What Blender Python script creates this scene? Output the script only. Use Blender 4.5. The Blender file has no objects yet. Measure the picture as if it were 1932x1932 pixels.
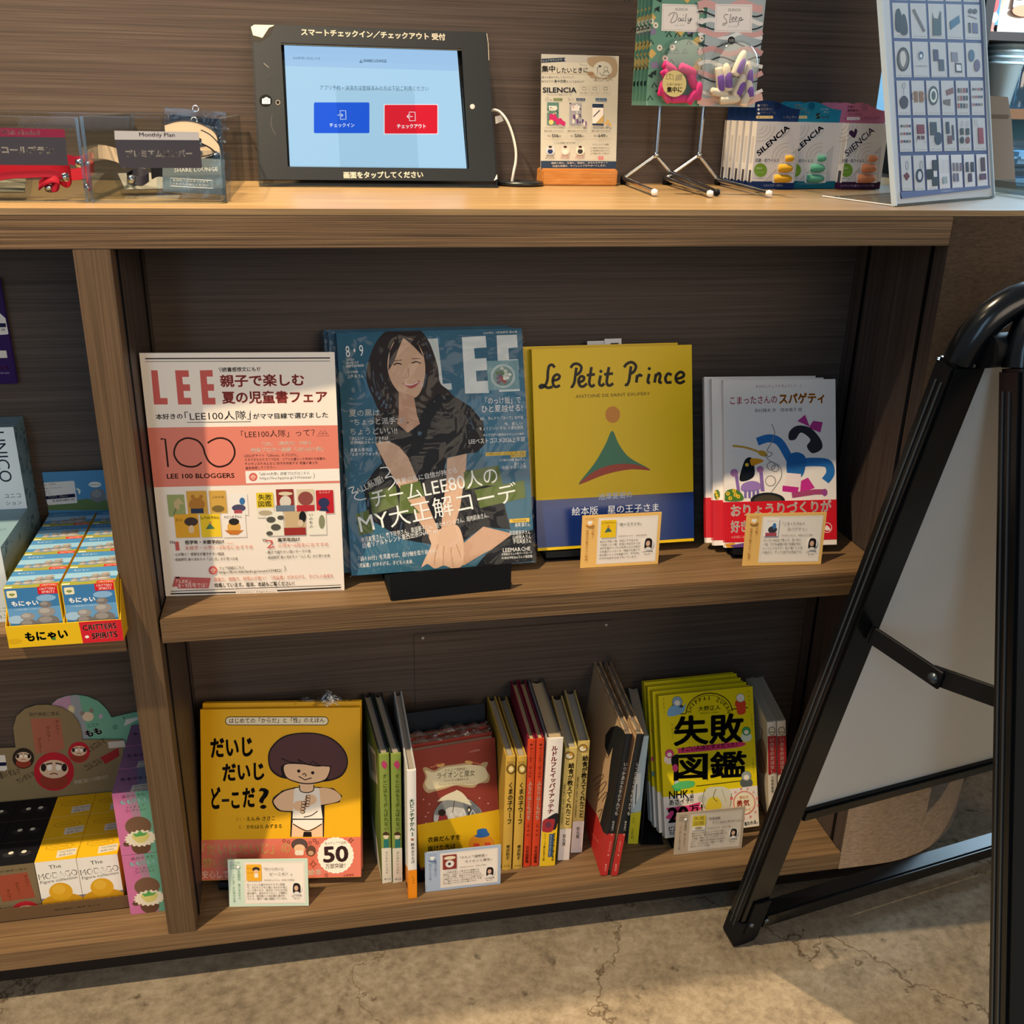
import bpy, bmesh, math, random
from mathutils import Matrix, Vector
from mathutils.geometry import tessellate_polygon
random.seed(7)
scene = bpy.context.scene
COL = scene.collection
R = math.radians

# ---------------------------------------------------------------- camera
CAM = Vector((0.0, -1.07, 1.09675))
FPX = 1898.78                      # focal length in pixels of the 1932 px frame
PITCH, YAW, ROLL = R(21.986), R(11.0134), R(1.2094)
cy_, sy_ = math.cos(YAW), math.sin(YAW)
FW = Vector((sy_ * math.cos(PITCH), cy_ * math.cos(PITCH), -math.sin(PITCH)))
r0_ = Vector((cy_, -sy_, 0)); u0_ = r0_.cross(FW)
RT = r0_ * math.cos(ROLL) + u0_ * math.sin(ROLL)
UP = u0_ * math.cos(ROLL) - r0_ * math.sin(ROLL)
cam = bpy.data.cameras.new('camera'); cam.sensor_width = 36.0; cam.lens = 36.0 * FPX / 1932.0
cam.clip_start = 0.02; cam.clip_end = 60
camo = bpy.data.objects.new('camera', cam); COL.objects.link(camo)
camo.matrix_world = Matrix(((RT.x, UP.x, -FW.x, CAM.x), (RT.y, UP.y, -FW.y, CAM.y), (RT.z, UP.z, -FW.z, CAM.z), (0, 0, 0, 1)))
scene.camera = camo

# ---------------------------------------------------------------- world, lights, exposure
w = bpy.data.worlds.new('world'); scene.world = w; w.use_nodes = True
bg = w.node_tree.nodes['Background']; bg.inputs[0].default_value = (0.86, 0.92, 1.0, 1); bg.inputs[1].default_value = 0.27
scene.view_settings.view_transform = 'Standard'; scene.view_settings.look = 'None'
scene.view_settings.gamma = 1.0; scene.view_settings.use_curve_mapping = False
scene.view_settings.exposure = 0.0
scene.cycles.transparent_max_bounces = 64; scene.cycles.max_bounces = 10

def spot(name, loc, aim, power, col, size, blend, rad):
    l = bpy.data.lights.new(name, 'SPOT'); l.energy = power; l.color = col
    l.spot_size = R(size); l.spot_blend = blend; l.shadow_soft_size = rad
    o = bpy.data.objects.new(name, l); COL.objects.link(o); o.location = loc
    o.rotation_euler = (Vector(aim) - Vector(loc)).to_track_quat('-Z', 'Y').to_euler()
    return o
def area(name, loc, aim, power, col, sx, sy):
    l = bpy.data.lights.new(name, 'AREA'); l.shape = 'RECTANGLE'; l.size = sx; l.size_y = sy; l.energy = power; l.color = col
    o = bpy.data.objects.new(name, l); COL.objects.link(o); o.location = loc
    o.rotation_euler = (Vector(aim) - Vector(loc)).to_track_quat('-Z', 'Y').to_euler()
    return o
spot('downlight_front', (-0.85, -0.62, 2.75), (-0.15, 0.0, 0.5), 330, (1.0, 0.80, 0.52), 44, 0.55, 0.025)
spot('downlight_counter', (-0.02, 0.20, 2.75), (0.02, 0.12, 0.8), 340, (1.0, 0.78, 0.50), 50, 0.6, 0.03)
area('window_daylight', (3.0, 1.72, 2.1), (1.0, 0.32, 1.0), 190, (0.55, 0.80, 1.0), 1.6, 1.6)
area('front_ambient_fill', (2.3, -4.3, 2.2), (0.4, 0, 0.6), 92, (1.0, 0.82, 0.62), 3.2, 2.0)  # unseen area fill, stands in for warm ambient light from the front
spot('backbar_fill', (1.95, -0.1, 1.75), (1.50, 0.98, 1.06), 260, (0.72, 0.88, 1.0), 40, 0.6, 0.12)  # added cool spot to brighten the rack
area('tall_window', (-0.9, -3.4, 2.0), (0.1, 0, 0.7), 22, (0.45, 0.72, 1.0), 0.45, 2.2)

# ---------------------------------------------------------------- pixel -> point helpers (1932 px frame)
def ray(x, y): return FW + RT * ((x - 966) / FPX) - UP * ((y - 966) / FPX)
def atZ(x, y, z): d = ray(x, y); return CAM + d * ((z - CAM.z) / d.z)
def atY(x, y, Y): d = ray(x, y); return CAM + d * ((Y - CAM.y) / d.y)

# ---------------------------------------------------------------- materials
MATS = {}
def s2l(c): return c / 12.92 if c <= 0.04045 else ((c + 0.055) / 1.055) ** 2.4
def hexc(h): return tuple(s2l(int(h[i:i + 2], 16) / 255) for i in (0, 2, 4)) + (1,)
def ink(h, rough=0.45, spec=0.14, metal=0.0, emit=0.0):
    k = (h, rough, spec, metal, emit)
    if k in MATS: return MATS[k]
    m = bpy.data.materials.new('ink_' + h); m.use_nodes = True; b = m.node_tree.nodes['Principled BSDF']
    b.inputs['Base Color'].default_value = hexc(h); b.inputs['Roughness'].default_value = rough
    b.inputs['Specular IOR Level'].default_value = spec; b.inputs['Metallic'].default_value = metal
    if emit:
        b.inputs['Emission Color'].default_value = hexc(h); b.inputs['Emission Strength'].default_value = emit
        b.inputs['Base Color'].default_value = (0, 0, 0, 1)
    MATS[k] = m; return m
def nodes(name):
    m = bpy.data.materials.new(name); m.use_nodes = True; nt = m.node_tree
    return m, nt, nt.nodes['Principled BSDF'], nt.nodes, nt.links
def ramp(N, stops):
    r = N.new('ShaderNodeValToRGB'); e = r.color_ramp.elements
    while len(e) < len(stops): e.new(0.5)
    for el, (p, c) in zip(e, stops): el.position = p; el.color = hexc(c)
    return r
def wood(name, c0, c1, c2, scale, fine, rough=0.5, bump=0.25, spec=0.3, lo=0.3, hi=0.72):
    """veneer: grain stretched by scale=(sx,sy,sz)"""
    m, nt, b, N, L = nodes(name)
    tc = N.new('ShaderNodeTexCoord'); mp = N.new('ShaderNodeMapping'); mp.inputs['Scale'].default_value = scale
    L.new(tc.outputs['Object'], mp.inputs['Vector'])
    n1 = N.new('ShaderNodeTexNoise'); n1.inputs['Scale'].default_value = 1.0; n1.inputs['Detail'].default_value = 5; n1.inputs['Roughness'].default_value = 0.65
    L.new(mp.outputs[0], n1.inputs['Vector'])
    mp2 = N.new('ShaderNodeMapping'); mp2.inputs['Scale'].default_value = tuple(s * fine for s in scale)
    L.new(tc.outputs['Object'], mp2.inputs['Vector'])
    n2 = N.new('ShaderNodeTexNoise'); n2.inputs['Scale'].default_value = 1.0; n2.inputs['Detail'].default_value = 3
    L.new(mp2.outputs[0], n2.inputs['Vector'])
    mx = N.new('ShaderNodeMix'); mx.data_type = 'FLOAT'; mx.inputs[0].default_value = 0.5
    L.new(n1.outputs[0], mx.inputs[2]); L.new(n2.outputs[0], mx.inputs[3])
    rp = ramp(N, [(lo, c0), (0.5, c1), (hi, c2)])
    L.new(mx.outputs[0], rp.inputs[0]); L.new(rp.outputs[0], b.inputs['Base Color'])
    b.inputs['Roughness'].default_value = rough; b.inputs['Specular IOR Level'].default_value = spec
    bp = N.new('ShaderNodeBump'); bp.inputs['Strength'].default_value = bump; bp.inputs['Distance'].default_value = 0.001
    L.new(mx.outputs[0], bp.inputs['Height']); L.new(bp.outputs[0], b.inputs['Normal'])
    return m
def clear(name, tint, gl=0.08, rough=0.06, edge=1.45, alpha=0.97, bump=0.0, bscale=40):
    """clear plastic sheet: see-through with a fresnel gloss"""
    m, nt, b, N, L = nodes(name); N.remove(b)
    tr = N.new('ShaderNodeBsdfTransparent'); tr.inputs[0].default_value = tuple(c * alpha for c in hexc(tint)[:3]) + (1,)
    g = N.new('ShaderNodeBsdfGlossy'); g.inputs['Roughness'].default_value = rough
    f = N.new('ShaderNodeFresnel'); f.inputs[0].default_value = edge
    ad = N.new('ShaderNodeMath'); ad.operation = 'ADD'; ad.use_clamp = True; ad.inputs[1].default_value = gl
    ge = N.new('ShaderNodeNewGeometry'); fr = N.new('ShaderNodeMath'); fr.operation = 'SUBTRACT'; fr.inputs[0].default_value = 1.0; L.new(ge.outputs['Backfacing'], fr.inputs[1])
    mu = N.new('ShaderNodeMath'); mu.operation = 'MULTIPLY'; L.new(f.outputs[0], mu.inputs[0]); L.new(fr.outputs[0], mu.inputs[1])   # no inner reflection when leaving the sheet
    L.new(mu.outputs[0], ad.inputs[0])
    mx = N.new('ShaderNodeMixShader'); L.new(ad.outputs[0], mx.inputs[0]); L.new(tr.outputs[0], mx.inputs[1]); L.new(g.outputs[0], mx.inputs[2])
    L.new(mx.outputs[0], N['Material Output'].inputs[0])
    if bump:
        tc = N.new('ShaderNodeTexCoord'); n = N.new('ShaderNodeTexNoise'); n.inputs['Scale'].default_value = bscale; n.inputs['Detail'].default_value = 3
        n.inputs['Distortion'].default_value = 1.5
        L.new(tc.outputs['Object'], n.inputs['Vector'])
        bp = N.new('ShaderNodeBump'); bp.inputs['Strength'].default_value = bump; bp.inputs['Distance'].default_value = 0.01
        L.new(n.outputs[0], bp.inputs['Height']); L.new(bp.outputs[0], g.inputs['Normal']); L.new(bp.outputs[0], f.inputs['Normal'])
    return m
def concrete(name):
    m, nt, b, N, L = nodes(name)
    tc = N.new('ShaderNodeTexCoord')
    def noise(s, d, r=0.6, dist=0):
        n = N.new('ShaderNodeTexNoise'); n.inputs['Scale'].default_value = s; n.inputs['Detail'].default_value = d
        n.inputs['Roughness'].default_value = r; n.inputs['Distortion'].default_value = dist
        L.new(tc.outputs['Object'], n.inputs['Vector']); return n
    a = noise(9, 8, 0.7); c = noise(70, 6, 0.75); e = noise(28, 3, 0.5)
    mx = N.new('ShaderNodeMix'); mx.data_type = 'FLOAT'; mx.inputs[0].default_value = 0.55
    L.new(a.outputs[0], mx.inputs[2]); L.new(c.outputs[0], mx.inputs[3])
    rp = ramp(N, [(0.28, '51473A'), (0.42, '746756'), (0.52, '8A7C68'), (0.66, 'A09380')])
    L.new(mx.outputs[0], rp.inputs[0])
    sp = ramp(N, [(0.0, '3F382F'), (0.27, '5A5145'), (0.36, 'FFFFFF'), (1.0, 'FFFFFF')])   # dark pits
    L.new(e.outputs[0], sp.inputs[0])
    mul = N.new('ShaderNodeMix'); mul.data_type = 'RGBA'; mul.blend_type = 'MULTIPLY'; mul.inputs[0].default_value = 0.8
    L.new(rp.outputs[0], mul.inputs[6]); L.new(sp.outputs[0], mul.inputs[7])
    nd = noise(14, 4, 0.6)
    ds = N.new('ShaderNodeVectorMath'); ds.operation = 'MULTIPLY_ADD'; ds.inputs[1].default_value = (0.22, 0.22, 0); 
    L.new(nd.outputs['Color'], ds.inputs[0]); L.new(tc.outputs['Object'], ds.inputs[2])
    vo = N.new('ShaderNodeTexVoronoi'); vo.feature = 'DISTANCE_TO_EDGE'; vo.inputs['Scale'].default_value = 1.7
    L.new(ds.outputs[0], vo.inputs['Vector'])
    cr = ramp(N, [(0.0, 'A3988A'), (0.0035, 'FFFFFF'), (1.0, 'FFFFFF')]); L.new(vo.outputs['Distance'], cr.inputs[0])   # hairline cracks
    mu2 = N.new('ShaderNodeMix'); mu2.data_type = 'RGBA'; mu2.blend_type = 'MULTIPLY'; mu2.inputs[0].default_value = 1
    L.new(mul.outputs[2], mu2.inputs[6]); L.new(cr.outputs[0], mu2.inputs[7])
    L.new(mu2.outputs[2], b.inputs['Base Color'])
    b.inputs['Roughness'].default_value = 0.62; b.inputs['Specular IOR Level'].default_value = 0.25
    bp = N.new('ShaderNodeBump'); bp.inputs['Strength'].default_value = 0.25; bp.inputs['Distance'].default_value = 0.002
    L.new(c.outputs[0], bp.inputs['Height']); L.new(bp.outputs[0], b.inputs['Normal'])
    return m
W_EDGE = wood('ribbed_oak_edge', '3C2C1D', '644C33', '846849', (2.6, 2.6, 400), 1.9, 0.5, 0.8, 0.3, 0.37, 0.64)
W_POST = wood('oak_veneer_upright', '443424', '5E4832', '755B42', (230, 230, 3.0), 2.2, 0.55, 0.3)
W_TOP = wood('oak_counter_top', '6E5637', '8B6F4A', 'A4885C', (2.6, 120, 120), 2.5, 0.33, 0.12, 0.45)
W_SHELF = wood('oak_shelf_top', '5B4730', '785D40', '8D7150', (2.6, 200, 200), 2.0, 0.5, 0.3)
W_DARK = wood('dark_veneer', '372D27', '4E4138', '63544A', (2.0, 2.0, 230), 2.4, 0.55, 0.25)
W_SIDE = wood('dark_side_veneer', '3B302B', '4B3F39', '594C45', (90, 90, 2.0), 2.0, 0.55, 0.15)
W_CURVE = wood('brown_curved_veneer', '5C4B3C', '6E5B49', '7C6853', (60, 60, 200), 2.0, 0.5, 0.1)
W_BLOCK = wood('orange_wood_block', 'B06A26', 'C47E36', 'D69450', (14, 120, 160), 2.0, 0.4, 0.15)
BLACKP = ink('15181C', 0.32, 0.5)
BLACKM = ink('06090D', 0.22, 0.4)
BLACKMAT = ink('0A0C10', 0.6, 0.2)
CHROME = ink('C9CCD0', 0.12, 0.5, 1.0)
ACRYL = clear('clear_acrylic', 'F8FAFA', 0.0, 0.03, 1.16, 0.985)
ACRYLE = clear('acrylic_edge', 'E4EAEA', 0.05, 0.2, 1.4, 0.93)
FILM = clear('wrap_film', 'F8FAFC', 0.0, 0.05, 1.25, 0.99, 0.9, 12)
FILMC = clear('crumpled_film', 'F2F4F4', 0.16, 0.28, 1.35, 0.95, 0.6, 60)
BLIST = clear('blister_plastic', 'F4F8F8', 0.03, 0.08, 1.45, 0.96)
POUCH = clear('frosted_pouch', 'F2F4F6', 0.015, 0.12, 1.2, 0.97, 0.25, 40)
PAPER = ink('EFE7DA', 0.7, 0.15)
PAGES = None

# ---------------------------------------------------------------- mesh builder
class MB:
    def __init__(s): s.v = []; s.f = []; s.m = []; s.sm = []; s.mats = []
    def mi(s, mat):
        if mat not in s.mats: s.mats.append(mat)
        return s.mats.index(mat)
    def add(s, vs, fs, mat, smooth=False):
        o = len(s.v); i = s.mi(mat); s.v += [tuple(v) for v in vs]
        for f in fs: s.f.append([o + k for k in f]); s.m.append(i); s.sm.append(smooth)
        return s
    def bm(s, b, mat, smooth=False):
        b.verts.index_update(); s.add([v.co for v in b.verts], [[v.index for v in f.verts] for f in b.faces], mat, smooth); b.free(); return s
    def box(s, x0, x1, y0, y1, z0, z1, mat, bev=0.0, seg=2, T=None):
        b = bmesh.new(); bmesh.ops.create_cube(b, size=1.0)
        for v in b.verts: v.co = Vector((x0 + (v.co.x + .5) * (x1 - x0), y0 + (v.co.y + .5) * (y1 - y0), z0 + (v.co.z + .5) * (z1 - z0)))
        if bev: bmesh.ops.bevel(b, geom=b.edges[:], offset=bev, segments=seg, affect='EDGES', clamp_overlap=True)
        if T is not None: bmesh.ops.transform(b, matrix=T, verts=b.verts)
        return s.bm(b, mat, False)
    def prism(s, pts, fn, d0, d1, mat, smooth=False):
        """polygon pts (2D) extruded from d0 to d1; fn(a,b,d)->xyz"""
        n = len(pts); vs = [fn(a, b, d0) for a, b in pts] + [fn(a, b, d1) for a, b in pts]
        tr = tessellate_polygon([[Vector((a, b, 0)) for a, b in pts]])
        fs = [list(t) for t in tr] + [[k + n for k in reversed(t)] for t in tr]
        s.add(vs, fs, mat); o = len(s.v) - 2 * n; i = s.mi(mat)
        for k in range(n):
            j = (k + 1) % n; s.f.append([o + k, o + j, o + n + j, o + n + k]); s.m.append(i); s.sm.append(smooth)
        return s
    def tube(s, pts, r, mat, seg=8, closed=False, cap=True):
        P = [Vector(p) for p in pts]; n = len(P); rr = r if isinstance(r, (list, tuple)) else [r] * n
        vs = []; prev = None
        for k in range(n):
            if closed: t = P[(k + 1) % n] - P[k - 1]
            else: t = P[min(k + 1, n - 1)] - P[max(k - 1, 0)]
            t.normalize()
            if prev is None:
                a = Vector((0, 0, 1)) if abs(t.z) < 0.9 else Vector((1, 0, 0))
                u = t.cross(a).normalized()
            else:
                u = (prev - t * prev.dot(t)); u = u.normalized() if u.length > 1e-6 else t.orthogonal().normalized()
            prev = u; w_ = t.cross(u)
            vs += [P[k] + (u * math.cos(2 * math.pi * q / seg) + w_ * math.sin(2 * math.pi * q / seg)) * rr[k] for q in range(seg)]
        fs = []
        for k in range(n if closed else n - 1):
            k2 = (k + 1) % n
            for q in range(seg): fs.append([k * seg + q, k * seg + (q + 1) % seg, k2 * seg + (q + 1) % seg, k2 * seg + q])
        s.add(vs, fs, mat, True)
        if cap and not closed: s.add(vs[:seg], [list(range(seg))[::-1]], mat); s.add(vs[-seg:], [list(range(seg))], mat)
        return s
    def lathe(s, prof, mat, c=(0, 0, 0), seg=20, T=None):
        vs = []
        for r_, z in prof:
            for q in range(seg):
                v = Vector((c[0] + r_ * math.cos(2 * math.pi * q / seg), c[1] + r_ * math.sin(2 * math.pi * q / seg), c[2] + z))
                vs.append(T @ v if T is not None else v)
        fs = [[k * seg + q, k * seg + (q + 1) % seg, (k + 1) * seg + (q + 1) % seg, (k + 1) * seg + q] for k in range(len(prof) - 1) for q in range(seg)]
        return s.add(vs, fs, mat, True)
    def sheet(s, nx, ny, fn, mat, smooth=True):
        vs = [fn(i / nx, j / ny) for j in range(ny + 1) for i in range(nx + 1)]
        fs = [[j * (nx + 1) + i, j * (nx + 1) + i + 1, (j + 1) * (nx + 1) + i + 1, (j + 1) * (nx + 1) + i] for j in range(ny) for i in range(nx)]
        return s.add(vs, fs, mat, smooth)
    def ribbon(s, path, wdir, width, mat, thick=0.0008):
        """flat strap along a path; wdir = width direction"""
        P = [Vector(p) for p in path]; W = Vector(wdir).normalized() * width / 2; vs = []
        for k, p in enumerate(P):
            t = (P[min(k + 1, len(P) - 1)] - P[max(k - 1, 0)]).normalized(); nrm = t.cross(W).normalized() * thick / 2
            vs += [p - W - nrm, p + W - nrm, p + W + nrm, p - W + nrm]
        fs = []
        for k in range(len(P) - 1):
            for q in range(4): fs.append([k * 4 + q, k * 4 + (q + 1) % 4, k * 4 + 4 + (q + 1) % 4, k * 4 + 4 + q])
        fs += [[0, 1, 2, 3], [len(vs) - 4 + q for q in (3, 2, 1, 0)]]
        return s.add(vs, fs, mat, False)
    def build(s, name, parent=None, recalc=False):
        me = bpy.data.meshes.new(name); me.from_pydata(s.v, [], s.f)
        for m in s.mats: me.materials.append(m)
        me.polygons.foreach_set('material_index', s.m); me.polygons.foreach_set('use_smooth', s.sm)
        me.update()
        if recalc:
            b = bmesh.new(); b.from_mesh(me); bmesh.ops.recalc_face_normals(b, faces=b.faces[:]); b.to_mesh(me); b.free()
        o = bpy.data.objects.new(name, me); COL.objects.link(o)
        if parent is not None: o.parent = parent
        return o

def tag(o, label, cat, group=None, kind=None):
    if label: o['label'] = label
    if cat: o['category'] = cat
    if group: o['group'] = group
    if kind: o['kind'] = kind
    return o
def struct(name, mb): o = mb.build(name); o['kind'] = 'structure'; return o
def frame(loc, yaw=0.0, tilt=0.0, roll=0.0):
    """local X along the width, Z up the face, Y into the thing; degrees.  tilt leans the top backwards, roll turns in the face plane"""
    ex = Vector((math.cos(R(yaw)), math.sin(R(yaw)), 0)); bk = Vector((-ex.y, ex.x, 0)); z = Vector((0, 0, 1))
    up = z * math.cos(R(tilt)) + bk * math.sin(R(tilt))
    c, s = math.cos(R(roll)), math.sin(R(roll))
    e2 = ex * c + up * s; u2 = up * c - ex * s; n = u2.cross(e2)
    return Matrix(((e2.x, n.x, u2.x, loc[0]), (e2.y, n.y, u2.y, loc[1]), (e2.z, n.z, u2.z, loc[2]), (0, 0, 0, 1)))
def thing(name, M, label, cat, group=None):
    o = bpy.data.objects.new(name, None); o.empty_display_size = 0.02; COL.objects.link(o)
    o.matrix_world = M if isinstance(M, Matrix) else Matrix.Translation(M)
    return tag(o, label, cat, group)
def dup(root, M, label=None, group=None, skip=()):
    r_ = root.copy(); COL.objects.link(r_); r_.matrix_world = M
    if label: r_['label'] = label
    if group: r_['group'] = group
    for ch in list(root.children):
        if ch.name.split('.')[0] in skip: continue
        c = ch.copy(); COL.objects.link(c); c.parent = r_
        for g in list(ch.children):
            d = g.copy(); COL.objects.link(d); d.parent = c
    return r_

# ---------------------------------------------------------------- lettering
TXT = {}
_cu = bpy.data.curves.new('lettering', 'FONT'); _to = bpy.data.objects.new('lettering', _cu); COL.objects.link(_to)
def glyphs(s, bold=0.0, res=2):
    k = (s, bold, res)
    if k not in TXT:
        _cu.body = s; _cu.resolution_u = res
        dg = bpy.context.evaluated_depsgraph_get(); dg.update(); ev = _to.evaluated_get(dg); me = ev.to_mesh()
        vs = [(v.co.x, v.co.y) for v in me.vertices]; fs = [list(p.vertices) for p in me.polygons]; ev.to_mesh_clear()
        if bold >= 0.012 and res > 1:                  # heavier weight: the letter repeated a hair's breadth around itself
            v0, f0, n0 = vs, fs, len(vs); vs, fs = [], []
            for q, (dx, dy) in enumerate(((-1, 0), (1, 0), (0, -1), (0, 1)) if bold < .024 else ((-1, 0), (1, 0), (0, -1), (0, 1), (.7, .7), (-.7, .7), (.7, -.7), (-.7, -.7), (.45, 0), (-.45, 0), (0, 0))):
                vs += [(x + dx * bold, y + dy * bold) for x, y in v0]; fs += [[q * n0 + k for k in f] for f in f0]
        if not vs: vs = [(0, 0), (1, 0), (1, 1)]; fs = []
        xs = [v[0] for v in vs]; ys = [v[1] for v in vs]
        TXT[k] = (vs, fs, min(xs), max(xs), min(ys), max(ys))
    return TXT[k]
def smooth_path(pts, n=6, closed=False):
    P = [Vector((p[0], p[1])) for p in pts]; out = []
    m = len(P); rng = range(m if closed else m - 1)
    for i in rng:
        if closed: a, b, c, d = P[i - 1], P[i], P[(i + 1) % m], P[(i + 2) % m]
        else: a, b, c, d = P[max(i - 1, 0)], P[i], P[i + 1], P[min(i + 2, m - 1)]
        for k in range(n):
            t = k / n
            out.append(0.5 * ((2 * b) + (c - a) * t + (2 * a - 5 * b + 4 * c - d) * t * t + (3 * b - a - 3 * c + d) * t ** 3))
    if not closed: out.append(P[-1])
    return [(p.x, p.y) for p in out]

class Art:
    """flat print on a face of a part.  M = world matrix of the thing, (o, ex, ez) = face in its local frame, w x h in metres.
    view=(x0, y0, s): coordinates read off a picture crop, intersected with the face;  view=None: millimetres from the top left"""
    def __init__(s, mb, M, w, h, o=(0, 0, 0), ex=(1, 0, 0), ez=(0, 0, 1), view=None, rough=0.45, spec=0.12, step=8.0e-6):
        s.mb = mb; s.M = M; s.w = w; s.h = h; s.o = Vector(o); s.ex = Vector(ex); s.ez = Vector(ez); s.n = s.ex.cross(s.ez)
        s.view = view; s.off = 5e-5; s.rough = rough; s.spec = spec; s.step = step; s.emit = 0
        Mi = M.inverted(); s.c = Mi @ CAM; s.Mr = Mi.to_3x3()
    def L(s, x, y):
        if s.view is None: return (x / 1000.0, s.h - y / 1000.0)
        x0, y0, k = s.view; d = s.Mr @ ray(x0 + x / k, y0 + y / k)
        t = (s.o - s.c).dot(s.n) / d.dot(s.n); p = s.c + d * t - s.o
        return (p.dot(s.ex), p.dot(s.ez))
    def P(s, u, w_): return s.o + s.ex * u + s.ez * w_ + s.n * s.off
    def mat(s, col): return ink(col, s.rough, 0.06 if s.emit else s.spec, 0.0, s.emit) if isinstance(col, str) else col
    def up(s): s.off += s.step
    def clip(s, pts):
        for ax, lim, sg in ((0, 0, 1), (0, s.w, -1), (1, 0, 1), (1, s.h, -1)):
            out = []
            for i in range(len(pts)):
                a, b = pts[i - 1], pts[i]; da = (a[ax] - lim) * sg; db = (b[ax] - lim) * sg
                if da * db < 0: t = da / (da - db); out.append((a[0] + (b[0] - a[0]) * t, a[1] + (b[1] - a[1]) * t))
                if db >= 0: out.append(b)
            pts = out
            if len(pts) < 3: return []
        return pts
    def lpoly(s, pts, col):
        pts = s.clip(pts)
        if len(pts) < 3: return s
        s.up(); tr = tessellate_polygon([[Vector((a, b, 0)) for a, b in pts]])
        s.mb.add([s.P(a, b) for a, b in pts], [list(t) for t in tr], s.mat(col)); return s
    def poly(s, pts, col, sm=False):
        if sm: pts = smooth_path(pts, 5, True)
        return s.lpoly([s.L(*p) for p in pts], col)
    def fill(s, col, u0=0, w0=0, u1=None, w1=None):
        u1 = s.w if u1 is None else u1; w1 = s.h if w1 is None else w1
        return s.lpoly([(u0, w0), (u1, w0), (u1, w1), (u0, w1)], col)
    def band(s, y0, y1, col, x=None):
        """full-width band between picture heights y0 (top) and y1 read at x"""
        if s.view is None: a, b = s.h - y0 / 1000, s.h - y1 / 1000
        else: a = s.L(x, y0)[1]; b = s.L(x, y1)[1] if y1 is not None else 0
        return s.fill(col, 0, max(0, min(a, b)), s.w, min(s.h, max(a, b)))
    def rect(s, x0, y0, x1, y1, col):
        a = s.L(x0, y0); b = s.L(x1, y1); return s.lpoly([(a[0], a[1]), (b[0], a[1]), (b[0], b[1]), (a[0], b[1])], col)
    def rrect(s, x0, y0, x1, y1, r, col):
        pts = []
        for cx, cy, a0 in ((x1 - r, y0 + r, -90), (x1 - r, y1 - r, 0), (x0 + r, y1 - r, 90), (x0 + r, y0 + r, 180)):
            for k in range(5): a = R(a0 + k * 22.5); pts.append((cx + r * math.cos(a), cy + r * math.sin(a)))
        return s.poly(pts, col)
    def ell(s, cx, cy, rx, ry, col, n=24, rot=0, a0=0, a1=360):
        c, q = math.cos(R(rot)), math.sin(R(rot)); pts = []
        for k in range(n if a1 - a0 == 360 else n + 1):
            a = R(a0 + (a1 - a0) * k / n); x, y = rx * math.cos(a), ry * math.sin(a); pts.append((cx + x * c - y * q, cy + x * q + y * c))
        return s.poly(pts, col)
    def line(s, pts, wd, col, sm=False, closed=False):
        if sm: pts = smooth_path(pts, 6, closed)
        P = [Vector((p[0], p[1])) for p in pts]; n = len(P); q = []
        for k in range(n):
            t = (P[(k + 1) % n] - P[k - 1]) if closed else (P[min(k + 1, n - 1)] - P[max(k - 1, 0)])
            t = t.normalized() if t.length > 1e-9 else Vector((1, 0)); nn = Vector((-t.y, t.x)) * wd / 2
            q.append((P[k] + nn, P[k] - nn))
        s.up(); vs = []
        for a, b in q: vs += [s.P(*s.L(a.x, a.y)), s.P(*s.L(b.x, b.y))]
        fs = [[2 * k, 2 * k + 1, 2 * ((k + 1) % n) + 1, 2 * ((k + 1) % n)] for k in range(n if closed else n - 1)]
        s.mb.add(vs, fs, s.mat(col)); return s
    def ring(s, cx, cy, rx, ry, wd, col, n=24, a0=0, a1=360):
        full = a1 - a0 == 360
        pts = [(cx + rx * math.cos(R(a0 + (a1 - a0) * k / n)), cy + ry * math.sin(R(a0 + (a1 - a0) * k / n))) for k in range(n if full else n + 1)]
        return s.line(pts, wd, col, False, full)
    def box(s, x0, y0, x1, y1, wd, col): return s.line([(x0, y0), (x1, y0), (x1, y1), (x0, y1)], wd, col, False, True)
    def text(s, t, x0, y0, x1, y1, h=None, col='1A1714', bold=0.012, res=2):
        """t between bottom left (x0,y0) and bottom right (x1,y1); h = height, None keeps the letter shape"""
        vs, fs, a0, a1, b0, b1 = glyphs(t, bold, res)
        o = Vector(s.L(x0, y0)); e = Vector(s.L(x1, y1)) - o; ln = e.length; e /= ln; p = Vector((-e.y, e.x))
        if s.view is None: p = p if p.y > 0 or abs(p.y) < 1e-6 else -p
        kx = ln / (a1 - a0)
        if h is None: ky = kx
        else: ky = (Vector(s.L(x0, y0 - h)) - Vector(s.L(x0, y0))).length / max(b1 - b0, 1e-6)
        s.up(); out = []
        for x, y in vs: q = o + e * ((x - a0) * kx) + p * ((y - b0) * ky); out.append(s.P(q.x, q.y))
        s.mb.add(out, fs, s.mat(col)); return s
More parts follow.
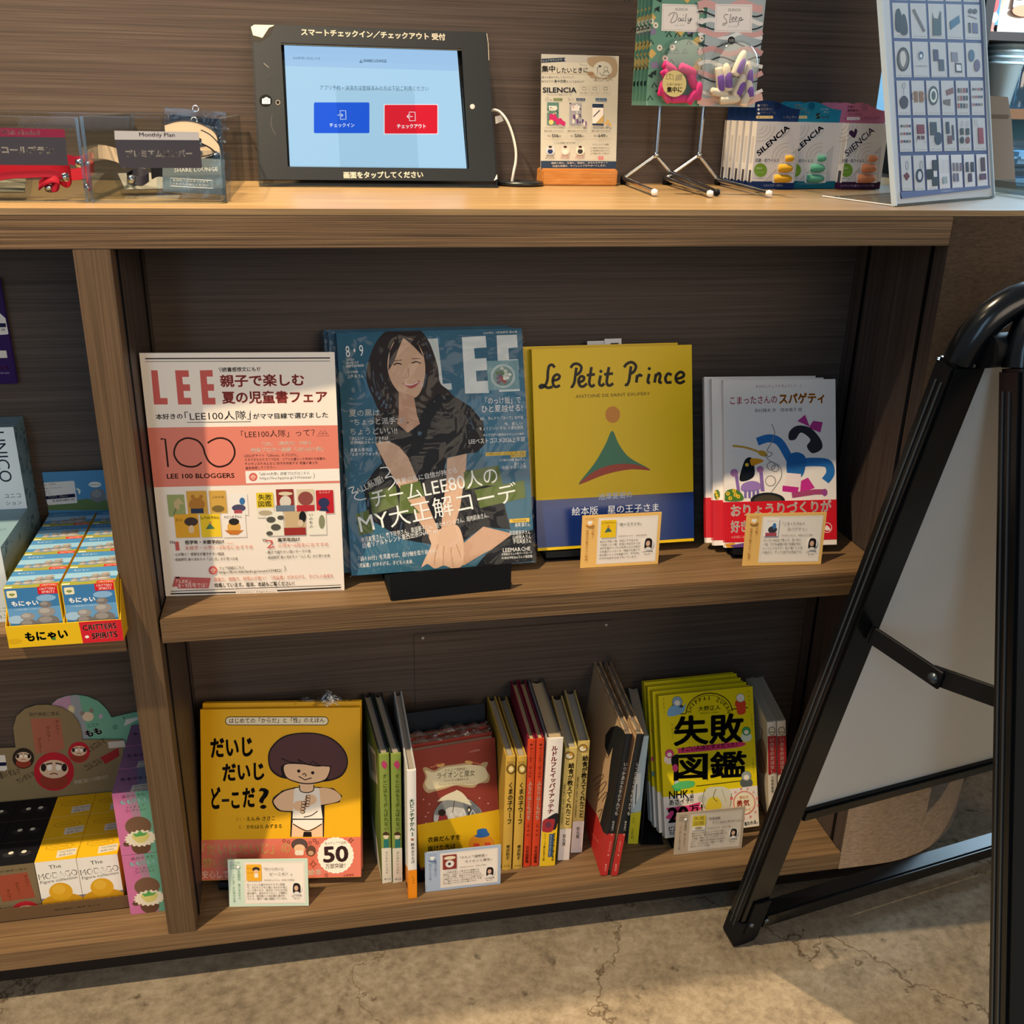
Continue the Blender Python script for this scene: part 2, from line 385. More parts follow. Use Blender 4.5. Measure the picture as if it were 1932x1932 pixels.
    def vtext(s, t, x0, y0, x1, y1, wd, col='1A1714', bold=0.012, res=2, fit=1.0):
        """vertical lettering from the top centre (x0,y0) to the bottom centre (x1,y1), letters wd wide"""
        n = len(t); s.up()
        a = Vector(s.L(x0, y0)); b = Vector(s.L(x1, y1)); d = (b - a) / n
        r_ = (Vector(s.L(x0 + wd, y0)) - Vector(s.L(x0, y0))); kx = r_.length; dn = d.normalized(); rx = Vector((-dn.y, dn.x))
        ky = d.length * fit
        for i, ch in enumerate(t):
            if ch in ' 　': continue
            vs, fs, a0, a1, b0, b1 = glyphs(ch, bold, res); c = a + d * (i + 0.5); out = []
            for x, y in vs:
                x -= 0.5 if ord(ch) > 0x2000 else (a0 + a1) / 2; y -= 0.36
                if ch in 'ー〜～―「」『』（）-': x, y = y, -x
                elif ch in 'ぁぃぅぇぉっゃゅょァィゥェォッャュョ、。': x += 0.08; y += 0.08
                q = c + rx * (x * kx) - dn * (y * ky); out.append(s.P(q.x, q.y))
            s.mb.add(out, fs, s.mat(col))
        return s
# ================================================================ setting
ZC, ZM, ZB = 0.9967, 0.5455, 0.0888          # counter top, middle shelf, bottom shelf
FLOOR = concrete('worn_concrete')
struct('floor', MB().box(-3.0, 4.0, -3.0, 4.0, -0.05, 0.0, FLOOR))
struct('wall_back', MB().box(-3.0, 0.808, 0.38, 0.43, 0.0, 2.2, W_DARK))
struct('wall_right', MB().box(0.4, 4.0, 2.3, 2.36, 0.0, 2.6, ink('8FB4C8', 0.7)))

XL0, XL1, XR = -0.2354, -0.2001, 0.7112      # upright left / right face, right end of the open bays
t = thing('display_counter', (0, 0, 0), 'long brown wood display counter with open shelves under its top and a rounded right end', 'counter')
def rounded(z0, z1, mat, name, y0=0.0, rad=0.25, xs=0.77, yb=0.38, inset=0.0, par=t):
    pts = [(-1.4, yb), (-1.4, y0), (xs, y0)]
    for k in range(1, 13): a = R(-90 + 90 * k / 12); pts.append((xs + (rad) * math.cos(a), y0 + rad + rad * math.sin(a)))
    pts.append((xs + rad, yb))
    return MB().prism(pts, lambda a, b, d: (a, b, d), z0, z1, mat).build(name, par, True)
rounded(0.9905, ZC, W_TOP, 'worktop')
MB().box(-1.4, XR, 0.0, 0.06, 0.958, 0.9903, W_EDGE, 0.0008).build('front_edge', t)
MB().box(-1.4, XR, 0.06, 0.20, 0.958, 0.9903, W_DARK).build('top_underside', t)
MB().box(XL0, XL1, 0.0, 0.02, ZB, 0.958, W_POST, 0.0006).build('upright', t)
MB().box(XL0, XL1, 0.02, 0.205, ZB, 0.958, W_SIDE).build('divider', t)
MB().box(XR, XR + 0.02, 0.001, 0.205, ZB, 0.99, W_SIDE).build('side_panel', t)
MB().box(-1.4, XR, 0.203, 0.215, ZB, 0.958, W_DARK).build('back_panel', t)
mb = MB().box(XL1 + 0.0025, XR - 0.003, 0.0004, 0.006, 0.5156, ZM - 0.0004, W_EDGE, 0.0006); mb.build('shelf_edge', t)
MB().box(XL1 + 0.0025, XR - 0.003, 0.006, 0.202, 0.515, ZM, W_SHELF).build('shelf', t)
MB().box(-1.39, XL0 - 0.002, 0.0004, 0.006, 0.5086, ZM - 0.0074, W_EDGE, 0.0006).build('shelf_edge', t)
MB().box(-1.39, XL0 - 0.002, 0.006, 0.202, 0.508, ZM - 0.007, W_SHELF).build('shelf', t)
MB().box(-1.4, XR, 0.0004, 0.215, 0.0596, ZB - 0.0002, W_SHELF, 0.0008).build('bottom_shelf', t)
rounded(0.0, 0.0594, ink('2B241F', 0.6), 'plinth', 0.045, 0.205, 0.77, 0.37)
# curved end: a skin that continues the front and turns the corner
pts = [(XR + 0.0002, 0.0)] + [(0.77 + 0.25 * math.sin(R(a)), 0.25 - 0.25 * math.cos(R(a))) for a in range(0, 91, 6)] + [(1.02, 0.37)]
inn = [(x - 0.012 * min(1, max(0, (x - .77) / .25)), y + 0.012 * (1 if y < 0.1 else 0.5)) for x, y in pts]
MB().prism(pts + inn[::-1], lambda a, b, d: (a, b, d), 0.0598, 0.9903, W_CURVE, True).build('curved_end_panel', t)
for (x, d) in ((XL1, 1), (XR, -1)):
    for y in (0.0262, 0.167):
        for z0, z1 in ((ZM + 0.001, 0.9575), (ZB + 0.001, 0.5145)):
            MB().box(x, x + d * 0.0012, y, y + 0.006, z0, z1, ink('06070A', 0.5)).build('shelf_track', t)
# access panel let into the back of the lower bay
p0 = atY(781, 1196, 0.203); p1 = atY(1158, 1168, 0.203)
ap = MB().box(p0.x, p1.x, 0.2015, 0.2029, 0.12, p0.z, W_DARK).build('access_panel', t)
for px, py in ((797.5, 1205), (1144.5, 1180)):
    s_ = atY(px, py, 0.2015); T_ = Matrix.Translation(s_) @ Matrix.Rotation(R(90), 4, 'X')
    MB().lathe([(0.0, 0.0016), (0.0016, 0.0016), (0.0034, 0.0008), (0.0038, 0.0)], ink('8C8478', 0.35, 0.5, 0.7), seg=14, T=T_).build('screw', ap)

# ---------------------------------------------------------------- A-board
u_ = Vector((0.98233, 0.18717, 0)); n_ = Vector((0.18717, -0.98233, 0)); AB0 = Vector((0.523, -0.056, 0))
ab = thing('a_frame_sign', Matrix.Translation(AB0) @ Matrix.Rotation(math.atan2(u_.y, u_.x), 4, 'Z'), 'black framed folding pavement sign with blank white backs at the right end of the counter', 'sign')
# local: x along the board, -y towards the viewer, z up
TL = R(13.265); AW, AL = 0.60, 0.955
def leaf(xa, xb, y0, sg):
    """matrix: local plane (x, along the leg, normal) for a leaf whose foot line is y=y0; sg=-1 leans to the viewer going up"""
    up = Vector((0, sg * math.sin(TL), math.cos(TL))); nr = Vector((0, -sg * math.cos(TL), math.sin(TL)))   # nr points up/outwards
    return Matrix(((1, 0, 0, 0), (0, up.y, nr.y, y0), (0, up.z, nr.z, 0), (0, 0, 0, 1)))   # (x, s, k)
B1 = leaf(0, AW, 0.0, -1)
def bx(name, T, x0, x1, s0, s1, k0, k1, mat=BLACKM, bev=0.003, par=ab):
    return MB().box(x0, x1, s0, s1, k0, k1, mat, bev, 2, T).build(name, par)
# far leaf: its inner (white) face has k<0 towards the near leaf
def rail(name, T, x0, x1, s0, s1, par=ab, inner=-1):
    leg = bx(name, T, x0, x1, s0, s1, -0.004, 0.022, BLACKM, 0.003, par)
    g = MB()
    for q in (0.003, 0.010): g.box(x0 - 0.0012 if x0 < 0.3 else x1 - 0.001, x0 + 0.001 if x0 < 0.3 else x1 + 0.0012, s0 + .03, s1 - .02, q, q + 0.002, ink('2A3138', 0.3, 0.5), 0, 1, T)
    g.build('rail_groove', leg); return leg
def leaf_build(T, x0, x1, s1, top_in=True):
    l0 = rail('leg', T, x0, x0 + 0.040, 0.012, s1 - 0.075); l1 = rail('leg', T, x1 - 0.040, x1, 0.012, s1 - 0.075)
    for xa, xb, lg in ((x0 - 0.001, x0 + 0.041, l0), (x1 - 0.041, x1 + 0.001, l1)):
        pr = [(xa, 0.055), (xa, 0.014), (xa + .004, 0.004), (xa + .016, 0.0), (xb - .004, 0.004), (xb, 0.014), (xb, 0.055)]
        MB().prism(pr, lambda a, b, d: T @ Vector((a, b, d)), -0.006, 0.020, BLACKMAT).build('foot_cap', lg)
    # rounded top corners and top bar
    path = []
    for k in range(0, 9):
        a = R(180 - 90 * k / 8); path.append((x0 + 0.075 + 0.060 * math.cos(a), s1 - 0.075 + 0.060 * math.sin(a)))
    for k in range(0, 9):
        a = R(90 - 90 * k / 8); path.append((x1 - 0.075 + 0.060 * math.cos(a), s1 - 0.075 + 0.060 * math.sin(a)))
    q = MB().tube([T @ Vector((a, b, 0.007)) for a, b in path], 0.0135, BLACKM, 12); tr = q.build('top_rail', ab)
    for c in (path[:9], path[9:]):
        MB().tube([T @ Vector((a, b, 0.007)) for a, b in c], 0.0150, BLACKM, 14).build('corner_cap', tr)
    bx('board_frame', T, x0 + 0.04, x1 - 0.04, 0.257, 0.277, -0.004, 0.02)
    bx('board_frame', T, x0 + 0.04, x1 - 0.04, s1 - 0.075, s1 - 0.055, -0.003, 0.02)
    bx('panel', T, x0 + 0.038, x1 - 0.038, 0.275, s1 - 0.07, 0.004, 0.010, ink('EAE4DA', 0.55, 0.2), 0)
    bx('panel_front', T, x0 + 0.038, x1 - 0.038, 0.275, s1 - 0.07, 0.011, 0.014, BLACKM, 0)
    bx('stretcher', T, x0 + 0.041, x1 - 0.041, 0.028, 0.059, -0.006, 0.018)
    cb = bx('corner_bracket', T, x0 + 0.012, x0 + 0.040, 0.030, 0.100, -0.0075, -0.0042, BLACKMAT, 0.001)
    for x in (x0 + 0.02, x0 + 0.045):
        MB().lathe([(0, .003), (.003, .0025), (.004, 0)], ink('5A626A', 0.3, .5, .8), (0, 0, 0), 12, T @ Matrix.Translation((x, 0.05, -0.0075)) @ Matrix.Rotation(R(180), 4, 'X')).build('rivet', cb)
leaf_build(B1, 0.0, AW, AL + 0.03)
YT = -math.sin(TL) * AL                                     # top of the far leaf
B2 = leaf(0, AW, 2 * YT - 0.004, 1)
leaf_build(B2, 0.032, AW + 0.032, AL + 0.03)
hz = math.cos(TL) * AL
for x in (0.06, AW - 0.03):
    MB().tube([(x - 0.035, YT, hz - 0.03), (x + 0.02, YT, hz - 0.03)], 0.016, BLACKMAT, 12).build('hinge', ab)
# folding stay between the two left legs
a_ = B1 @ Vector((0.026, 0.585, -0.006)); c_ = B2 @ Vector((0.062, 0.585, -0.006)); m_ = (a_ + c_) / 2 + Vector((0, 0, -0.012))
def stay(p, q, nm):
    d = (q - p); L_ = d.length; rot = d.to_track_quat('X', 'Z').to_matrix().to_4x4()
    return MB().box(0, L_, -0.002, 0.002, -0.011, 0.011, BLACKMAT, 0.001, 1, Matrix.Translation(p) @ rot).build(nm, ab)
stay(a_, m_ + (m_ - a_) * .08, 'stay_bar'); stay(m_ - (c_ - m_) * .08 + Vector((.0045, 0, 0)), c_ + Vector((.0045, 0, 0)), 'stay_bar')
MB().lathe([(0, .004), (.005, .0035), (.006, 0)], ink('39424A', .3, .5, .6), (0, 0, 0), 12, Matrix.Translation(m_ + Vector((-.003, 0, 0))) @ Matrix.Rotation(R(-90), 4, 'Y')).build('stay_rivet', ab)
# ================================================================ middle shelf, right bay
def cover_book(name, M, w, h, t, label, cat='book', group=None, cover='F0E8DC', pages='D9CDB8', hard=False, rough=0.4, over=0.002, back=True):
    """closed book seen from its front: front cover on local y=0, spine at x=0"""
    th = thing(name, M, label, cat, group)
    c = MB(); ct = 0.0022 if hard else 0.0006
    m = ink(cover, rough)
    c.box(0, w, 0, ct, 0, h, m); c.box(0, w, t - ct, t, 0, h, m); c.box(0, ct, ct, t - ct, 0, h, m)
    pg = MB().box(ct + .0002, w - over, ct + .0001, t - ct - .0001, over, h - over, ink(pages, 0.8, 0.1))
    return th, c, pg
def finish(th, c, pg, cname='cover'):
    pg.build('pages', th); return c.build(cname, th)
def book_stand(loc, yaw, w, d, hback, label, tilt=16, lip=0.022, group=None, seat=0.010):
    """bent black book stand: foot, seat with front lip and a leaning back"""
    M = frame(loc, yaw); th = thing('book_stand', M, label, 'book stand', group)
    MB().box(0, w, 0.004, d, 0, 0.002, BLACKMAT).build('foot', th)
    T = Matrix.Translation((0, 0.004, seat)) @ Matrix.Rotation(R(-tilt), 4, 'X')
    MB().box(0, w, d * .25, d * .25 + 0.002, 0.0, hback, BLACKMAT, 0, 1, T).build('back_rest', th)
    MB().box(0, w, 0.0, d * .25 + .002, -0.002, 0.0, BLACKMAT, 0, 1, T).build('seat', th)
    MB().box(0, w, -0.002, 0.0, -0.004, lip, BLACKMAT, 0.0006, 1, T).build('lip', th)
    return th

# --- white and coral A4 notice leaning at the left
M = frame((-0.1984, 0.0614, ZM + .0004), -3.70, 1.77, -0.18); PW, PH = 0.2106, 0.2922
t = thing('poster', M, 'white and coral paper notice standing at the left end of the middle shelf', 'poster')
mb = MB().box(0, PW, 0, 0.0022, 0, PH, ink('F2E6D8', 0.6, 0.1)); A = Art(mb, M, PW, PH, view=(250, 650, 3.863), rough=0.6, spec=0.2)
RED, DK, CORAL, CRM = 'CB5F57', '1C1512', 'E0826F', 'F6E3CE'
A.line([(92, 103), (1440, 98)], 9, DK); A.line([(92, 124), (1440, 120)], 4, DK)
A.poly([(135, 188), (182, 188), (203, 390), (255, 390), (257, 437), (157, 437)], RED)
A.poly([(310, 188), (408, 188), (412, 236), (362, 236), (368, 290), (418, 290), (421, 338), (372, 338), (376, 388), (426, 388), (430, 437), (333, 437)], RED)
A.poly([(490, 188), (582, 186), (586, 234), (540, 234), (545, 289), (593, 289), (595, 337), (549, 337), (554, 388), (603, 388), (606, 437), (510, 437)], RED)
A.text('読書感想文にも！', 655, 200, 915, 196, 34, DK, .02)
for p in (((628, 170), (645, 200)), ((640, 166), (652, 190)), ((932, 166), (918, 196)), ((920, 164), (910, 186))): A.line(p, 4, DK)
A.text('親子で楽しむ', 642, 312, 1255, 302, 92, RED, .03, 3); A.text('夏の児童書フェア', 655, 433, 1422, 426, 94, RED, .03, 3)
A.text('本好きの', 172, 548, 368, 543, 42, DK, .02); A.text('「LEE100人隊」', 385, 556, 862, 546, 66, DK, .0)
A.line([(398, 567), (862, 562), (858, 482)], 4, '4A403A'); A.text('がママ目線で選びました', 880, 545, 1425, 533, 42, DK, .015)
A.poly([(105, 606), (1500, 588), (1520, 1008), (150, 1040)], CORAL)
IK = '2E1712'
A.line([(205, 688), (238, 688), (260, 893)], 13, IK)
A.line([(505, 858), (465, 885), (410, 890), (350, 870), (310, 820), (305, 770), (330, 715), (380, 685), (430, 685), (480, 705), (515, 750), (530, 800), (560, 855), (610, 887), (660, 887), (710, 862), (742, 810), (742, 760), (715, 710), (670, 685), (620, 683), (575, 700), (548, 718)], 13, IK, True)
A.text('LEE 100 BLOGGERS', 252, 978, 745, 972, 36, IK, .02)
A.text('「LEE100人隊」って？', 795, 682, 1330, 668, 54, IK, .0)
for x, y in ((1345, 668), (1375, 668), (1405, 666), (1360, 648), (1390, 646)): A.line([(x, y), (x + 13, y - 22), (x + 26, y)], 3, IK, False, True)
A.text('「LEE」（集英社）が誇る', 945, 738, 1305, 730, 30, CRM, .02); A.text('読者ブロガー組織「LEE100人隊」', 865, 785, 1390, 776, 34, CRM, .02)
for (x0, x1, y, s_) in ((815, 1210, 822, 'LEE公式サイト「LEEweb」のブログに、'), (820, 1412, 850, 'さまざまなカテゴリで日々、リアルな暮らしや気持ちを執筆中。'), (820, 1350, 880, 'そのセンスやみんなと“好きを共有する”熱量の高さを'), (825, 1050, 912, '是非体感してください。')): A.text(s_, x0, y, x1, y - 8, 22, IK, .01, 1)
A.poly([(822, 922), (1510, 903), (1514, 992), (828, 1012)], 'F4ECE2'); A.ell(880, 965, 31, 31, 'D9685E'); A.line([(862, 968), (880, 950), (898, 966)], 5, CRM); A.ring(880, 972, 9, 9, 4, CRM, 12)
A.text('「LEE100人隊」読者ブログはこちら', 925, 956, 1290, 948, 24, DK, .01, 1); A.text('https://lee.hpplus.jp/100nintai/', 930, 990, 1305, 982, 26, DK, .01, 1); A.line([(1320, 935), (1328, 955), (1320, 978)], 3, DK)
TH = [(250, 1095, 390, 1250, '9DA56A'), (390, 1068, 552, 1232, 'DDA647'), (555, 1065, 692, 1228, 'CFA24B'), (700, 1088, 845, 1240, 'F0E8E0'), (302, 1238, 492, 1403, 'E7A832'), (490, 1235, 650, 1400, 'F0CA2E'), (650, 1232, 832, 1400, 'F2E8DE'),
      (900, 1080, 1030, 1190, 'E5C62E'), (905, 1190, 1035, 1258, 'E9E0CE'), (1045, 1055, 1182, 1212, '8E2F2C'), (1195, 1055, 1328, 1212, 'D8C8A8'), (1335, 1062, 1470, 1228, 'C0202C'), (975, 1215, 1105, 1390, 'ECE6D4'), (1105, 1215, 1265, 1385, 'C9AE84'), (1275, 1210, 1415, 1382, 'EFE7D6')]
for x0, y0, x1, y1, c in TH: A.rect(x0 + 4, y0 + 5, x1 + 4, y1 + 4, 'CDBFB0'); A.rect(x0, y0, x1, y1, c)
A.poly([(300, 1150), (335, 1115), (380, 1165), (345, 1160), (340, 1205), (310, 1200)], 'C9B184'); A.line([(300, 1240), (318, 1200), (310, 1190)], 8, '6B7B4A')
A.ell(470, 1165, 58, 50, 'B87B35'); A.ell(440, 1108, 14, 14, 'B87B35'); A.ell(500, 1108, 14, 14, 'B87B35'); A.rect(425, 1195, 520, 1228, '2F3B52')
A.ell(625, 1195, 45, 24, '7A6434'); A.text('ふたりは', 580, 1120, 668, 1118, 18, '4A3A1A', .02, 1); A.ell(775, 1190, 50, 26, '4B4A66'); A.ell(800, 1140, 20, 26, '3E72A8'); A.rect(740, 1205, 800, 1228, 'B34A52')
A.ell(428, 1290, 50, 32, '4A3A34'); A.ell(430, 1345, 22, 30, 'E8C79A'); A.text('だいじ', 318, 1290, 365, 1290, 22, DK, .03, 1)
A.text('Le Petit Prince', 500, 1272, 632, 1268, 22, DK, .03, 1); A.poly([(535, 1345), (565, 1300), (600, 1340)], '4E7A5A'); A.ell(568, 1295, 9, 11, 'D99A50')
A.text('大ピンチずかん', 668, 1268, 800, 1264, 22, DK, .03, 1); A.ell(740, 1330, 48, 50, 'E0A850'); A.ell(740, 1290, 38, 25, '2A2422'); A.poly([(672, 1352), (812, 1352), (770, 1385), (715, 1385)], 'C9772E')
A.text('失敗', 920, 1135, 1015, 1132, 44, DK, .04, 1); A.text('図鑑', 920, 1182, 1015, 1178, 42, DK, .04, 1); A.ell(970, 1225, 50, 18, 'B8A888')
A.ell(1115, 1145, 42, 45, 'D8CFC0'); A.rect(1045, 1172, 1182, 1212, '6A7A8A'); A.ell(1115, 1085, 52, 14, 'D8C9A8')
A.ell(1262, 1120, 55, 50, '8E4A44'); A.rect(1195, 1170, 1328, 1212, 'B82E36'); A.ell(1395, 1150, 40, 34, '2E3358'); A.poly([(1360, 1210), (1395, 1150), (1435, 1215)], '2E3358'); A.text('ルドルフ', 1360, 1085, 1440, 1083, 16, 'F0D8C8', .03, 1)
for x, y, r_ in ((1010, 1275, 22), (1045, 1330, 24), (1080, 1260, 16), (1000, 1375, 16)): A.ell(x, y, r_ * 1.5, r_, '57544A')
A.rect(1105, 1335, 1265, 1385, '9A2F2A'); A.ell(1240, 1255, 26, 42, '17191C'); A.ell(1225, 1300, 22, 25, 'D9C0A0'); A.vtext('いのちの', 1300, 1225, 1305, 1340, 34, '3A332B', .03, 1); A.ell(1380, 1290, 22, 50, '8A8A6A')
for x in (275, 288, 300): A.line([(x, 1430), (x + 8, 1450)], 4, DK)
A.text('1', 318, 1500, 345, 1499, 64, RED, 0); A.text('低学年・未就学向け', 385, 1456, 670, 1450, 30, DK, .02); A.line([(690, 1447), (735, 1446)], 3, CORAL); A.text('未就学・小学1～3年生におすすめ', 385, 1497, 880, 1487, 30, 'D98576', .0)
A.text('・心が動く！感想文が書きやすい物語', 300, 1541, 668, 1535, 24, DK, .01, 1); A.text('・自由研究 身のまわりの「ふしぎ」から学べる本', 300, 1578, 770, 1570, 24, DK, .01, 1)
for x in (950, 962, 974): A.line([(x, 1415), (x + 8, 1433)], 4, DK)
A.text('2', 978, 1483, 1038, 1478, 60, RED, 0); A.text('高学年向け', 1060, 1437, 1222, 1432, 30, DK, .02); A.text('小学4～6年生におすすめ', 1062, 1478, 1430, 1468, 30, 'D98576', .0)
A.text('・親子で語りたい深いテーマの本', 972, 1526, 1300, 1514, 24, DK, .01, 1); A.text('・自由研究 身のまわりの「ふしぎ」から学べる本', 975, 1563, 1440, 1548, 24, DK, .01, 1)
A.ell(588, 1643, 31, 31, 'D9685E'); A.line([(570, 1646), (588, 1628), (606, 1644)], 5, CRM); A.ring(588, 1650, 9, 9, 4, CRM, 12)
A.text('フェア詳細はこちら', 635, 1641, 815, 1635, 24, DK, .01, 1); A.text('https://hon-hikidashi.jp/event/139852/', 635, 1674, 1090, 1660, 27, DK, .01, 1); A.line([(1108, 1610), (1116, 1630), (1108, 1652)], 3, DK)
A.poly([(312, 1690), (572, 1700), (555, 1774), (330, 1776), (330, 1762), (293, 1762)], 'C4605C'); A.poly([(318, 1690), (345, 1690), (345, 1702), (318, 1702)], '3A1512')
A.text('「LEE」', 325, 1738, 425, 1735, 28, CRM, .0); A.text('8・9月号では！', 338, 1772, 545, 1768, 34, CRM, .0)
A.text('語彙力、想像力、好奇心が育つ！「児童書」がひろげる、子どもの未来を', 595, 1726, 1465, 1698, 30, 'D08070', .0, 1); A.text('特集しています。是非、本誌もご覧ください！', 600, 1769, 1180, 1754, 32, DK, .015)
A.line([(282, 1796), (1520, 1750)], 4, DK); A.line([(282, 1814), (755, 1804)], 9, DK); A.text('© SHUEISHA Inc. All Rights Reserved.', 765, 1812, 1045, 1804, 13, '3A302A', 0, 1); A.line([(1055, 1792), (1520, 1768)], 9, DK)
mb.build('sheet', t)

# --- wrapped blue magazine on a black stand, two more copies behind
MW, MH = 0.2319, 0.2971
M = frame((0.0212, 0.0611, ZM + .0124), 2.08, 20.62, -0.08)
t = thing('magazine', M, 'blue fashion magazine in clear wrap, front copy resting on the black stand', 'magazine', 'wrapped blue magazines')
c = MB().box(0, MW, 0.0, 0.0008, 0, MH, ink('35657C', 0.35)).box(0, MW, 0.0072, 0.008, 0, MH, ink('2F5A70', 0.35)).box(0, 0.0008, .0008, .0072, 0, MH, ink('2F5A70', .35))
A = Art(c, M, MW, MH, view=(610, 600, 3.512), rough=0.35)
SK, SK2, HR, BD, WH = 'D9AC8C', 'C8977A', '2A201E', '16161B', 'F2EEE6'
A.poly([(88, 100), (420, 80), (330, 400), (95, 600)], '2F6076'); A.poly([(900, 600), (1320, 350), (1400, 1000), (1100, 1000)], '3F7690')
A.poly([(690, 140), (758, 134), (792, 436), (848, 432), (853, 474), (738, 480)], 'CFD2CC')
A.poly([(918, 128), (1075, 118), (1082, 195), (998, 200), (1005, 270), (1080, 265), (1086, 345), (1010, 350), (1016, 420), (1092, 415), (1098, 497), (940, 500)], 'DFE0DA')
A.poly([(1148, 115), (1282, 110), (1288, 195), (1226, 200), (1230, 275), (1290, 272), (1296, 345), (1236, 350), (1240, 410), (1297, 408), (1302, 483), (1165, 490)], 'DFE0DA')
A.poly([(455, 75), (620, 72), (690, 140), (730, 230), (760, 330), (775, 430), (830, 480), (890, 560), (880, 640), (720, 700), (520, 700), (390, 640), (335, 540), (285, 400), (310, 250), (370, 130)], HR, True)
A.poly([(480, 150), (590, 140), (650, 210), (675, 320), (665, 430), (630, 510), (580, 530), (510, 500), (450, 420), (425, 320), (440, 220)], SK, True)
A.poly([(500, 480), (600, 520), (620, 640), (570, 700), (500, 660)], SK2)
A.poly([(440, 220), (480, 140), (530, 130), (500, 200), (470, 290), (430, 350)], HR); A.poly([(530, 130), (620, 150), (665, 260), (600, 190)], HR)
A.line([(465, 312), (490, 300), (520, 308)], 9, '3A2A26', True); A.line([(585, 300), (615, 290), (645, 300)], 9, '3A2A26', True); A.line([(460, 285), (520, 278)], 5, '5A4034', True); A.line([(585, 270), (645, 268)], 5, '5A4034', True)
A.line([(560, 330), (566, 385), (545, 395)], 5, 'B58568', True); A.poly([(525, 430), (580, 440), (640, 415), (610, 455), (570, 465)], 'B5524E', True); A.line([(535, 436), (580, 444), (630, 424)], 5, 'F2E6DE', True)
A.poly([(335, 640), (440, 610), (520, 690), (590, 690), (650, 600), (760, 500), (870, 520), (980, 590), (1060, 690), (1075, 830), (1020, 890), (940, 900), (820, 925), (800, 1000), (1000, 1010), (1180, 1150), (1240, 1400), (1060, 1385), (980, 1440), (900, 1500), (720, 1500), (540, 1470), (300, 1330), (265, 1120), (340, 1010), (390, 960), (350, 840)], BD, False)
A.poly([(500, 640), (560, 700), (620, 640), (640, 700), (560, 760), (490, 700)], SK2)
A.poly([(345, 830), (430, 815), (500, 850), (560, 920), (620, 1060), (680, 1210), (760, 1400), (700, 1440), (620, 1330), (520, 1150), (420, 985)], SK)
A.poly([(820, 930), (950, 898), (945, 990), (925, 1130), (905, 1260), (870, 1380), (780, 1430), (790, 1260), (815, 1080)], SK)
A.poly([(920, 1500), (1060, 1382), (1240, 1425), (1230, 1480), (1060, 1560), (930, 1640), (860, 1600)], 'D0A284'); A.poly([(1240, 1440), (1400, 1400), (1405, 1610), (1010, 1650), (1080, 1560)], '17181C')
A.poly([(700, 1440), (770, 1400), (880, 1370), (925, 1460), (930, 1560), (920, 1640), (860, 1660), (800, 1640), (740, 1660), (690, 1630), (650, 1650), (690, 1560), (715, 1500)], 'E0B596', True)
for p in (((760, 1500), (742, 1570), (735, 1640)), ((800, 1510), (795, 1580), (795, 1640)), ((845, 1520), (850, 1580), (862, 1650)), ((880, 1500), (900, 1550), (912, 1590))): A.line(p, 5, 'B98A6C', True)
A.rect(1082, 285, 1300, 470, '7FA3A6'); A.ell(1190, 385, 82, 80, 'B9C6C2'); A.ell(1190, 385, 66, 64, '6E8E88')
for k in range(16): a = k * 2.4; A.ell(1190 + (12 + 2.6 * k) * math.cos(a), 385 + (12 + 2.6 * k) * math.sin(a), 13, 11, ('C8CCB8', '9A3B44', '5E7A50', 'E4E2D2', '6A4A6A')[k % 5], 10)
for q in (((510, 1110), (640, 1080), (670, 1180), (560, 1205), (640, 1290), (500, 1300)), ((930, 1020), (1160, 975), (1190, 1110), (1080, 1110), (940, 1140)), ((1000, 1140), (1330, 1075), (1340, 1190), (1040, 1260)), ((215, 1300), (300, 1270), (330, 1420), (240, 1440)), ((300, 1155), (480, 1110), (500, 1240), (330, 1300))): A.poly(list(q), '5E6C34')
A.text('8・9', 152, 260, 268, 252, 74, WH, -.005, 3); A.text('2026', 152, 285, 205, 282, 15, WH, 0, 1); A.text('AUGUST', 152, 306, 235, 303, 16, WH, 0, 1); A.text('SEPTEMBER', 152, 328, 272, 322, 16, WH, 0, 1); A.text('COVER', 160, 368, 232, 365, 17, WH, 0, 1); A.text('上戸 彩さん', 160, 400, 268, 396, 24, WH, 0, 1)
A.text('夏の黒は', 170, 655, 375, 650, 46, WH, .012); A.text('“ちょっと派手”が', 180, 714, 545, 700, 46, WH, .012); A.text('ちょうどいい!!', 178, 776, 490, 768, 46, WH, .012)
A.text('「涼しいデニム」があれば', 175, 812, 430, 808, 25, WH, 0, 1); A.text('甘辛MIXはもっと楽しい!', 178, 838, 440, 833, 24, WH, 0, 1); A.text('真夏の手元に', 180, 888, 325, 884, 24, WH, 0, 1); A.text('「スポーツウォッチ」', 180, 917, 372, 910, 25, WH, 0, 1)
A.text('「のっけ飯」で', 1075, 574, 1310, 565, 48, WH, .01); A.text('ひと夏越せる!', 1050, 627, 1320, 618, 48, WH, .01); A.text('8月、ひんやり「スープ」な午後', 1040, 680, 1325, 670, 24, WH, 0, 1); A.text('今、新しい', 1200, 716, 1320, 710, 24, WH, 0, 1); A.text('ちょうどいい“デル”の濃密研究', 1035, 747, 1325, 737, 25, WH, 0, 1); A.text('ゆらぎ世代の髪悩みとキレイの味方', 1060, 785, 1330, 776, 18, WH, 0, 1); A.text('LEEベストコスメ2026上半期', 965, 836, 1335, 820, 36, WH, .008)
A.poly([(1075, 892), (1340, 880), (1341, 903), (1076, 915)], 'E3B83A'); A.poly([(1240, 903), (1340, 898), (1341, 920), (1241, 925)], 'E3B83A'); A.text('「10年先のわたしをつくる、頭と時間」', 1080, 912, 1336, 901, 17, DK, .01, 1); A.text('7月8日発売!', 1246, 922, 1336, 917, 17, DK, .01, 1)
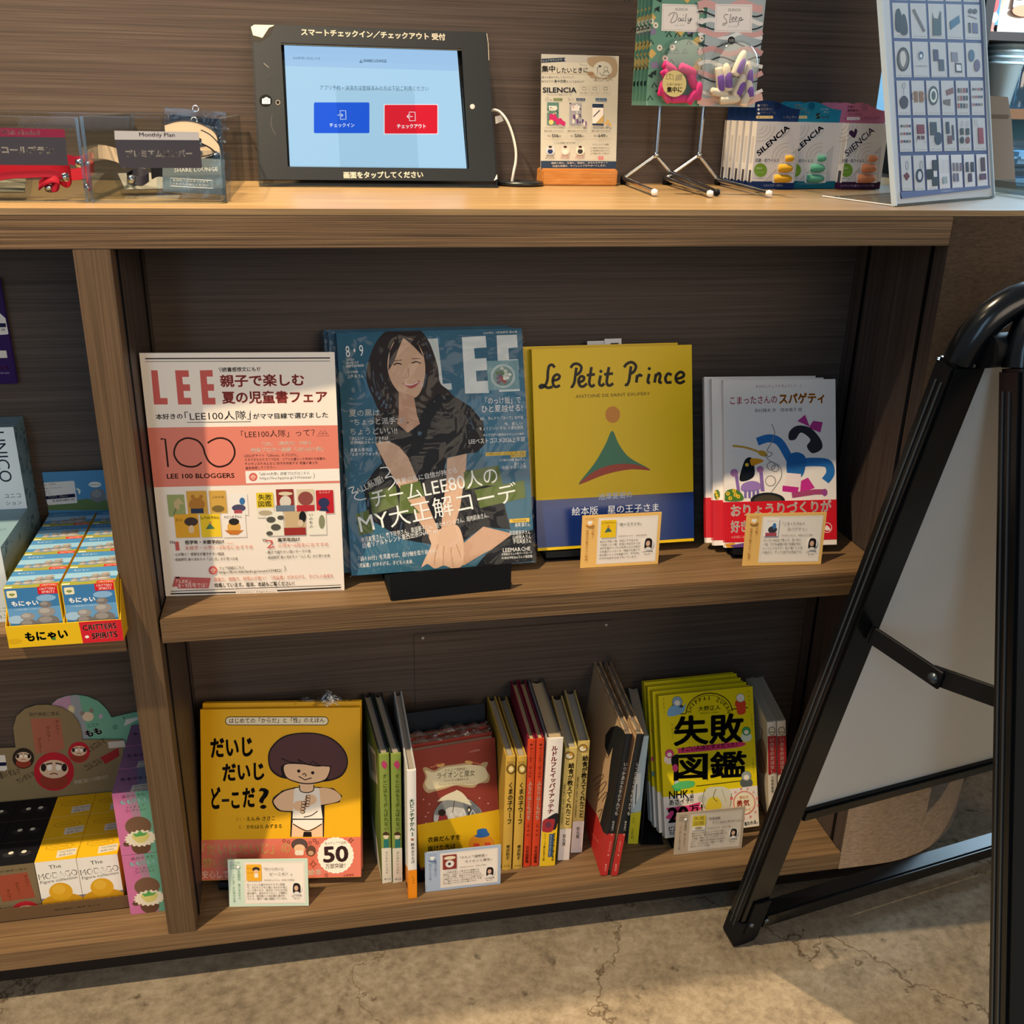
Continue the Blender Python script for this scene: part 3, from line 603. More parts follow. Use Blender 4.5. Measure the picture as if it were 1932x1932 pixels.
A.text('OURHOME Emiさん', 1165, 953, 1340, 946, 22, WH, 0, 1); A.text('暮らしの', 1265, 978, 1340, 974, 22, WH, 0, 1); A.text('“余白”の見つけ方', 1175, 1005, 1345, 997, 25, WH, 0, 1)
A.text('ALL私服!', 228, 1170, 405, 1085, 48, WH, .012); A.line([(375, 995), (420, 990), (440, 1020), (410, 1060), (450, 1050), (475, 1085), (430, 1140)], 7, WH, True); A.line([(165, 1130), (200, 1120), (190, 1160), (225, 1150), (205, 1190), (240, 1205), (285, 1195)], 6, WH, True)
A.text('真夏の私に自信が持てる', 482, 1105, 890, 1025, 38, WH, .005); A.text('チームLEE80人の', 330, 1258, 1162, 1092, 118, WH, .0, 3); A.text('MY大正解コーデ', 250, 1432, 1295, 1215, 140, WH, .004, 3)
A.text('蛯原友里さん、竹下玲奈さん、高垣麗子さん、佐々木とシルさん、垣内彩未さん、', 255, 1490, 1095, 1322, 36, WH, 0, 1); A.text('読者リアルトレンド東西出張SNAP!! etc', 262, 1528, 762, 1422, 38, WH, 0, 1)
A.text('「朝の30分」を見直せば、自分軸を取り戻せる!', 235, 1614, 752, 1560, 34, WH, 0, 1); A.text('「児童書」がひろげる、子どもの未来', 230, 1655, 590, 1628, 30, WH, 0, 1)
A.poly([(1232, 1333), (1364, 1324), (1366, 1350), (1234, 1358)], 'E3B83A'); A.text('Interview', 1258, 1352, 1345, 1346, 20, DK, .01, 1)
for s_, x0, x1, y in (('極美 慎さん', 1270, 1368, 1385), ('百田夏菜子さん', 1232, 1372, 1438), ('山崎賢人さん', 1255, 1376, 1468), ('宇垣美里さん', 1258, 1378, 1495)): A.text(s_, x0, y, x1, y - 5, 28, WH, .01, 1)
A.text('LEEMARCHE', 1190, 1552, 1372, 1540, 26, WH, .01, 1); A.text('五明祐子さんの新ワードローブ', 1180, 1575, 1382, 1562, 17, WH, 0, 1); A.text('OURHOME Emiさんの福音館', 1180, 1600, 1384, 1587, 20, WH, 0, 1)
A.text('2026年8・9月合併号 第43巻', 1060, 108, 1285, 100, 16, WH, 0, 1)
c.build('cover', t); MB().box(.001, MW - .001, .0009, .0071, .0008, MH - .0008, ink('D8D4CC', .8)).build('pages', t)
rr = random.Random(3); ph = [rr.uniform(0, 6.28) for _ in range(12)]
def wr(u, v):
    e = min(u, 1 - u, v, 1 - v)
    d = 0.0016 + 0.0011 * (math.sin(23 * u + 9 * v + ph[0]) * math.sin(14 * v + ph[1]) + .6 * math.sin(41 * u - 33 * v + ph[2]) * math.sin(9 * u + ph[3])) * min(1, e * 9)
    top = max(0, v - 0.93) * 0.16 * (0.6 + 0.4 * math.sin(17 * u + ph[4]) + .3 * math.sin(47 * u))
    return (-.002 + u * (MW + .004), -max(d, .0009) + (0.004 if v > .985 else 0), -.001 + v * (MH + .002) + top * 0.5)
f = MB().sheet(60, 60, wr, FILM); f.build('plastic_wrap', t)
M1 = M
M2 = frame((0.0115, 0.0704, ZM + .0124), 2.08, 20.62, -0.08)
t2 = thing('magazine', M2, 'wrapped blue magazine directly behind the front copy, only its left edge showing', 'magazine', 'wrapped blue magazines')
MB().box(0, MW, 0, .008, 0, MH, ink('2E5468', .35)).build('cover', t2); MB().sheet(14, 14, lambda u, v: (-.003 + u * .03, -.0008 - .0005 * math.sin(9 * v + 5 * u), v * MH), FILM).build('plastic_wrap', t2)
dup(t2, frame((0.0060, 0.0796, ZM + .0124), 2.08, 20.62, -0.08), 'rearmost wrapped blue magazine of the three, tucked behind the others at left')
# stand under the magazines
b0 = atZ(737, 1133, ZM); b1 = atZ(963, 1110, ZM); yw = math.degrees(math.atan2(b1.y - b0.y, b1.x - b0.x)); sw = (b1 - b0).length
Ms = frame((b0.x, b0.y, ZM + .0003), yw); t = thing('book_stand', Ms, 'black book stand with a deep front lip under the wrapped blue magazines', 'book stand')
MB().box(0, sw, 0.0, .075, 0, .0022, BLACKMAT).build('foot', t)
T = Matrix.Translation((0, 0.002, 0.002)) @ Matrix.Rotation(R(-20.6), 4, 'X')
MB().box(0, sw, -.003, 0, 0.0, .0345, BLACKMAT, .0008).build('lip', t)
MB().box(0, sw, 0, .05, .0022, .0105, BLACKMAT).build('seat', t)
MB().box(0.02, sw - .02, .0, .002, 0.0, .20, BLACKMAT, 0, 1, Matrix.Translation((0, .060, .004)) @ Matrix.Rotation(R(-20.6), 4, 'X')).build('back_rest', t)

# --- yellow picture book with blue band, second copy behind
BW, BH = 0.2149, 0.2608
M = frame((0.2635, 0.1016, ZM + .0124), 0.40, 15.0, 0.19)
YL, NV = 'EFC31C', '0E2E6E'
def prince(M, label, art=True):
    th, c, pg = cover_book('book', M, BW, BH, 0.012, label, 'book', 'yellow picture books with a blue band', YL, 'E8DCC0', True, .28)
    c.box(-.0004, BW + .0002, -.0003, .0125, .004, .0665, ink(NV, .22, .5))
    if art:
        A = Art(c, M, BW, BH, view=(980, 620, 3.943), rough=.3); A.off = 4e-5
        K = '191512'
        for p in ([(262, 290), (245, 270), (222, 278), (212, 320), (208, 380), (190, 425), (160, 440), (152, 428), (175, 420), (210, 440), (248, 432)], [(244, 388), (288, 376), (298, 352), (276, 342), (252, 366), (250, 410), (270, 434), (302, 422)], [(380, 292), (402, 266), (432, 262), (460, 284), (452, 322), (424, 346)], [(424, 290), (416, 350), (408, 402), (392, 432), (382, 430)],
                  [(440, 402), (474, 386), (480, 362), (456, 356), (440, 386), (450, 424), (476, 430), (502, 408)], [(536, 286), (526, 350), (520, 408), (538, 430), (560, 416)], [(500, 347), (562, 340)], [(604, 348), (594, 408), (612, 424), (632, 408)], [(666, 286), (655, 350), (650, 404), (668, 424), (698, 408)], [(630, 341), (696, 334)],
                  [(778, 288), (800, 262), (836, 250), (866, 276), (856, 314), (828, 336)], [(830, 280), (822, 340), (815, 388), (800, 418), (784, 416)], [(876, 345), (870, 402)], [(872, 366), (894, 344), (912, 356)], [(966, 336), (955, 394), (972, 406)], [(1016, 336), (1005, 402)], [(1010, 358), (1036, 332), (1048, 350), (1040, 394), (1060, 404)],
                  [(1132, 346), (1106, 335), (1086, 366), (1096, 400), (1132, 398)], [(1164, 376), (1214, 360), (1222, 336), (1196, 323), (1166, 350), (1168, 390), (1196, 405), (1230, 388)]): A.line(p, 21, K, True)
        A.ell(606, 318, 12, 12, K); A.ell(966, 298, 12, 12, K)
        A.text('ANTOINE DE SAINT EXUPÉRY', 418, 517, 972, 495, 30, '54401A', .0)
        # plain two-tone hill and a small round sun in place of the printed figure
        A.poly([(440, 1158), (560, 1000), (640, 860), (690, 760), (740, 860), (820, 960), (975, 1050), (860, 1042), (700, 1060), (560, 1100)], '4A8062', True); A.poly([(445, 1158), (560, 1060), (700, 1012), (860, 1010), (970, 1052), (820, 1048), (640, 1085)], 'B04A3A', True); A.ell(694, 640, 55, 62, 'D98A3C')
        A.off = max(A.off, 4.2e-4)
        A.text('池澤夏樹の', 587, 1275, 838, 1256, 48, 'C8D4EA', -.006); A.text('絵本版　星の王子さま', 390, 1392, 1035, 1357, 62, 'E6EAF2', -.006)
    return th, c, pg
th, c, pg = prince(M, 'front copy of the yellow picture book with a dark blue band'); finish(th, c, pg)
th, c, pg = prince(frame((0.2490, 0.1155, ZM + .0124), 0.40, 15.0, 0.19), 'second yellow picture book with a blue band, half hidden behind the front copy', False)
tg = MB().box(.093, .119, .006, .0064, BH - .02, BH + .0052, ink('DCD8D2', .6), 0, 1).box(.116, .139, .0045, .0049, BH - .02, BH + .0075, ink('E6E2DC', .6)).box(.124, .135, .0042, .0045, BH - .0005, BH + .0018, ink('33373F', .6)); finish(th, c, pg); tg.build('price_slip', th)
book_stand((0.272, 0.089, ZM + .0003), 0.4, .12, .05, .16, 'black book stand under the yellow picture books with the blue band', 15, .004, None, .0095)

# --- little shop cards
def pop_card(M, w, h, label, edge, inner, ink_c, side, title, body, who, thumb, sub, icon='heart'):
    th = thing('shop_card', M, label, 'card', 'printed recommendation cards')
    mb = MB().box(0, w, 0, .0012, 0, h, ink(edge, .6, .2)); A = Art(mb, M, w, h, rough=.6, spec=.2); W, H = w * 1000, h * 1000
    A.rrect(21, 4, W - 4, H - 4, 1.5, inner)
    for k in range(40):
        x = 22.5 + k * (W - 28) / 40
        if k % 1 == 0: A.rect(x, 4.9, x + 1.1, 5.2, 'A08A70'); A.rect(x, H - 5.2, x + 1.1, H - 4.9, 'A08A70')
    for k in range(24):
        y = 6 + k * (H - 12) / 24; A.rect(22, y, 22.3, y + 1.2, 'A08A70'); A.rect(W - 5.2, y, W - 4.9, y + 1.2, 'A08A70')
    A.text('BOOK GUIDE', 4.5, 4.9, 16, 4.9, 1.7, ink_c, .03, 1)
    if icon == 'heart':
        A.ell(10, 11, 6, 4.8, ink_c, 16, 0, 20, 160); A.ell(10, 10, 5.2, 4.2, edge, 16, 0, 0, 180); A.poly([(10, 12.6), (6.8, 9.4), (7.2, 7.2), (9, 6.8), (10, 8), (11, 6.8), (12.8, 7.2), (13.2, 9.4)], 'F8F4EC')
    else:
        A.box(4.5, 7, 11, 12.5, .6, ink_c); A.line([(7.7, 7), (7.7, 12.5)], .5, ink_c); A.ell(13.6, 10.4, 2.6, 2.6, 'F8F4EC'); A.ring(13.6, 10.4, 2.6, 2.6, .5, ink_c, 14)
    A.vtext(side[0], 14.4, 15, 14.4, 15 + len(side[0]) * 3.9, 3.7, ink_c, .02, 1); A.vtext(side[1], 7.0, 19, 7.0, min(H - 4, 19 + len(side[1]) * 3.9), 3.7, ink_c, .02, 1)
    thumb(A, 24.5, 7, 44.5, 31)
    for k, s_ in enumerate(title): A.text(s_, 48 + 7 * k, 16 + 7.5 * k, 48 + 7 * k + len(s_) * 3.7, 16 + 7.5 * k, 4.2, '2A221C', .012, 1)
    A.text(sub, 48, 31, 48 + min(46, len(sub) * 1.75), 31, 1.9, '4A4038', .02, 1)
    n = len(body)
    for k, s_ in enumerate(body): y = 38 + k * (H - 44) / max(n, 5); A.text(s_, 24.5, y, 24.5 + len(s_) * 3.15, y, 3.2, '2A221C', .02, 1)
    x = W - 15.5; A.ell(x, 42, 7, 8.4, 'F6F2EA'); A.poly([(x - 5, 42), (x - 3.5, 35.5), (x + 1, 34.6), (x + 4.6, 37), (x + 5.4, 43), (x + 4, 49), (x - 4, 49)], who, True); A.ell(x - .4, 42, 2.7, 3.8, 'D8AE92'); A.poly([(x - 5, 51), (x - 2, 47), (x + 2, 47), (x + 5.5, 51)], 'E6DED4')
    A.text('LEE100人隊', x - 7, 54.6, x + 7, 54.6, 2.2, '3A302A', .01, 1); A.text('No.061', x - 4, 58, x + 4, 58, 2.0, '3A302A', .01, 1)
    mb.build('card', th); return th
OR, ORI, ORT = 'F0BE6C', 'F4E8DA', 'A86422'
def th_prince(A, a, b, c, d): A.rect(a, b, c, d, 'F0C41E'); A.text('Le Petit Prince', a + 1, b + 5, c - 1, b + 5, 3, '1A1512', .03, 1); A.poly([(a + 5, b + 17), (a + 9.5, b + 9), (a + 15, b + 16)], '3E6A58'); A.ell(a + 10, b + 9, 1.8, 2, 'D98A3C')
def th_spag(A, a, b, c, d): A.rect(a, b, c - 1, d, 'F6F0EA'); A.text('スパゲティ', a + 3, b + 4.5, c - 4, b + 4.5, 2.2, 'D8842A', .03, 1); A.ell(a + 11, b + 15, 6, 5, '3A3A40'); A.ell(a + 13, b + 10, 2.5, 4, '3E78B0'); A.rect(a + 2, b + 19, c - 3, d, 'B0505A')
def th_kid(A, a, b, c, d): A.rrect(a, b, c, d, 1.5, 'F0AE2A'); A.ell(a + 13, b + 7, 5, 3.4, '3A2E2A'); A.ell(a + 13, b + 10, 3.2, 2.6, 'E8BE94'); A.rect(a + 10.5, b + 13, a + 15.5, b + 19, 'F2EADC'); A.text('だいじ', a + 1.5, b + 7, a + 8, b + 7, 2.4, '2A1E14', .03, 1); A.text('どーこだ?', a + 1.5, b + 13, a + 9, b + 13, 2.2, '2A1E14', .03, 1)
def th_lion(A, a, b, c, d): A.rect(a, b, c - 1, d, '8A342C'); A.ell(a + 9.5, b + 5, 8, 3, 'E4D6B4'); A.ell(a + 9.5, b + 15, 6, 6, 'E2DCD2'); A.ell(a + 9, b + 15, 2, 2.4, '3A3230')
def th_fail(A, a, b, c, d): A.rect(a, b, c, d, 'D9C23A'); A.text('失敗', a + 2, b + 8, c - 2, b + 8, 7, '6A521E', .04, 1); A.text('図鑑', a + 2, b + 16, c - 2, b + 16, 7, '6A521E', .04, 1); A.rect(a, b + 17.5, c, d, 'E6DCC8'); A.ell(a + 10, b + 21, 6, 2.4, 'A89878')
pop_card(frame((0.3124, 0.0673, ZM + .0004), -0.62, 1.35, -.05), .1043, .0721, 'orange bordered card in front of the yellow book with the blue band', OR, ORI, ORT, ('心が動く！', '感想文が書きやすい物語'), ('「星の王子さま」',), ('私が小学生の頃、先生にすすめられ', 'て出会った一冊。本当に大切なものは', '何かを教えてくれる大人の心にも刺さ', 'る言葉がいっぱいで、何度でも開いて', '読み返したくなる物語です。今ではわ', 'が子も大好きな本となっています。'), '2A1E1A', th_prince, '発行年月:2006/12/1　出版社:集英社')
pop_card(frame((0.5242, 0.0438, ZM + .0004), -5.18, 3.85, -.02), .1061, .0717, 'orange bordered card in front of the white picture books with the red band', OR, ORI, ORT, ('心が動く！', '感想文が書きやすい物語'), ('「こまったさんの', '　スパゲティ」'), ('ボンゴレを初めて知った、思い出の', '一冊。今でも冒険の旅に料理を作る', 'シーンにワクワク！ 私の食いしん坊', 'の原点で、ずっと大好きな作品です。'), '221A18', th_spag, '発行年月:1982/7/20　出版社:あかね書房')

# --- white picture book with red band, two copies behind
BW, BH = 0.1547, 0.2217
def spag(M, label, art):
    th, c, pg = cover_book('book', M, BW, BH, .0085, label, 'book', 'white picture books with a red band', 'F1E6DC', 'E6DCC8', True, .3)
    c.box(-.0004, BW + .0002, -.0003, .0089, .007, .0605, ink('CB1F2C', .28, .4)); c.fcount = 0
    A = Art(c, M, BW, BH, view=(1320, 690, 4.6), rough=.3)
    if art:
        A.text('おはなしりょうりきょうしつ・1', 488, 194, 878, 187, 27, 'A8506E', .01, 1); A.text('こまったさんの', 265, 336, 672, 324, 66, 'C8243A', .012, 3); A.text('スパゲティ', 690, 338, 1085, 326, 98, 'E0861E', .045, 3); A.text('寺村輝夫 作　岡本颯子 絵', 476, 408, 890, 396, 34, '3A3230', .0)
        # plain kitchen still life in the colours of the printed scene
        A.line([(500, 660), (600, 630), (690, 660), (760, 770), (800, 850)], 70, '2F72B4', True); A.line([(900, 840), (1000, 835), (1110, 850), (1135, 930), (1090, 1000)], 74, '2F72B4', True); A.poly([(760, 800), (840, 750), (920, 800), (890, 960), (770, 960)], '2B68A6', True)
        A.poly([(725, 1090), (760, 930), (880, 940), (870, 1100)], 'F0DCD8'); A.poly([(720, 1040), (862, 1055), (850, 1105), (718, 1090)], 'C02E86')
        A.poly([(880, 1000), (940, 970), (1000, 1060), (870, 1110)], 'C8348A'); A.poly([(848, 480), (915, 425), (955, 530)], 'B93A88'); A.poly([(945, 540), (985, 478), (1068, 490), (1048, 580)], 'B93A88')
        A.poly([(780, 570), (850, 520), (960, 540), (1050, 640), (1060, 720), (980, 760), (930, 700), (960, 640), (880, 580), (830, 640), (775, 640)], '33323A', True)
        A.line([(285, 695), (400, 710), (520, 750), (580, 775)], 18, 'C99A3A', True); A.ell(548, 762, 44, 24, 'C99A3A', 18, 20)
        A.line([(625, 505), (650, 590), (610, 690), (585, 740), (630, 760), (600, 790), (570, 770), (600, 820), (690, 870), (710, 960), (650, 1060), (580, 1150)], 7, '8A8580', True)
        for x, y, r_ in ((620, 870, 34), (655, 890, 30), (615, 1000, 44)): A.ring(x, y, r_, r_, 7, '8A8580')
        A.poly([(345, 990), (370, 880), (400, 810), (450, 800), (475, 880), (470, 960), (400, 1000)], '1C2026', True); A.poly([(440, 810), (500, 805), (555, 825), (500, 855), (450, 865)], 'E09A2A', True); A.ell(410, 860, 16, 16, 'E9C23A')
        for x0, x1, y0, y1 in ((300, 330, 930, 1160), (525, 555, 900, 1090)): A.poly([(x0, y0), (x1, y0), (x1 + 30, y1), (x0 + 34, y1)] if x0 < 400 else [(x0 - 10, y0), (x1 - 10, y0), (x1 + 8, y1), (x0 + 4, y1)], '8A6AA8')
        A.ell(300, 930, 34, 34, 'B07AA8'); A.ell(525, 900, 30, 30, 'B07AA8'); A.poly([(370, 1030), (450, 1000), (520, 1020), (510, 1080), (370, 1090)], '9A7AB8', True)
        for k in range(4): A.rect(385 + 36 * k, 1080, 408 + 36 * k, 1150, '7A6AA8')
        A.ell(590, 1170, 150, 70, '26282C'); A.ell(590, 1170, 120, 48, '4A4236'); A.line([(800, 1125), (1000, 1095), (1085, 1095)], 46, 'A84A72'); A.ell(1085, 1100, 24, 32, '9A4A8A')
        A.poly([(215, 1170), (230, 1090), (300, 1070), (365, 1110), (370, 1170)], '4E7A34', True)
        for x, y in ((245, 1110), (300, 1085), (335, 1135), (265, 1150), (310, 1120)): A.ell(x, y, 17, 17, 'E8C23A', 10); A.ell(x, y, 7, 7, '9A6A2A', 8)
        A.fill('CB1F2C', 0, .007, BW, .0607)
        A.off = max(A.off, 5e-4)
        A.text('おりょうりづくりが', 270, 1312, 1145, 1268, 108, 'F6EEE4', .035, 3); A.text('好き', 270, 1452, 420, 1445, 108, 'F6EEE4', .035, 3); A.text('※お話に出て', 275, 1500, 420, 1494, 24, 'E8A8A0', .0, 1); A.ring(1105, 1405, 40, 42, 5, 'F0E0D8'); A.poly([(1085, 1415), (1100, 1385), (1125, 1405), (1135, 1425), (1100, 1430)], 'F0E0D8', True)
        A.poly([(218, 1545), (300, 1535), (330, 1580), (240, 1582)], 'D8962E'); A.poly([(260, 1560), (400, 1535), (400, 1578), (300, 1580)], '6A4A8A')
    else: A.ell(150 + 1, 1120, 26, 45, '5E7A3A', 12); [A.ell(140 + 9 * k, 1100 + 24 * (k % 3), 12, 12, 'E8C23A', 8) for k in range(3)]
    return th, c, pg
M = frame((0.5126, 0.0768, ZM + .0124), -4.07, 19.93, .02)
finish(*spag(M, 'front copy of the white picture book with a red band', True))
for dx, dy, lb in ((-.0132, .0087, 'white picture book with a red band, middle of the three copies, edge showing'), (-.0205, .0190, 'white picture book with a red band, rearmost of the three copies')):
    a = M.to_3x3() @ Vector((dx, dy, 0)); finish(*spag(frame((0.5126 + a.x, .0768 + a.y, ZM + .0124 + a.z * 0), -4.07, 19.93, .02), lb, False))
book_stand((0.520, 0.064, ZM + .0003), -4.07, .085, .046, .14, 'black book stand under the white picture books with the red band', 19.9, .004, None, .0095)
# ================================================================ bottom shelf, right bay
BW, BH = 0.2168, 0.2366
def kid(M, label, art):
    th, c, pg = cover_book('book', M, BW, BH, 0.0105, label, 'book', 'yellow picture books with a coral band', 'EBAF1C', 'E2D2AC', True, .35)
    c.box(-.0004, BW + .0002, -.0003, .0109, .0006, .0560, ink('DE7660', .35, .3))
    if art:
        A = Art(c, M, BW, BH, view=(360, 1280, 4.2), rough=.35); K = '231815'; SKN = 'EFC39A'; HRC = '5A3A38'
        A.rrect(272, 302, 1092, 372, 34, K); A.rrect(278, 308, 1086, 366, 28, 'F4E2BC'); A.text('はじめての「からだ」と「性」のえほん', 305, 356, 1060, 350, 42, K, .012)
        A.text('だいじ', 158, 632, 495, 618, 158, K, .04, 3); A.text('だいじ', 252, 818, 585, 805, 142, K, .04, 3); A.text('ど', 165, 1038, 242, 1034, 178, K, .04, 3); A.line([(245, 968), (305, 965)], 22, K); A.text('こ', 322, 1032, 388, 1030, 130, K, .04, 3); A.text('だ', 412, 1026, 514, 1022, 160, K, .04, 3); A.text('?', 545, 1036, 628, 1030, 168, K, .012, 3)
        A.text('さく・', 358, 1130, 425, 1128, 30, 'A8621A', .01); A.text('えんみ ささこ', 442, 1130, 668, 1124, 34, K, .014); A.text('え・', 378, 1192, 425, 1190, 30, 'A8621A', .01); A.text('かわはら みずまる', 442, 1194, 722, 1186, 34, K, .014)
        # simple child with a round brown bob in a white vest
        A.poly([(788, 1255), (795, 1060), (700, 1050), (650, 1000), (660, 950), (720, 890), (830, 860), (1020, 860), (1130, 870), (1200, 930), (1180, 980), (1060, 1005), (1055, 1255)], K, False)
        A.poly([(798, 1255), (805, 1140), (1045, 1140), (1046, 1255), (960, 1255), (955, 1215), (895, 1215), (888, 1255)], SKN)
        A.poly([(660, 990), (670, 950), (740, 895), (830, 872), (840, 980), (860, 1050), (720, 1046)], SKN, True); A.poly([(1018, 870), (1120, 878), (1188, 930), (1170, 972), (1060, 998), (930, 1010), (915, 950), (1020, 940)], SKN, True)
        A.poly([(820, 868), (860, 866), (920, 900), (975, 866), (1018, 868), (1030, 1000), (1045, 1110), (806, 1112), (812, 1000)], 'F4E8D8')
        A.poly([(806, 1120), (1045, 1120), (1040, 1150), (930, 1205), (810, 1150)], 'F4E8D8'); A.line([(806, 1114), (1045, 1116)], 8, K); A.line([(810, 1152), (925, 1208), (1040, 1152)], 8, K, True)
        A.poly([(860, 830), (975, 830), (970, 890), (920, 905), (866, 885)], SKN); A.line([(862, 845), (868, 890), (920, 905), (970, 888), (976, 845)], 8, K, True)
        A.ell(865, 1010, 55, 42, SKN); A.ell(950, 960, 48, 42, SKN)
        for k in range(4): A.ell(895 - 3 * k, 985 + 24 * k, 20, 14, K); A.ell(893 - 3 * k, 985 + 24 * k, 15, 9, SKN); A.ell(930 - 2 * k, 935 + 23 * k, 20, 14, K); A.ell(933 - 2 * k, 935 + 23 * k, 15, 9, SKN)
        A.line([(650, 990), (660, 945), (740, 890), (830, 866)], 9, K, True); A.line([(655, 1000), (700, 1045), (810, 1056)], 9, K, True); A.line([(895, 1098), (955, 1085), (1005, 1050)], 7, K, True)
        A.poly([(612, 620), (640, 540), (730, 460), (860, 430), (1010, 435), (1130, 480), (1220, 570), (1246, 670), (1210, 760), (1130, 805), (1000, 820), (800, 800), (700, 780), (630, 720)], K, True)
        A.poly([(622, 622), (648, 548), (735, 470), (860, 440), (1010, 445), (1125, 490), (1210, 575), (1236, 670), (1200, 752), (1125, 794), (1085, 790), (1080, 700), (740, 680), (720, 770), (640, 712)], HRC, True)
        A.poly([(738, 680), (880, 672), (1000, 690), (1105, 690), (1090, 780), (1040, 820), (930, 838), (830, 822), (750, 780)], K, True); A.poly([(746, 686), (880, 680), (1000, 698), (1097, 696), (1082, 775), (1035, 811), (930, 829), (835, 814), (757, 775)], SKN, True)
        A.poly([(715, 630), (800, 660), (880, 665), (840, 640), (930, 675), (1110, 700), (1105, 640), (900, 590), (740, 600)], HRC); A.line([(716, 632), (790, 664), (880, 672), (848, 640), (930, 684), (970, 655), (1020, 690), (1112, 696)], 8, K)
        A.ell(856, 733, 13, 13, K); A.ell(966, 747, 13, 13, K); A.line([(885, 765), (900, 752), (914, 765), (905, 776)], 7, K, True); A.line([(855, 775), (905, 803), (958, 788)], 8, K)
        A.fill('DE7660', 0, .0006, BW, .0562); A.off = max(A.off, 7e-4)
        A.text('「だいじだいじ」の', 92, 1402, 790, 1385, 92, 'F6D88A', .012, 3); A.text('想いが', 92, 1500, 330, 1496, 80, 'F6D88A', .012, 3); A.text('安心して', 92, 1585, 300, 1580, 62, 'F2DCC4', .008); A.text('絵本', 930, 1560, 1040, 1555, 50, 'F8E8D0', .02)
        A.ell(862, 1315, 64, 48, K); A.ell(862, 1312, 60, 44, '5E4A46'); A.ell(862, 1345, 44, 32, SKN); A.rrect(825, 1360, 895, 1400, 14, 'F4E8D8'); A.ell(952, 1365, 40, 44, '6A4A3A'); A.ell(952, 1382, 22, 18, 'C9A080')
        pts = []
        for k in range(48): a = k * 2 * math.pi / 48; r_ = 1 + .045 * (k % 2); pts.append((1148 + 140 * r_ * math.cos(a), 1400 + 140 * r_ * math.sin(a)))
        A.poly(pts, 'F8ECD8'); A.text('各メディアで話題！', 1062, 1318, 1238, 1310, 24, '5A3A34', .0, 1); A.text('50', 1050, 1462, 1252, 1452, 132, '6A4A48', .035, 3); A.text('万部突破！', 1068, 1508, 1225, 1500, 40, '6A4A48', .012); A.text('大泉書店', 1210, 1570, 1292, 1562, 18, '8A2A2A', .01, 1)
        for x, y in ((740, 1285), (775, 1295), (945, 1300), (980, 1280), (1002, 1300), (1075, 1558)): A.ring(x, y, 11, 11, 4, '6A3A34', 10)
        for x, y, r_ in ((1270, 1280, 22), (970, 1470, 30)): A.line([(x, y - r_), (x + r_ * .3, y - r_ * .3), (x + r_, y), (x + r_ * .3, y + r_ * .3), (x, y + r_), (x - r_ * .3, y + r_ * .3), (x - r_, y), (x - r_ * .3, y - r_ * .3)], 4, K, False, True)
    return th, c, pg
KY = -7.42
M = frame((-0.1994, 0.0785, ZB + .0124), KY, 20.24, 0.01)
finish(*kid(M, 'front copy of the yellow picture book with a coral band and a child drawing', True))
back = M.to_3x3() @ Vector((0.0006, .0112, 0.0062)); M2 = M.copy(); M2.translation = M.translation + back
th, c, pg = kid(M2, 'second yellow picture book with a coral band, top edge showing behind the front copy', False); finish(th, c, pg)
rr = random.Random(5)
def puff(u, v): return (.125 + u * .082, .004 + .012 * (v - .5) + .004 * math.sin(9 * u), BH - .004 + math.sin(math.pi * v) * math.sin(math.pi * u) * (.016 + .006 * math.sin(13 * u)) + .0025 * math.sin(31 * u + 7 * v))
MB().sheet(22, 10, puff, FILMC).build('plastic_wrap', th)
book_stand((-0.178, 0.066, ZB + .0003), KY, .12, .05, .17, 'black book stand under the yellow picture books with the coral band', 20.2, .004, None, .0095)
pop_card(frame((-0.1609, 0.0356, ZB + .0004), -8.26, 12.0, -.02), .1060, .0688, 'mint bordered card in front of the yellow book with the coral band', 'CFE0CC', 'F4E8DA', '3E7A62', ('自由研究 身のまわりの', '「ふしぎ」から学べる本'), ('「だいじだいじ', '　　どーこだ？」'), ('ほっこりした絵やわかりやすい表現', 'で、子どもとともに楽しみながら性に', 'ついて学べます。息子は「からだは全', '部大事で、自分だけのもの」と理解し', 'たよう。防犯面への対応策も書かれ', 'ていて、親子一緒に練習しています。'), '2A1E1C', th_kid, '発行年月:2021/9/22　出版社:大泉書店', 'book')

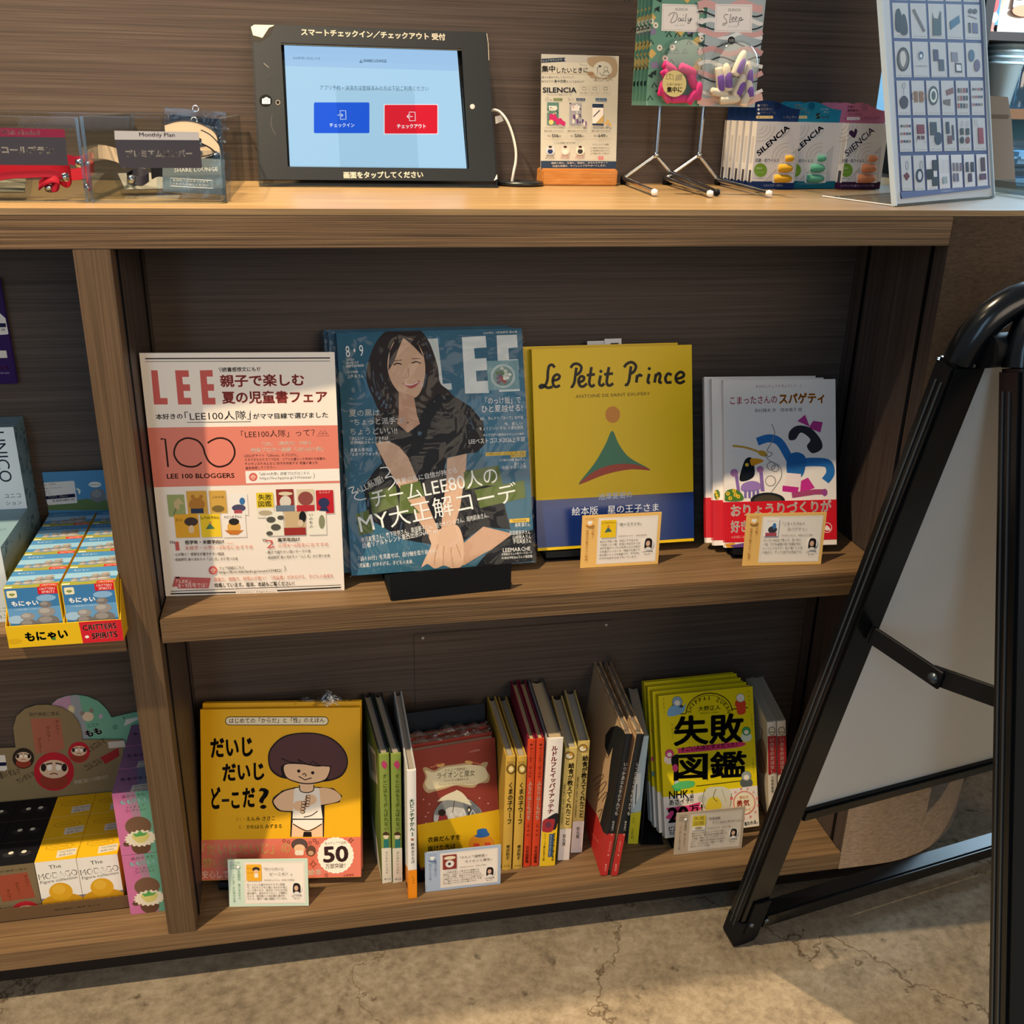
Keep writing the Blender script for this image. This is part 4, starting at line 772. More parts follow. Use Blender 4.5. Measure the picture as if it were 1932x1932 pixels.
# --- red novel in wrap with a yellow band
NW, NH = 0.1180, 0.1760
MN = frame((0.0985, 0.0500, ZB + .0124), 7.6, 13.5, -0.4)
def narnia(M, label, art):
    th, c, pg = cover_book('book', M, NW, NH, .0135, label, 'book', 'red story books with a yellow band', '8E3A2E', 'DCCBB0', False, .35)
    c.box(-.0003, NW + .0002, -.0003, .0139, .004, .068, ink('E9B51C', .35, .3))
    if art:
        A = Art(c, M, NW, NH, view=(660, 1240, 4.027), rough=.35)
        A.poly([(555, 850), (580, 835), (640, 860), (700, 830), (800, 815), (900, 805), (960, 830), (1010, 800), (1050, 800), (1035, 850), (1062, 900), (1050, 950), (980, 960), (940, 990), (860, 985), (800, 975), (720, 1000), (640, 1020), (590, 1030), (555, 980), (575, 910)], 'C0A478', True)
        A.poly([(575, 860), (640, 875), (720, 840), (820, 826), (920, 818), (1010, 830), (1045, 880), (1035, 930), (940, 970), (830, 968), (720, 985), (610, 1005), (570, 960), (590, 910)], 'EAD9AE', True)
        A.ell(690, 820, 32, 12, 'D9A860', 16, -15); A.ell(905, 798, 32, 12, 'D9A860', 16, 8); A.line([(610, 835), (640, 830), (660, 815), (700, 812)], 8, 'C87850', True); A.line([(940, 800), (980, 810), (1000, 825)], 8, 'C87850', True)
        A.text('ナルニア国物語 1', 720, 872, 890, 858, 24, '6A4A2A', .0, 1); A.text('ライオンと魔女', 662, 926, 948, 902, 50, '2E2018', .008, 3); A.text('C.S.ルイス 小澤身和子 訳', 712, 948, 902, 934, 20, '5A4028', 0, 1); A.text('The Lion, the Witch and the Wardrobe', 672, 978, 952, 962, 18, 'B09A6A', 0, 1)
        A.ell(818, 1225, 188, 170, '5A241E'); A.ell(818, 1225, 182, 164, 'CFC8BE'); A.poly([(640, 1180), (720, 1090), (860, 1070), (990, 1150), (1000, 1240), (900, 1160), (760, 1140), (690, 1200)], '8A8A86', True); A.poly([(860, 1080), (960, 1120), (1000, 1220), (930, 1290), (880, 1180)], '6E7276', True)
        for k in range(14): A.line([(650 + 24 * k, 1260 - 30 * (k % 3)), (670 + 24 * k, 1220 - 30 * (k % 3)), (690 + 24 * k, 1255 - 30 * (k % 3))], 6, 'EDE8DE')
        A.poly([(665, 1095), (720, 1050), (800, 1015), (812, 1008), (860, 1035), (915, 1105), (920, 1125), (860, 1105), (800, 1090), (740, 1085)], 'E3D6B4', True); A.line([(795, 1090), (780, 1180)], 5, '4A3A30'); A.line([(905, 1160), (910, 1290)], 9, '22201E'); A.ell(905, 1155, 16, 22, '3A3632'); A.ell(905, 1160, 8, 12, 'F2E6C0')
        A.poly([(668, 1310), (680, 1200), (720, 1190), (745, 1230), (740, 1310)], 'A83A3A', True); A.ell(700, 1180, 30, 26, '33261F'); A.ell(815, 1260, 30, 40, '7A6E66'); A.ell(815, 1222, 22, 16, 'C2AE98')
        for x, y in ((560, 1080), (605, 1115), (595, 1180), (580, 1260), (985, 1070), (1050, 1110), (1070, 1180), (1050, 1240), (575, 1210), (1040, 1200)): A.ell(x, y, 6, 6, 'D8A890', 8)
        A.fill('E9B51C', 0, .004, NW, .068); A.off = max(A.off, 6e-4)
        A.text('衣装だんすを', 590, 1408, 838, 1384, 42, '33240E', .025, 3); A.text('抜けた先は', 590, 1476, 802, 1452, 42, '33240E', .025, 3); A.ell(1000, 1420, 100, 80, 'E0922A'); A.poly([(945, 1355), (965, 1345), (970, 1310), (1030, 1300), (1050, 1330), (1062, 1342), (1040, 1362), (980, 1370)], '2E68B0', True)
        for x, y in ((962, 1425), (1045, 1418)): A.ell(x - 10, y, 14, 14, 'D84A30', 10); A.ell(x + 10, y, 14, 14, 'D84A30', 10); A.poly([(x - 24, y + 4), (x + 24, y + 4), (x, y + 30)], 'D84A30')
        MB().sheet(24, 24, lambda u, v: (-.002 + u * (NW + .004), -.0012 - .0006 * math.sin(19 * u + 11 * v) * math.sin(13 * v) - .0003, v * NH), FILM).build('plastic_wrap', th)
    return th, c, pg
finish(*narnia(MN, 'wrapped red story book with a yellow band, front copy', True))
for k, (dz, lb) in enumerate(((.004, 'wrapped red story book with a yellow band, directly behind the front copy'), (.008, 'rearmost wrapped red story book with crumpled film at its top'))):
    M2 = MN.copy(); M2.translation = MN.translation + MN.to_3x3() @ Vector((0, .0142 * (k + 1), dz)); th, c, pg = narnia(M2, lb, False); finish(th, c, pg)
    MB().sheet(40, 10, lambda u, v: (-.001 + u * (NW + .002), -.002 + v * .016, NH + (.0015 + .006 * abs(math.sin(7 * u + k)) * math.sin(math.pi * u) + .0035 * math.sin(37 * u + 5 * v)) * math.sin(math.pi * v)), FILMC).build('plastic_wrap', th)
q0 = atZ(786, 1640, ZB); Ms = frame((0.0935, 0.0400, ZB + .0003), 5.0)
t = thing('book_stand', Ms, 'tall black book stand whose back plate rises behind the wrapped red story books', 'book stand')
MB().box(0, .122, 0.0, .10, 0, .002, BLACKMAT).build('foot', t); MB().box(0, .122, 0.006, .03, .002, .0105, BLACKMAT).build('seat', t)
MB().box(0.0, .122, 0, .002, .0, .208, ink('161B22', .55), 0, 1, Matrix.Translation((0, .062, .002)) @ Matrix.Rotation(R(-14), 4, 'X')).build('back_rest', t)
pop_card(frame((0.1017, 0.0200, ZB + .0004), -0.42, 1.64, -.11), .1050, .0663, 'pale blue bordered card in front of the wrapped red story books', 'A9B8CC', 'F0E4D6', '4A6288', ('親子で語りたい', '深いテーマの本'), ('「ナルニア国物語 1', '　　ライオンと魔女」'), ('この作品を読んで育まれた想像力は', '宝物は、大人になった今も色あせな', 'い一生の宝物。自身のみならず子ども', 'が触れる“ファンタジーの王道”をたど', 'る、海外でも広く読み継がれている名', '作が読んでもらえたら幸いです。'), '241A18', th_lion, '発行年月:2024/4/5　出版社:新潮社')

# --- standing books, spines to the front
def spine_book(M, w, h, d, label, group, spine_col, pages='B9AA94', hard=True, side=None, front=None, board=None):
    th = thing('book', M, label, 'book', group); ct = .0022 if hard else .0006
    c = MB(); m = ink(spine_col, .4); ms = ink(side or spine_col, .4); mf = ink(front or side or spine_col, .4)
    n = 6; pts = [(0, .0015)] + [(w * k / n, .0015 - .0015 * math.sin(math.pi * k / n)) for k in range(1, n)] + [(w, .0015), (w, .0034), (0, .0034)]
    c.prism(pts, lambda a, b, dd: (a, b, dd), 0, h, m)
    c.box(0, ct, .0034, d, 0, h, ms); c.box(w - ct, w, .0034, d, 0, h, mf)
    if board:
        mb_ = ink(board, .5); c.box(.0003, ct - .0002, .004, d - .001, h, h + .0012, mb_); c.box(w - ct + .0002, w - .0003, .004, d - .001, h, h + .0012, mb_)
    o = .003 if hard else .0004
    p = MB(); e = d - (.004 if hard else .0005); k2 = w - 2 * ct
    p.prism([(ct + .0001, .0040), (w - ct - .0001, .0040), (w - ct - .0001, e), (ct + k2 * .5, e - .004), (ct + .0001, e)], lambda a, b, dd: (a, b, dd), o, h - o, ink(pages, .85, .1))
    return th, c, p
def sart(c, M, w, h, v): return Art(c, M, w, h, view=v, rough=.4)
VS = (900, 1220, 4.2); VG = (660, 1240, 4.027)
BKS = {}
def place(x, y, yaw, lean): return frame((x, y, ZB + .0005), yaw, 0, lean)
# two green books
for k, (x, y, lean, xs, lb) in enumerate(((.0446, .0459, -.5, (225, 290, 248, 322), 'green spined picture book beside the yellow picture books, left one of two'), (.0592, .0440, -.7, (320, 390, 328, 402), 'green spined picture book next to the white spined book, right one of two'))):
    M = place(x, y, 5.5, lean); w_, h_, d_ = .0132, .2134, .1529
    th, c, p = spine_book(M, w_, h_, d_, lb, 'green spined picture books', '8A9A48', 'A79C8C', True, '6B7C3C', '1E2A34', '232C34')
    A = sart(c, M, w_, h_, VG); a, b, e, f = xs
    def X(u, y): t_ = (y - 745) / 975; return a + (e - a) * t_ + u * ((b - a) + ((f - e) - (b - a)) * t_)
    A.poly([(X(-.1, 1450), 1452), (X(1.1, 1450), 1446), (X(1.1, 1740), 1745), (X(-.1, 1740), 1745)], 'E8E0CC')
    A.poly([(X(.2, 830), 815), (X(.5, 790), 785), (X(.85, 830), 815), (X(.6, 850), 850)], 'B8406A', True)
    A.vtext('オレにはもうがんばれない', X(.55, 890), 885, X(.55, 1320), 1320, 30, '5A6A24', .02); A.ell(X(.5, 1360), 1362, 20, 20, 'E8D8B8'); A.poly([(X(.15, 1350), 1350), (X(.5, 1320), 1325), (X(.9, 1350), 1350)], '4A3426', True); A.rect(X(.25, 1390), 1388, X(.8, 1390), 1445, '2E7A72')
    A.vtext('ヨシタケシンスケ', X(.5, 1480), 1475, X(.5, 1650), 1650, 24, '3A3424', .02, 1); A.text('童心社', X(.2, 1690), 1692, X(.85, 1690), 1690, 14, '3A3424', .02, 1)
    if k == 0:   # price label on the side that shows
        S = Art(c, M, d_, h_, (0, d_, 0), (0, -1, 0), (0, 0, 1), VG, .5); S.poly([(135, 640), (195, 720), (210, 965), (150, 905)], 'C9BE9E'); S.poly([(150, 690), (190, 745), (197, 900), (160, 850)], '8A8468'); S.poly([(165, 1180), (205, 1380), (245, 1720), (215, 1740)], 'DCD3BC')
    finish(th, c, p)
M = place(.0776, .0111, .7, -.6); w_, h_, d_ = .0118, .2096, .1918
th, c, p = spine_book(M, w_, h_, d_, 'white spined book with an orange foot beside the green spined books', None, 'EDE8E0', 'A0968A', True, 'E8E4DC', 'E8E4DC', 'B8B8B4')
A = sart(c, M, w_, h_, VG); A.poly([(430, 1622), (520, 1612), (520, 1850), (430, 1850)], 'EE8E1E')
A.vtext('大ピンチずかん', 470, 1075, 474, 1320, 36, '2E8A5A', .035); A.vtext('3', 474, 1325, 475, 1362, 34, '2E8A5A', .03); A.ell(475, 1385, 12, 10, 'A87858'); A.vtext('鈴木のりたけ', 477, 1410, 480, 1570, 26, '3A302A', .02); A.vtext('しょい', 482, 1660, 484, 1725, 26, '33200E', .03, 1)
S = Art(c, M, d_, h_, (0, d_, 0), (0, -1, 0), (0, 0, 1), VG, .5); S.poly([(395, 1530), (440, 1600), (450, 1850), (410, 1720)], 'E8882A'); S.ell(428, 1740, 10, 36, '2A1E18')
finish(th, c, p)
# spines h1..h7
def row(name, M, w, h, d, xs, label, group, col, vtexts, board=None, pages='B4A894', side=None, front=None, extra=None, hard=True):
    th, c, p = spine_book(M, w, h, d, label, group, col, pages, hard, side, front, board); A = sart(c, M, w, h, VS)
    (a, b, y0), (e, f, y1) = xs
    def X(u, y): t_ = (y - y0) / (y1 - y0); l = a + (e - a) * t_; r_ = b + (f - b) * t_; return l + u * (r_ - l)
    if extra: extra(A, X)
    for s_, u, ya, yb, wd, cc, bo in vtexts: A.vtext(s_, X(u, ya), ya, X(u, yb), yb, wd, cc, bo)
    finish(th, c, p); return th
def bear(A, X):
    A.text('おはなし', X(.15, 930), 930, X(.9, 930), 926, 20, '4A3A1E', .02, 1)
    for k in range(20): a = k * 18; A.ell(X(.55, 970) + 32 * math.cos(R(a)), 970 + 36 * math.sin(R(a)), 6, 6, '5A4426', 6)
    A.ell(X(.55, 970), 970, 18, 20, 'F0DCA0'); A.text('ポプラ社', X(.15, 1745), 1748, X(.85, 1745), 1744, 16, '6A5020', .01, 1)
row('a', place(.2138, .0440, .5, -.65), .0130, .1919, .1521, ((230, 310, 878), (200, 268, 1772)), 'yellow ochre spined storybook by the blue card, left one of two', 'yellow ochre spined storybooks', 'CFA548', [('くまの子ウーフ', .58, 1075, 1410, 42, '33281C', .025), ('神沢利子', .55, 1570, 1690, 28, '33281C', .02)], None, 'A89C8A', 'B8943C', 'C8A24A', bear)
row('a', place(.2290, .0440, 0.1, -.7), .0134, .1905, .1521, ((318, 398, 874), (282, 360, 1763)), 'yellow ochre spined storybook by the red spines, right one of two', 'yellow ochre spined storybooks', 'CFA548', [('くまの子ウーフ', .55, 1075, 1410, 42, '33281C', .025), ('神沢利子', .55, 1570, 1690, 28, '33281C', .02)], None, 'A89C8A', 'B8943C', 'C8A24A', bear)
def frog(A, X): A.ell(X(.45, 778), 778, 9, 9, '5A1810')
for x, xs, lb in ((.2444, ((402, 468, 742), (365, 420, 1750)), 'thin red orange spined storybook, left one of two'), (.2562, ((475, 545, 736), (430, 490, 1739)), 'thin red orange spined storybook, next to the white spined one')):
    row('r', place(x, .0460, -1.4, -.45), .0107, .2148, .1520, xs, lb, 'red orange spined storybooks', 'CF4426', [('アーノルド・ローベル', .45, 800, 1040, 22, '4A130C', .02), ('ふたりはともだち', .5, 1065, 1375, 34, 'F4D8BE', .035), ('三木 卓 訳', .5, 1400, 1500, 20, '3A100A', .01), ('文化出版局', .5, 1580, 1715, 26, '3A100A', .02)], '7E1E38', 'C8B083', '7A1A34', '7A1A34', frog)
def cat(A, X):
    A.poly([(480, 1445), (640, 1400), (640, 1760), (480, 1760)], 'ECC12A'); A.poly([(X(.1, 1370), 1375), (X(.75, 1360), 1362), (X(.72, 1460), 1460), (X(.06, 1462), 1462)], 'A8323A', True); A.poly([(X(.3, 1365), 1365), (X(.75, 1330), 1325), (X(1, 1330), 1330), (X(.95, 1430), 1430), (X(.75, 1450), 1450), (X(.8, 1370), 1370)], '26222A', True); A.ell(X(.42, 1410), 1412, 24, 24, '6A3A4A')
    A.rect(X(.52, 1480), 1485, X(.72, 1480), 1665, '33587A')
row('w', place(.2680, .0440, -2.0, -1.15), .0220, .2156, .1532, ((555, 685, 730), (492, 615, 1743)), 'thick white spined storybook with red lettering and a yellow band', None, 'EFE6DA', [('ルドルフとイッパイアッテナ', .5, 785, 1325, 52, 'A8202C', .035), ('シリーズ累計百万部', .26, 1480, 1700, 18, '3A3020', .015), ('ネコのもじがよめた', .63, 1492, 1660, 18, 'E8E4DC', .015), ('直木賞作家が贈る冒険', .84, 1475, 1700, 20, '3A3020', .015)], '3A3840', 'C0A987', 'DDD6CC', '8E8A82', cat)
def lunch(A, X, y0):
    A.poly([(600, y0 + 640), (900, y0 + 632), (900, 1760), (600, 1760)], 'E6D8CE'); A.ell(X(.45, y0 + 55), y0 + 58, 38, 34, '8A6A34'); A.ell(X(.42, y0 + 52), y0 + 60, 26, 20, 'EADFC0'); A.ell(X(.55, y0 + 55), y0 + 48, 12, 12, 'C9983A')
    for k in range(1): pass
for x, y, yaw, lean, xs, lb, y0 in ((.2963, .0520, -4.2, -1.2, ((698, 785, 806), (632, 725, 1694)), 'pale yellow spined book with a pink foot, left one of two', 806), (.3185, .0645, -5.0, -.8, ((800, 900, 748), (742, 835, 1631)), 'pale yellow spined book with a pink foot, beside the black and red picture books', 748)):
    dy = y0 - 806
    row('y', place(x, y, yaw, lean), .0165, .1918, .1335, xs, lb, 'pale yellow spined books with a pink foot', 'D8BC6C', [('給食が教えてくれたこと', .68, 920 + dy, 1415 + dy, 46, '33281A', .03), ('「最高の献立」を作る、ぼくは学校栄養士', .2, 1075 + dy, 1415 + dy, 17, '5A4A2A', .01), ('松丸奨', .5, 1485 + dy, 1580 + dy, 28, '3A302A', .02)], None, 'A9A296', 'D6BE74', 'D6BE74', lambda A, X, y0=y0: lunch(A, X, y0))
# two black and red picture books leaning to the right
HW, HH, HD = .0098, .2345, .192
def memo(M, label, first):
    th, c, p = spine_book(M, HW, HH, HD, label, 'black and red picture books', '202326', 'A89A8C', True, 'C3A27C', 'C3A27C', None)
    A = sart(c, M, HW, HH, VS); A.fill('B8322E', -.01, 0, HW + .01, .073)
    x0, x1, x2, x3 = (1218, 1165, 1075, 1005) if first else (1305, 1250, 1160, 1085)
    A.vtext('いつかあなたをわすれても', x0 - 38 if first else x0 - 26, 915, x2 + 27 if first else x2 + 40, 1340, 30, 'D8D2C8', .02); A.vtext('桜木紫乃 文', x2 + 8 if first else x2 + 20, 1380, x2 - 8 if first else x2 + 4, 1500, 18, 'C8C2B8', 0, 1); A.vtext('オザワミカ 絵', x3 + 55 if first else x3 + 52, 1540, x3 + 34 if first else x3 + 34, 1660, 16, 'E8B0A0', 0, 1); A.vtext('集英社', x3 + 18, 1720, x3 + 12, 1780, 14, 'E8B0A0', 0, 1)
    if first:
        S = Art(c, M, HD, HH, (0, HD, 0), (0, -1, 0), (0, 0, 1), VS, .45)
        S.poly([(1110, 625), (1060, 640), (1018, 700), (1012, 790), (1040, 870), (1075, 800), (1060, 900), (1048, 1000), (1035, 1150), (1000, 1290), (975, 1400), (1000, 1470), (1060, 1510), (1120, 1500), (1260, 720)], '202326')
        S.poly([(860, 1190), (900, 1260), (950, 1330), (1000, 1470), (1060, 1512), (1110, 1500), (1010, 1860), (860, 1700)], 'B8322E')
        for q in (((915, 1065), (960, 1030), (1000, 1015), (990, 1050), (930, 1110)), ((940, 1140), (1000, 1080), (1025, 1075), (1000, 1130), (950, 1180)), ((960, 1220), (1010, 1160), (1030, 1160), (990, 1230)), ((955, 1310), (985, 1290), (990, 1300), (965, 1370))): S.line(q, 5, '2A221C', True)
        S.line([(1075, 790), (1040, 880), (1020, 860)], 4, '2A221C', True); S.text('詩集のような絵本', 905, 1480, 965, 1560, 12, 'E0A898', 0, 1)
    finish(th, c, p)
    cs = MB().sheet(8, 30, lambda u, v: (-.001 + u * (HW + .002), .004 + v * (HD - .006), HH - .0025 + .004 * math.sin(math.pi * u) + .0016 * math.sin(40 * v + 5 * u) + (.014 * max(0, v - .72) * 3.5 * math.sin(math.pi * u) if not first else 0)), FILMC); cs.build('plastic_wrap', th)
memo(frame((.3489, .0110, ZB + .0015), -2.4, 0, -5.3), 'black spined picture book with a red foot and tan cover, left one of two', True)
memo(frame((.3630, .0085, ZB + .0015), -2.6, 0, -5.6), 'black spined picture book with a red foot, right one of two', False)
# slim blue-green book with a yellow foot
M = place(.4068, .0700, -10, -1.0); th, c, p = spine_book(M, .0146, .188, .128, 'blue spined book with a yellow green foot beside the dark bookend', None, 'AFC3CC', 'A39A8C', False, '5C8088', '2E5E62', None)
A = sart(c, M, .0146, .188, VS); A.poly([(1150, 1330), (1350, 1300), (1350, 1600), (1150, 1600)], 'C9C02E'); A.vtext('11歳の君へ', 1242, 1330, 1238, 1410, 26, '6A7A20', .02, 1); A.vtext('今泉忠明', 1232, 1440, 1228, 1525, 24, '33401A', .02, 1); A.poly([(1240, 1010), (1300, 1000), (1290, 1180), (1235, 1290)], 'D9DEDC'); A.line([(1265, 1090), (1255, 1250)], 8, '3A5A6A')
finish(th, c, p)
t = thing('bookend', frame((.4245, .0640, ZB + .0004), -8), 'dark metal bookend standing between the blue spined book and the yellow books', 'bookend')
MB().box(0, .034, 0, .10, 0, .0016, BLACKMAT).build('foot', t); MB().prism([(0, 0), (.105, 0), (.105, .15), (.09, .168), (.02, .168), (0, .15)], lambda a, b, d: (d, a, b), 0, .0016, BLACKMAT).build('plate', t)

# --- yellow book with big black lettering, four copies
SW, SH = .1485, .2117
def fail(M, label, art):
    th, c, pg = cover_book('book', M, SW, SH, .0118, label, 'book', 'yellow books with big black lettering', 'E6CC12', 'CFC0A0', False, .35)
    c.box(-.0003, SW + .0002, -.0003, .0121, .0006, .0615, ink('ECE0D2', .4, .25))
    if art:
        A = Art(c, M, SW, SH, view=(1200, 1250, 4.953), rough=.35); K = '15130F'
        pts = [(385, 482), (455, 478)] + [(682 - 215 * math.cos(R(a)), 478 - 12 * (a / 180) * 2 - 180 * math.sin(R(a))) for a in range(0, 181, 12)] + [(900, 436), (1048, 420)]
        A.line(pts, 9, K); A.line([(p[0], p[1]) for p in [(682 - 198 * math.cos(R(a)), 470 - 165 * math.sin(R(a))) for a in range(20, 165, 12)]], 4, K)
        for k, ch in enumerate('SHIPPAI ZUKAN'):
            if ch == ' ': continue
            a = R(12 + 156 * k / 12); x = 682 - 172 * math.cos(a); y = 478 - 138 * math.sin(a); ca, sa = math.sin(a), -math.cos(a)
            hw = 4 if ch == 'I' else 13; A.text(ch, x - hw * ca, y - hw * sa + 12, x + hw * ca, y + hw * sa + 12, 38, K, .02)
        A.text('大野正人', 582, 456, 790, 440, 46, K, .015); A.text('MASATO OHNO', 600, 482, 775, 470, 14, K, .01, 1)
        A.text('失敗', 350, 785, 1008, 748, 285, K, .03, 4)
        A.poly([(392, 812), (410, 800), (955, 742), (962, 790), (420, 848), (395, 842)], 'D83A6A', True); A.text('すごい人ほどダメだった！', 418, 836, 945, 786, 46, K, .025)
        A.text('図鑑', 350, 1108, 1032, 1072, 258, K, .026, 4); A.line([(375, 890), (670, 852), (665, 1100)], 10, K); A.line([(560, 1155), (985, 1105)], 7, K)
        # little cartoon heads
        for x, y, r_, c1, c2 in ((385, 365, 48, '8FA6B8', '2E3440'), (975, 330, 40, 'EFE3CF', 'D8462A'), (1030, 640, 40, '3E9A5A', 'D8DCC0'), (312, 850, 40, 'D84478', 'F0D8C8'), (385, 1130, 30, 'B8C4C0', '4AA85A'), (1030, 1060, 46, '9AA09A', '5A5E5A')): A.ell(x, y + r_ * 1.4, r_ * 1.3, r_ * 1.1, c2); A.ell(x, y, r_, r_, c1); A.ell(x, y + r_ * .25, r_ * .55, r_ * .5, 'EFE0C8'); A.ring(x, y, r_, r_, 3, '4A4430', 18)
        A.poly([(300, 440), (350, 400), (430, 420), (460, 380), (450, 450), (390, 490), (300, 500)], '7FA8C8', True); A.poly([(945, 390), (1010, 380), (1020, 470), (950, 480)], 'D8462A', True); A.poly([(330, 1160), (420, 1110), (540, 1110), (530, 1160), (420, 1180)], '5AB868', True); A.poly([(330, 890), (390, 860), (380, 960), (340, 970)], K, True); A.ell(365, 985, 26, 36, 'D84478')
        for x, y in ((255, 330), (335, 570), (1050, 260), (1078, 480), (1090, 890)): A.vtext('アキャ〜', x, y, x + 8, y + 150, 18, '5A5020', 0, 1)
        A.fill('ECE0D2', 0, .0006, SW, .0617); A.off = max(A.off, 8e-4)
        A.text('NHK', 306, 1276, 488, 1262, 74, K, .02, 3); A.vtext('で紹介', 518, 1190, 522, 1310, 34, K, .02); A.text('あさイチ', 308, 1335, 510, 1308, 50, K, .02)
        A.poly([(280, 1360), (350, 1350), (480, 1335), (600, 1300), (590, 1350), (630, 1350), (560, 1400), (470, 1420), (400, 1490), (330, 1470), (270, 1450), (310, 1410)], 'E84A86'); A.text('20', 300, 1502, 492, 1478, 146, K, .035, 3); A.text('万！', 498, 1408, 625, 1390, 70, K, .03, 3); A.text('ピンチ', 305, 1575, 420, 1568, 46, K, .03); A.text('教室でも', 312, 1612, 400, 1606, 32, K, .02, 1)
        A.poly([(640, 1360), (620, 1290), (660, 1180), (740, 1160), (830, 1165), (890, 1220), (880, 1340), (800, 1380)], 'D8D2BC', True); A.poly([(650, 1350), (680, 1270), (760, 1260), (800, 1340), (740, 1400), (660, 1390)], 'E3C93A', True); A.line([(745, 1180), (720, 1260), (760, 1300)], 8, '8A7A3A', True); A.line([(800, 1180), (840, 1300)], 8, 'B8AE98', True); A.ell(615, 1270, 38, 34, 'C8C4B4'); A.line([(640, 1180), (620, 1290), (650, 1370)], 5, '7A725A', True); A.line([(890, 1220), (880, 1340)], 5, '7A725A')
        A.ring(1010, 1310, 100, 108, 7, 'E8603A', 30); A.ell(1010, 1310, 92, 100, 'F4E4C4'); A.text('勇気', 938, 1352, 1060, 1338, 64, 'E8482A', .03, 3); A.text('読めば', 965, 1278, 1048, 1268, 32, 'E88A2A', .02); A.text('わく', 1000, 1390, 1070, 1384, 30, 'E8603A', .02)
        for k, ch in enumerate('10歳から読める実話集'): a = R(-160 + 28 * k); x, y = 1010 + 128 * math.cos(a), 1316 + 140 * math.sin(a); A.text(ch, x - 12, y + 12, x + 12, y + 11, 26, 'E0605A', .01, 1)
        A.text('と言われる。', 985, 1530, 1135, 1502, 38, K, .02)
    else:
        A = Art(c, M, SW, SH, view=(1200, 1250, 4.953), rough=.35)
        for y, cc in ((640, 'D84478'), (900, 'D84478'), (1040, '5A8A9A')): A.ell(155, y, 14, 26, cc, 10)
    return th, c, pg
MS = frame((.4598, .0583, ZB + .0124), 1.56, 20.31, -.02)
finish(*fail(MS, 'front copy of the yellow book with big black lettering and a white band', True))
for k, (dx, lb) in enumerate(((-.0045, 'second yellow book with big black lettering, directly behind the front copy'), (-.0075, 'third yellow book with big black lettering from the front'), (-.0085, 'rearmost yellow book with big black lettering of the four'))):
    M2 = MS.copy(); M2.translation = MS.translation + MS.to_3x3() @ Vector((dx, .0122 * (k + 1), .0045 * (k + 1))); finish(*fail(M2, lb, False))
book_stand((.468, .046, ZB + .0003), 1.5, .11, .07, .15, 'black book stand under the yellow books with big black lettering', 20.3, .004, None, .0095)
pop_card(frame((.4658, .0357, ZB + .0004), -.92, 3.55, -.05), .1043, .0710, 'grey beige card in front of the yellow books with big black lettering', 'B9A68E', 'D9CBB8', '5A4C3E', ('自由研究 身のまわりの', '「ふしぎ」から学べる本'), ('「失敗図鑑', 'すごい人ほどダメだった！」'), ('偉人たちの失敗をしょうもない面も', '含めながら、親や大人が率直に教えて', 'の本書。失敗しないことがゴールで', 'はなく、挑戦できた気持ちが大切だと', '学べ、子どもに読んで欲しい一冊で', '読みものとしても◎'), '1E1816', th_fail, '発行年月:2018/5/2　出版社:文響社', 'book')
# two tilted books behind the A-board leg
for k, (x, lb, xs) in enumerate(((.6335, 'white and red spined book leaning left beside the yellow books, left one of two', (1230, 1305, 1240)), (.6485, 'white and red spined book leaning left behind the pavement sign, right one of two', (1320, 1398, 1330)))):
    M = frame((x, .0795, ZB + .0018), -8, 0, 7.5); w_, h_, d_ = .0130, .1812, .1260
    th, c, p = spine_book(M, w_, h_, d_, lb, 'white and red spined books leaning left', 'E6DCCB', 'AFA391', False, 'DDD0B8', 'DDD0B8')
    A = sart(c, M, w_, h_, (1200, 1250, 4.953)); a, b, e = xs
    A.poly([(a - 6, 690), (b + 4, 682), (b + 8, 1030), (a + 4, 1050)], 'A8262E'); A.ell((a + b) / 2 + 2, 640, 32, 40, 'D8CBB4'); A.ring((a + b) / 2 + 2, 640, 30, 38, 6, '4A4034', 14); A.line([((a + b) / 2 - 20, 650), ((a + b) / 2 + 24, 650)], 6, '4A4034')
    A.vtext('いのちのおはなし', (a + b) / 2 + 2, 700, (a + b) / 2 + 8, 1040, 42, 'EFE6D8', .03); A.vtext('日野原重明', (a + b) / 2 + 6, 1060, (a + b) / 2 + 8, 1220, 26, '33261C', .02, 1)
    if k == 0:
        S = Art(c, M, d_, h_, (0, d_, 0), (0, -1, 0), (0, 0, 1), (1200, 1250, 4.953), .5); S.poly([(1130, 760), (1190, 720), (1225, 900), (1220, 1030), (1150, 1000)], 'B08A6A', True); S.line([(1150, 600), (1180, 640), (1170, 740)], 8, '8A6A4A', True); S.line([(1160, 800), (1215, 1020)], 6, '5A4434', True)
    finish(th, c, p)
# ================================================================ on the counter top
def vpx(V): return lambda x, y: (V[0] + x / V[2], V[1] + y / V[2])
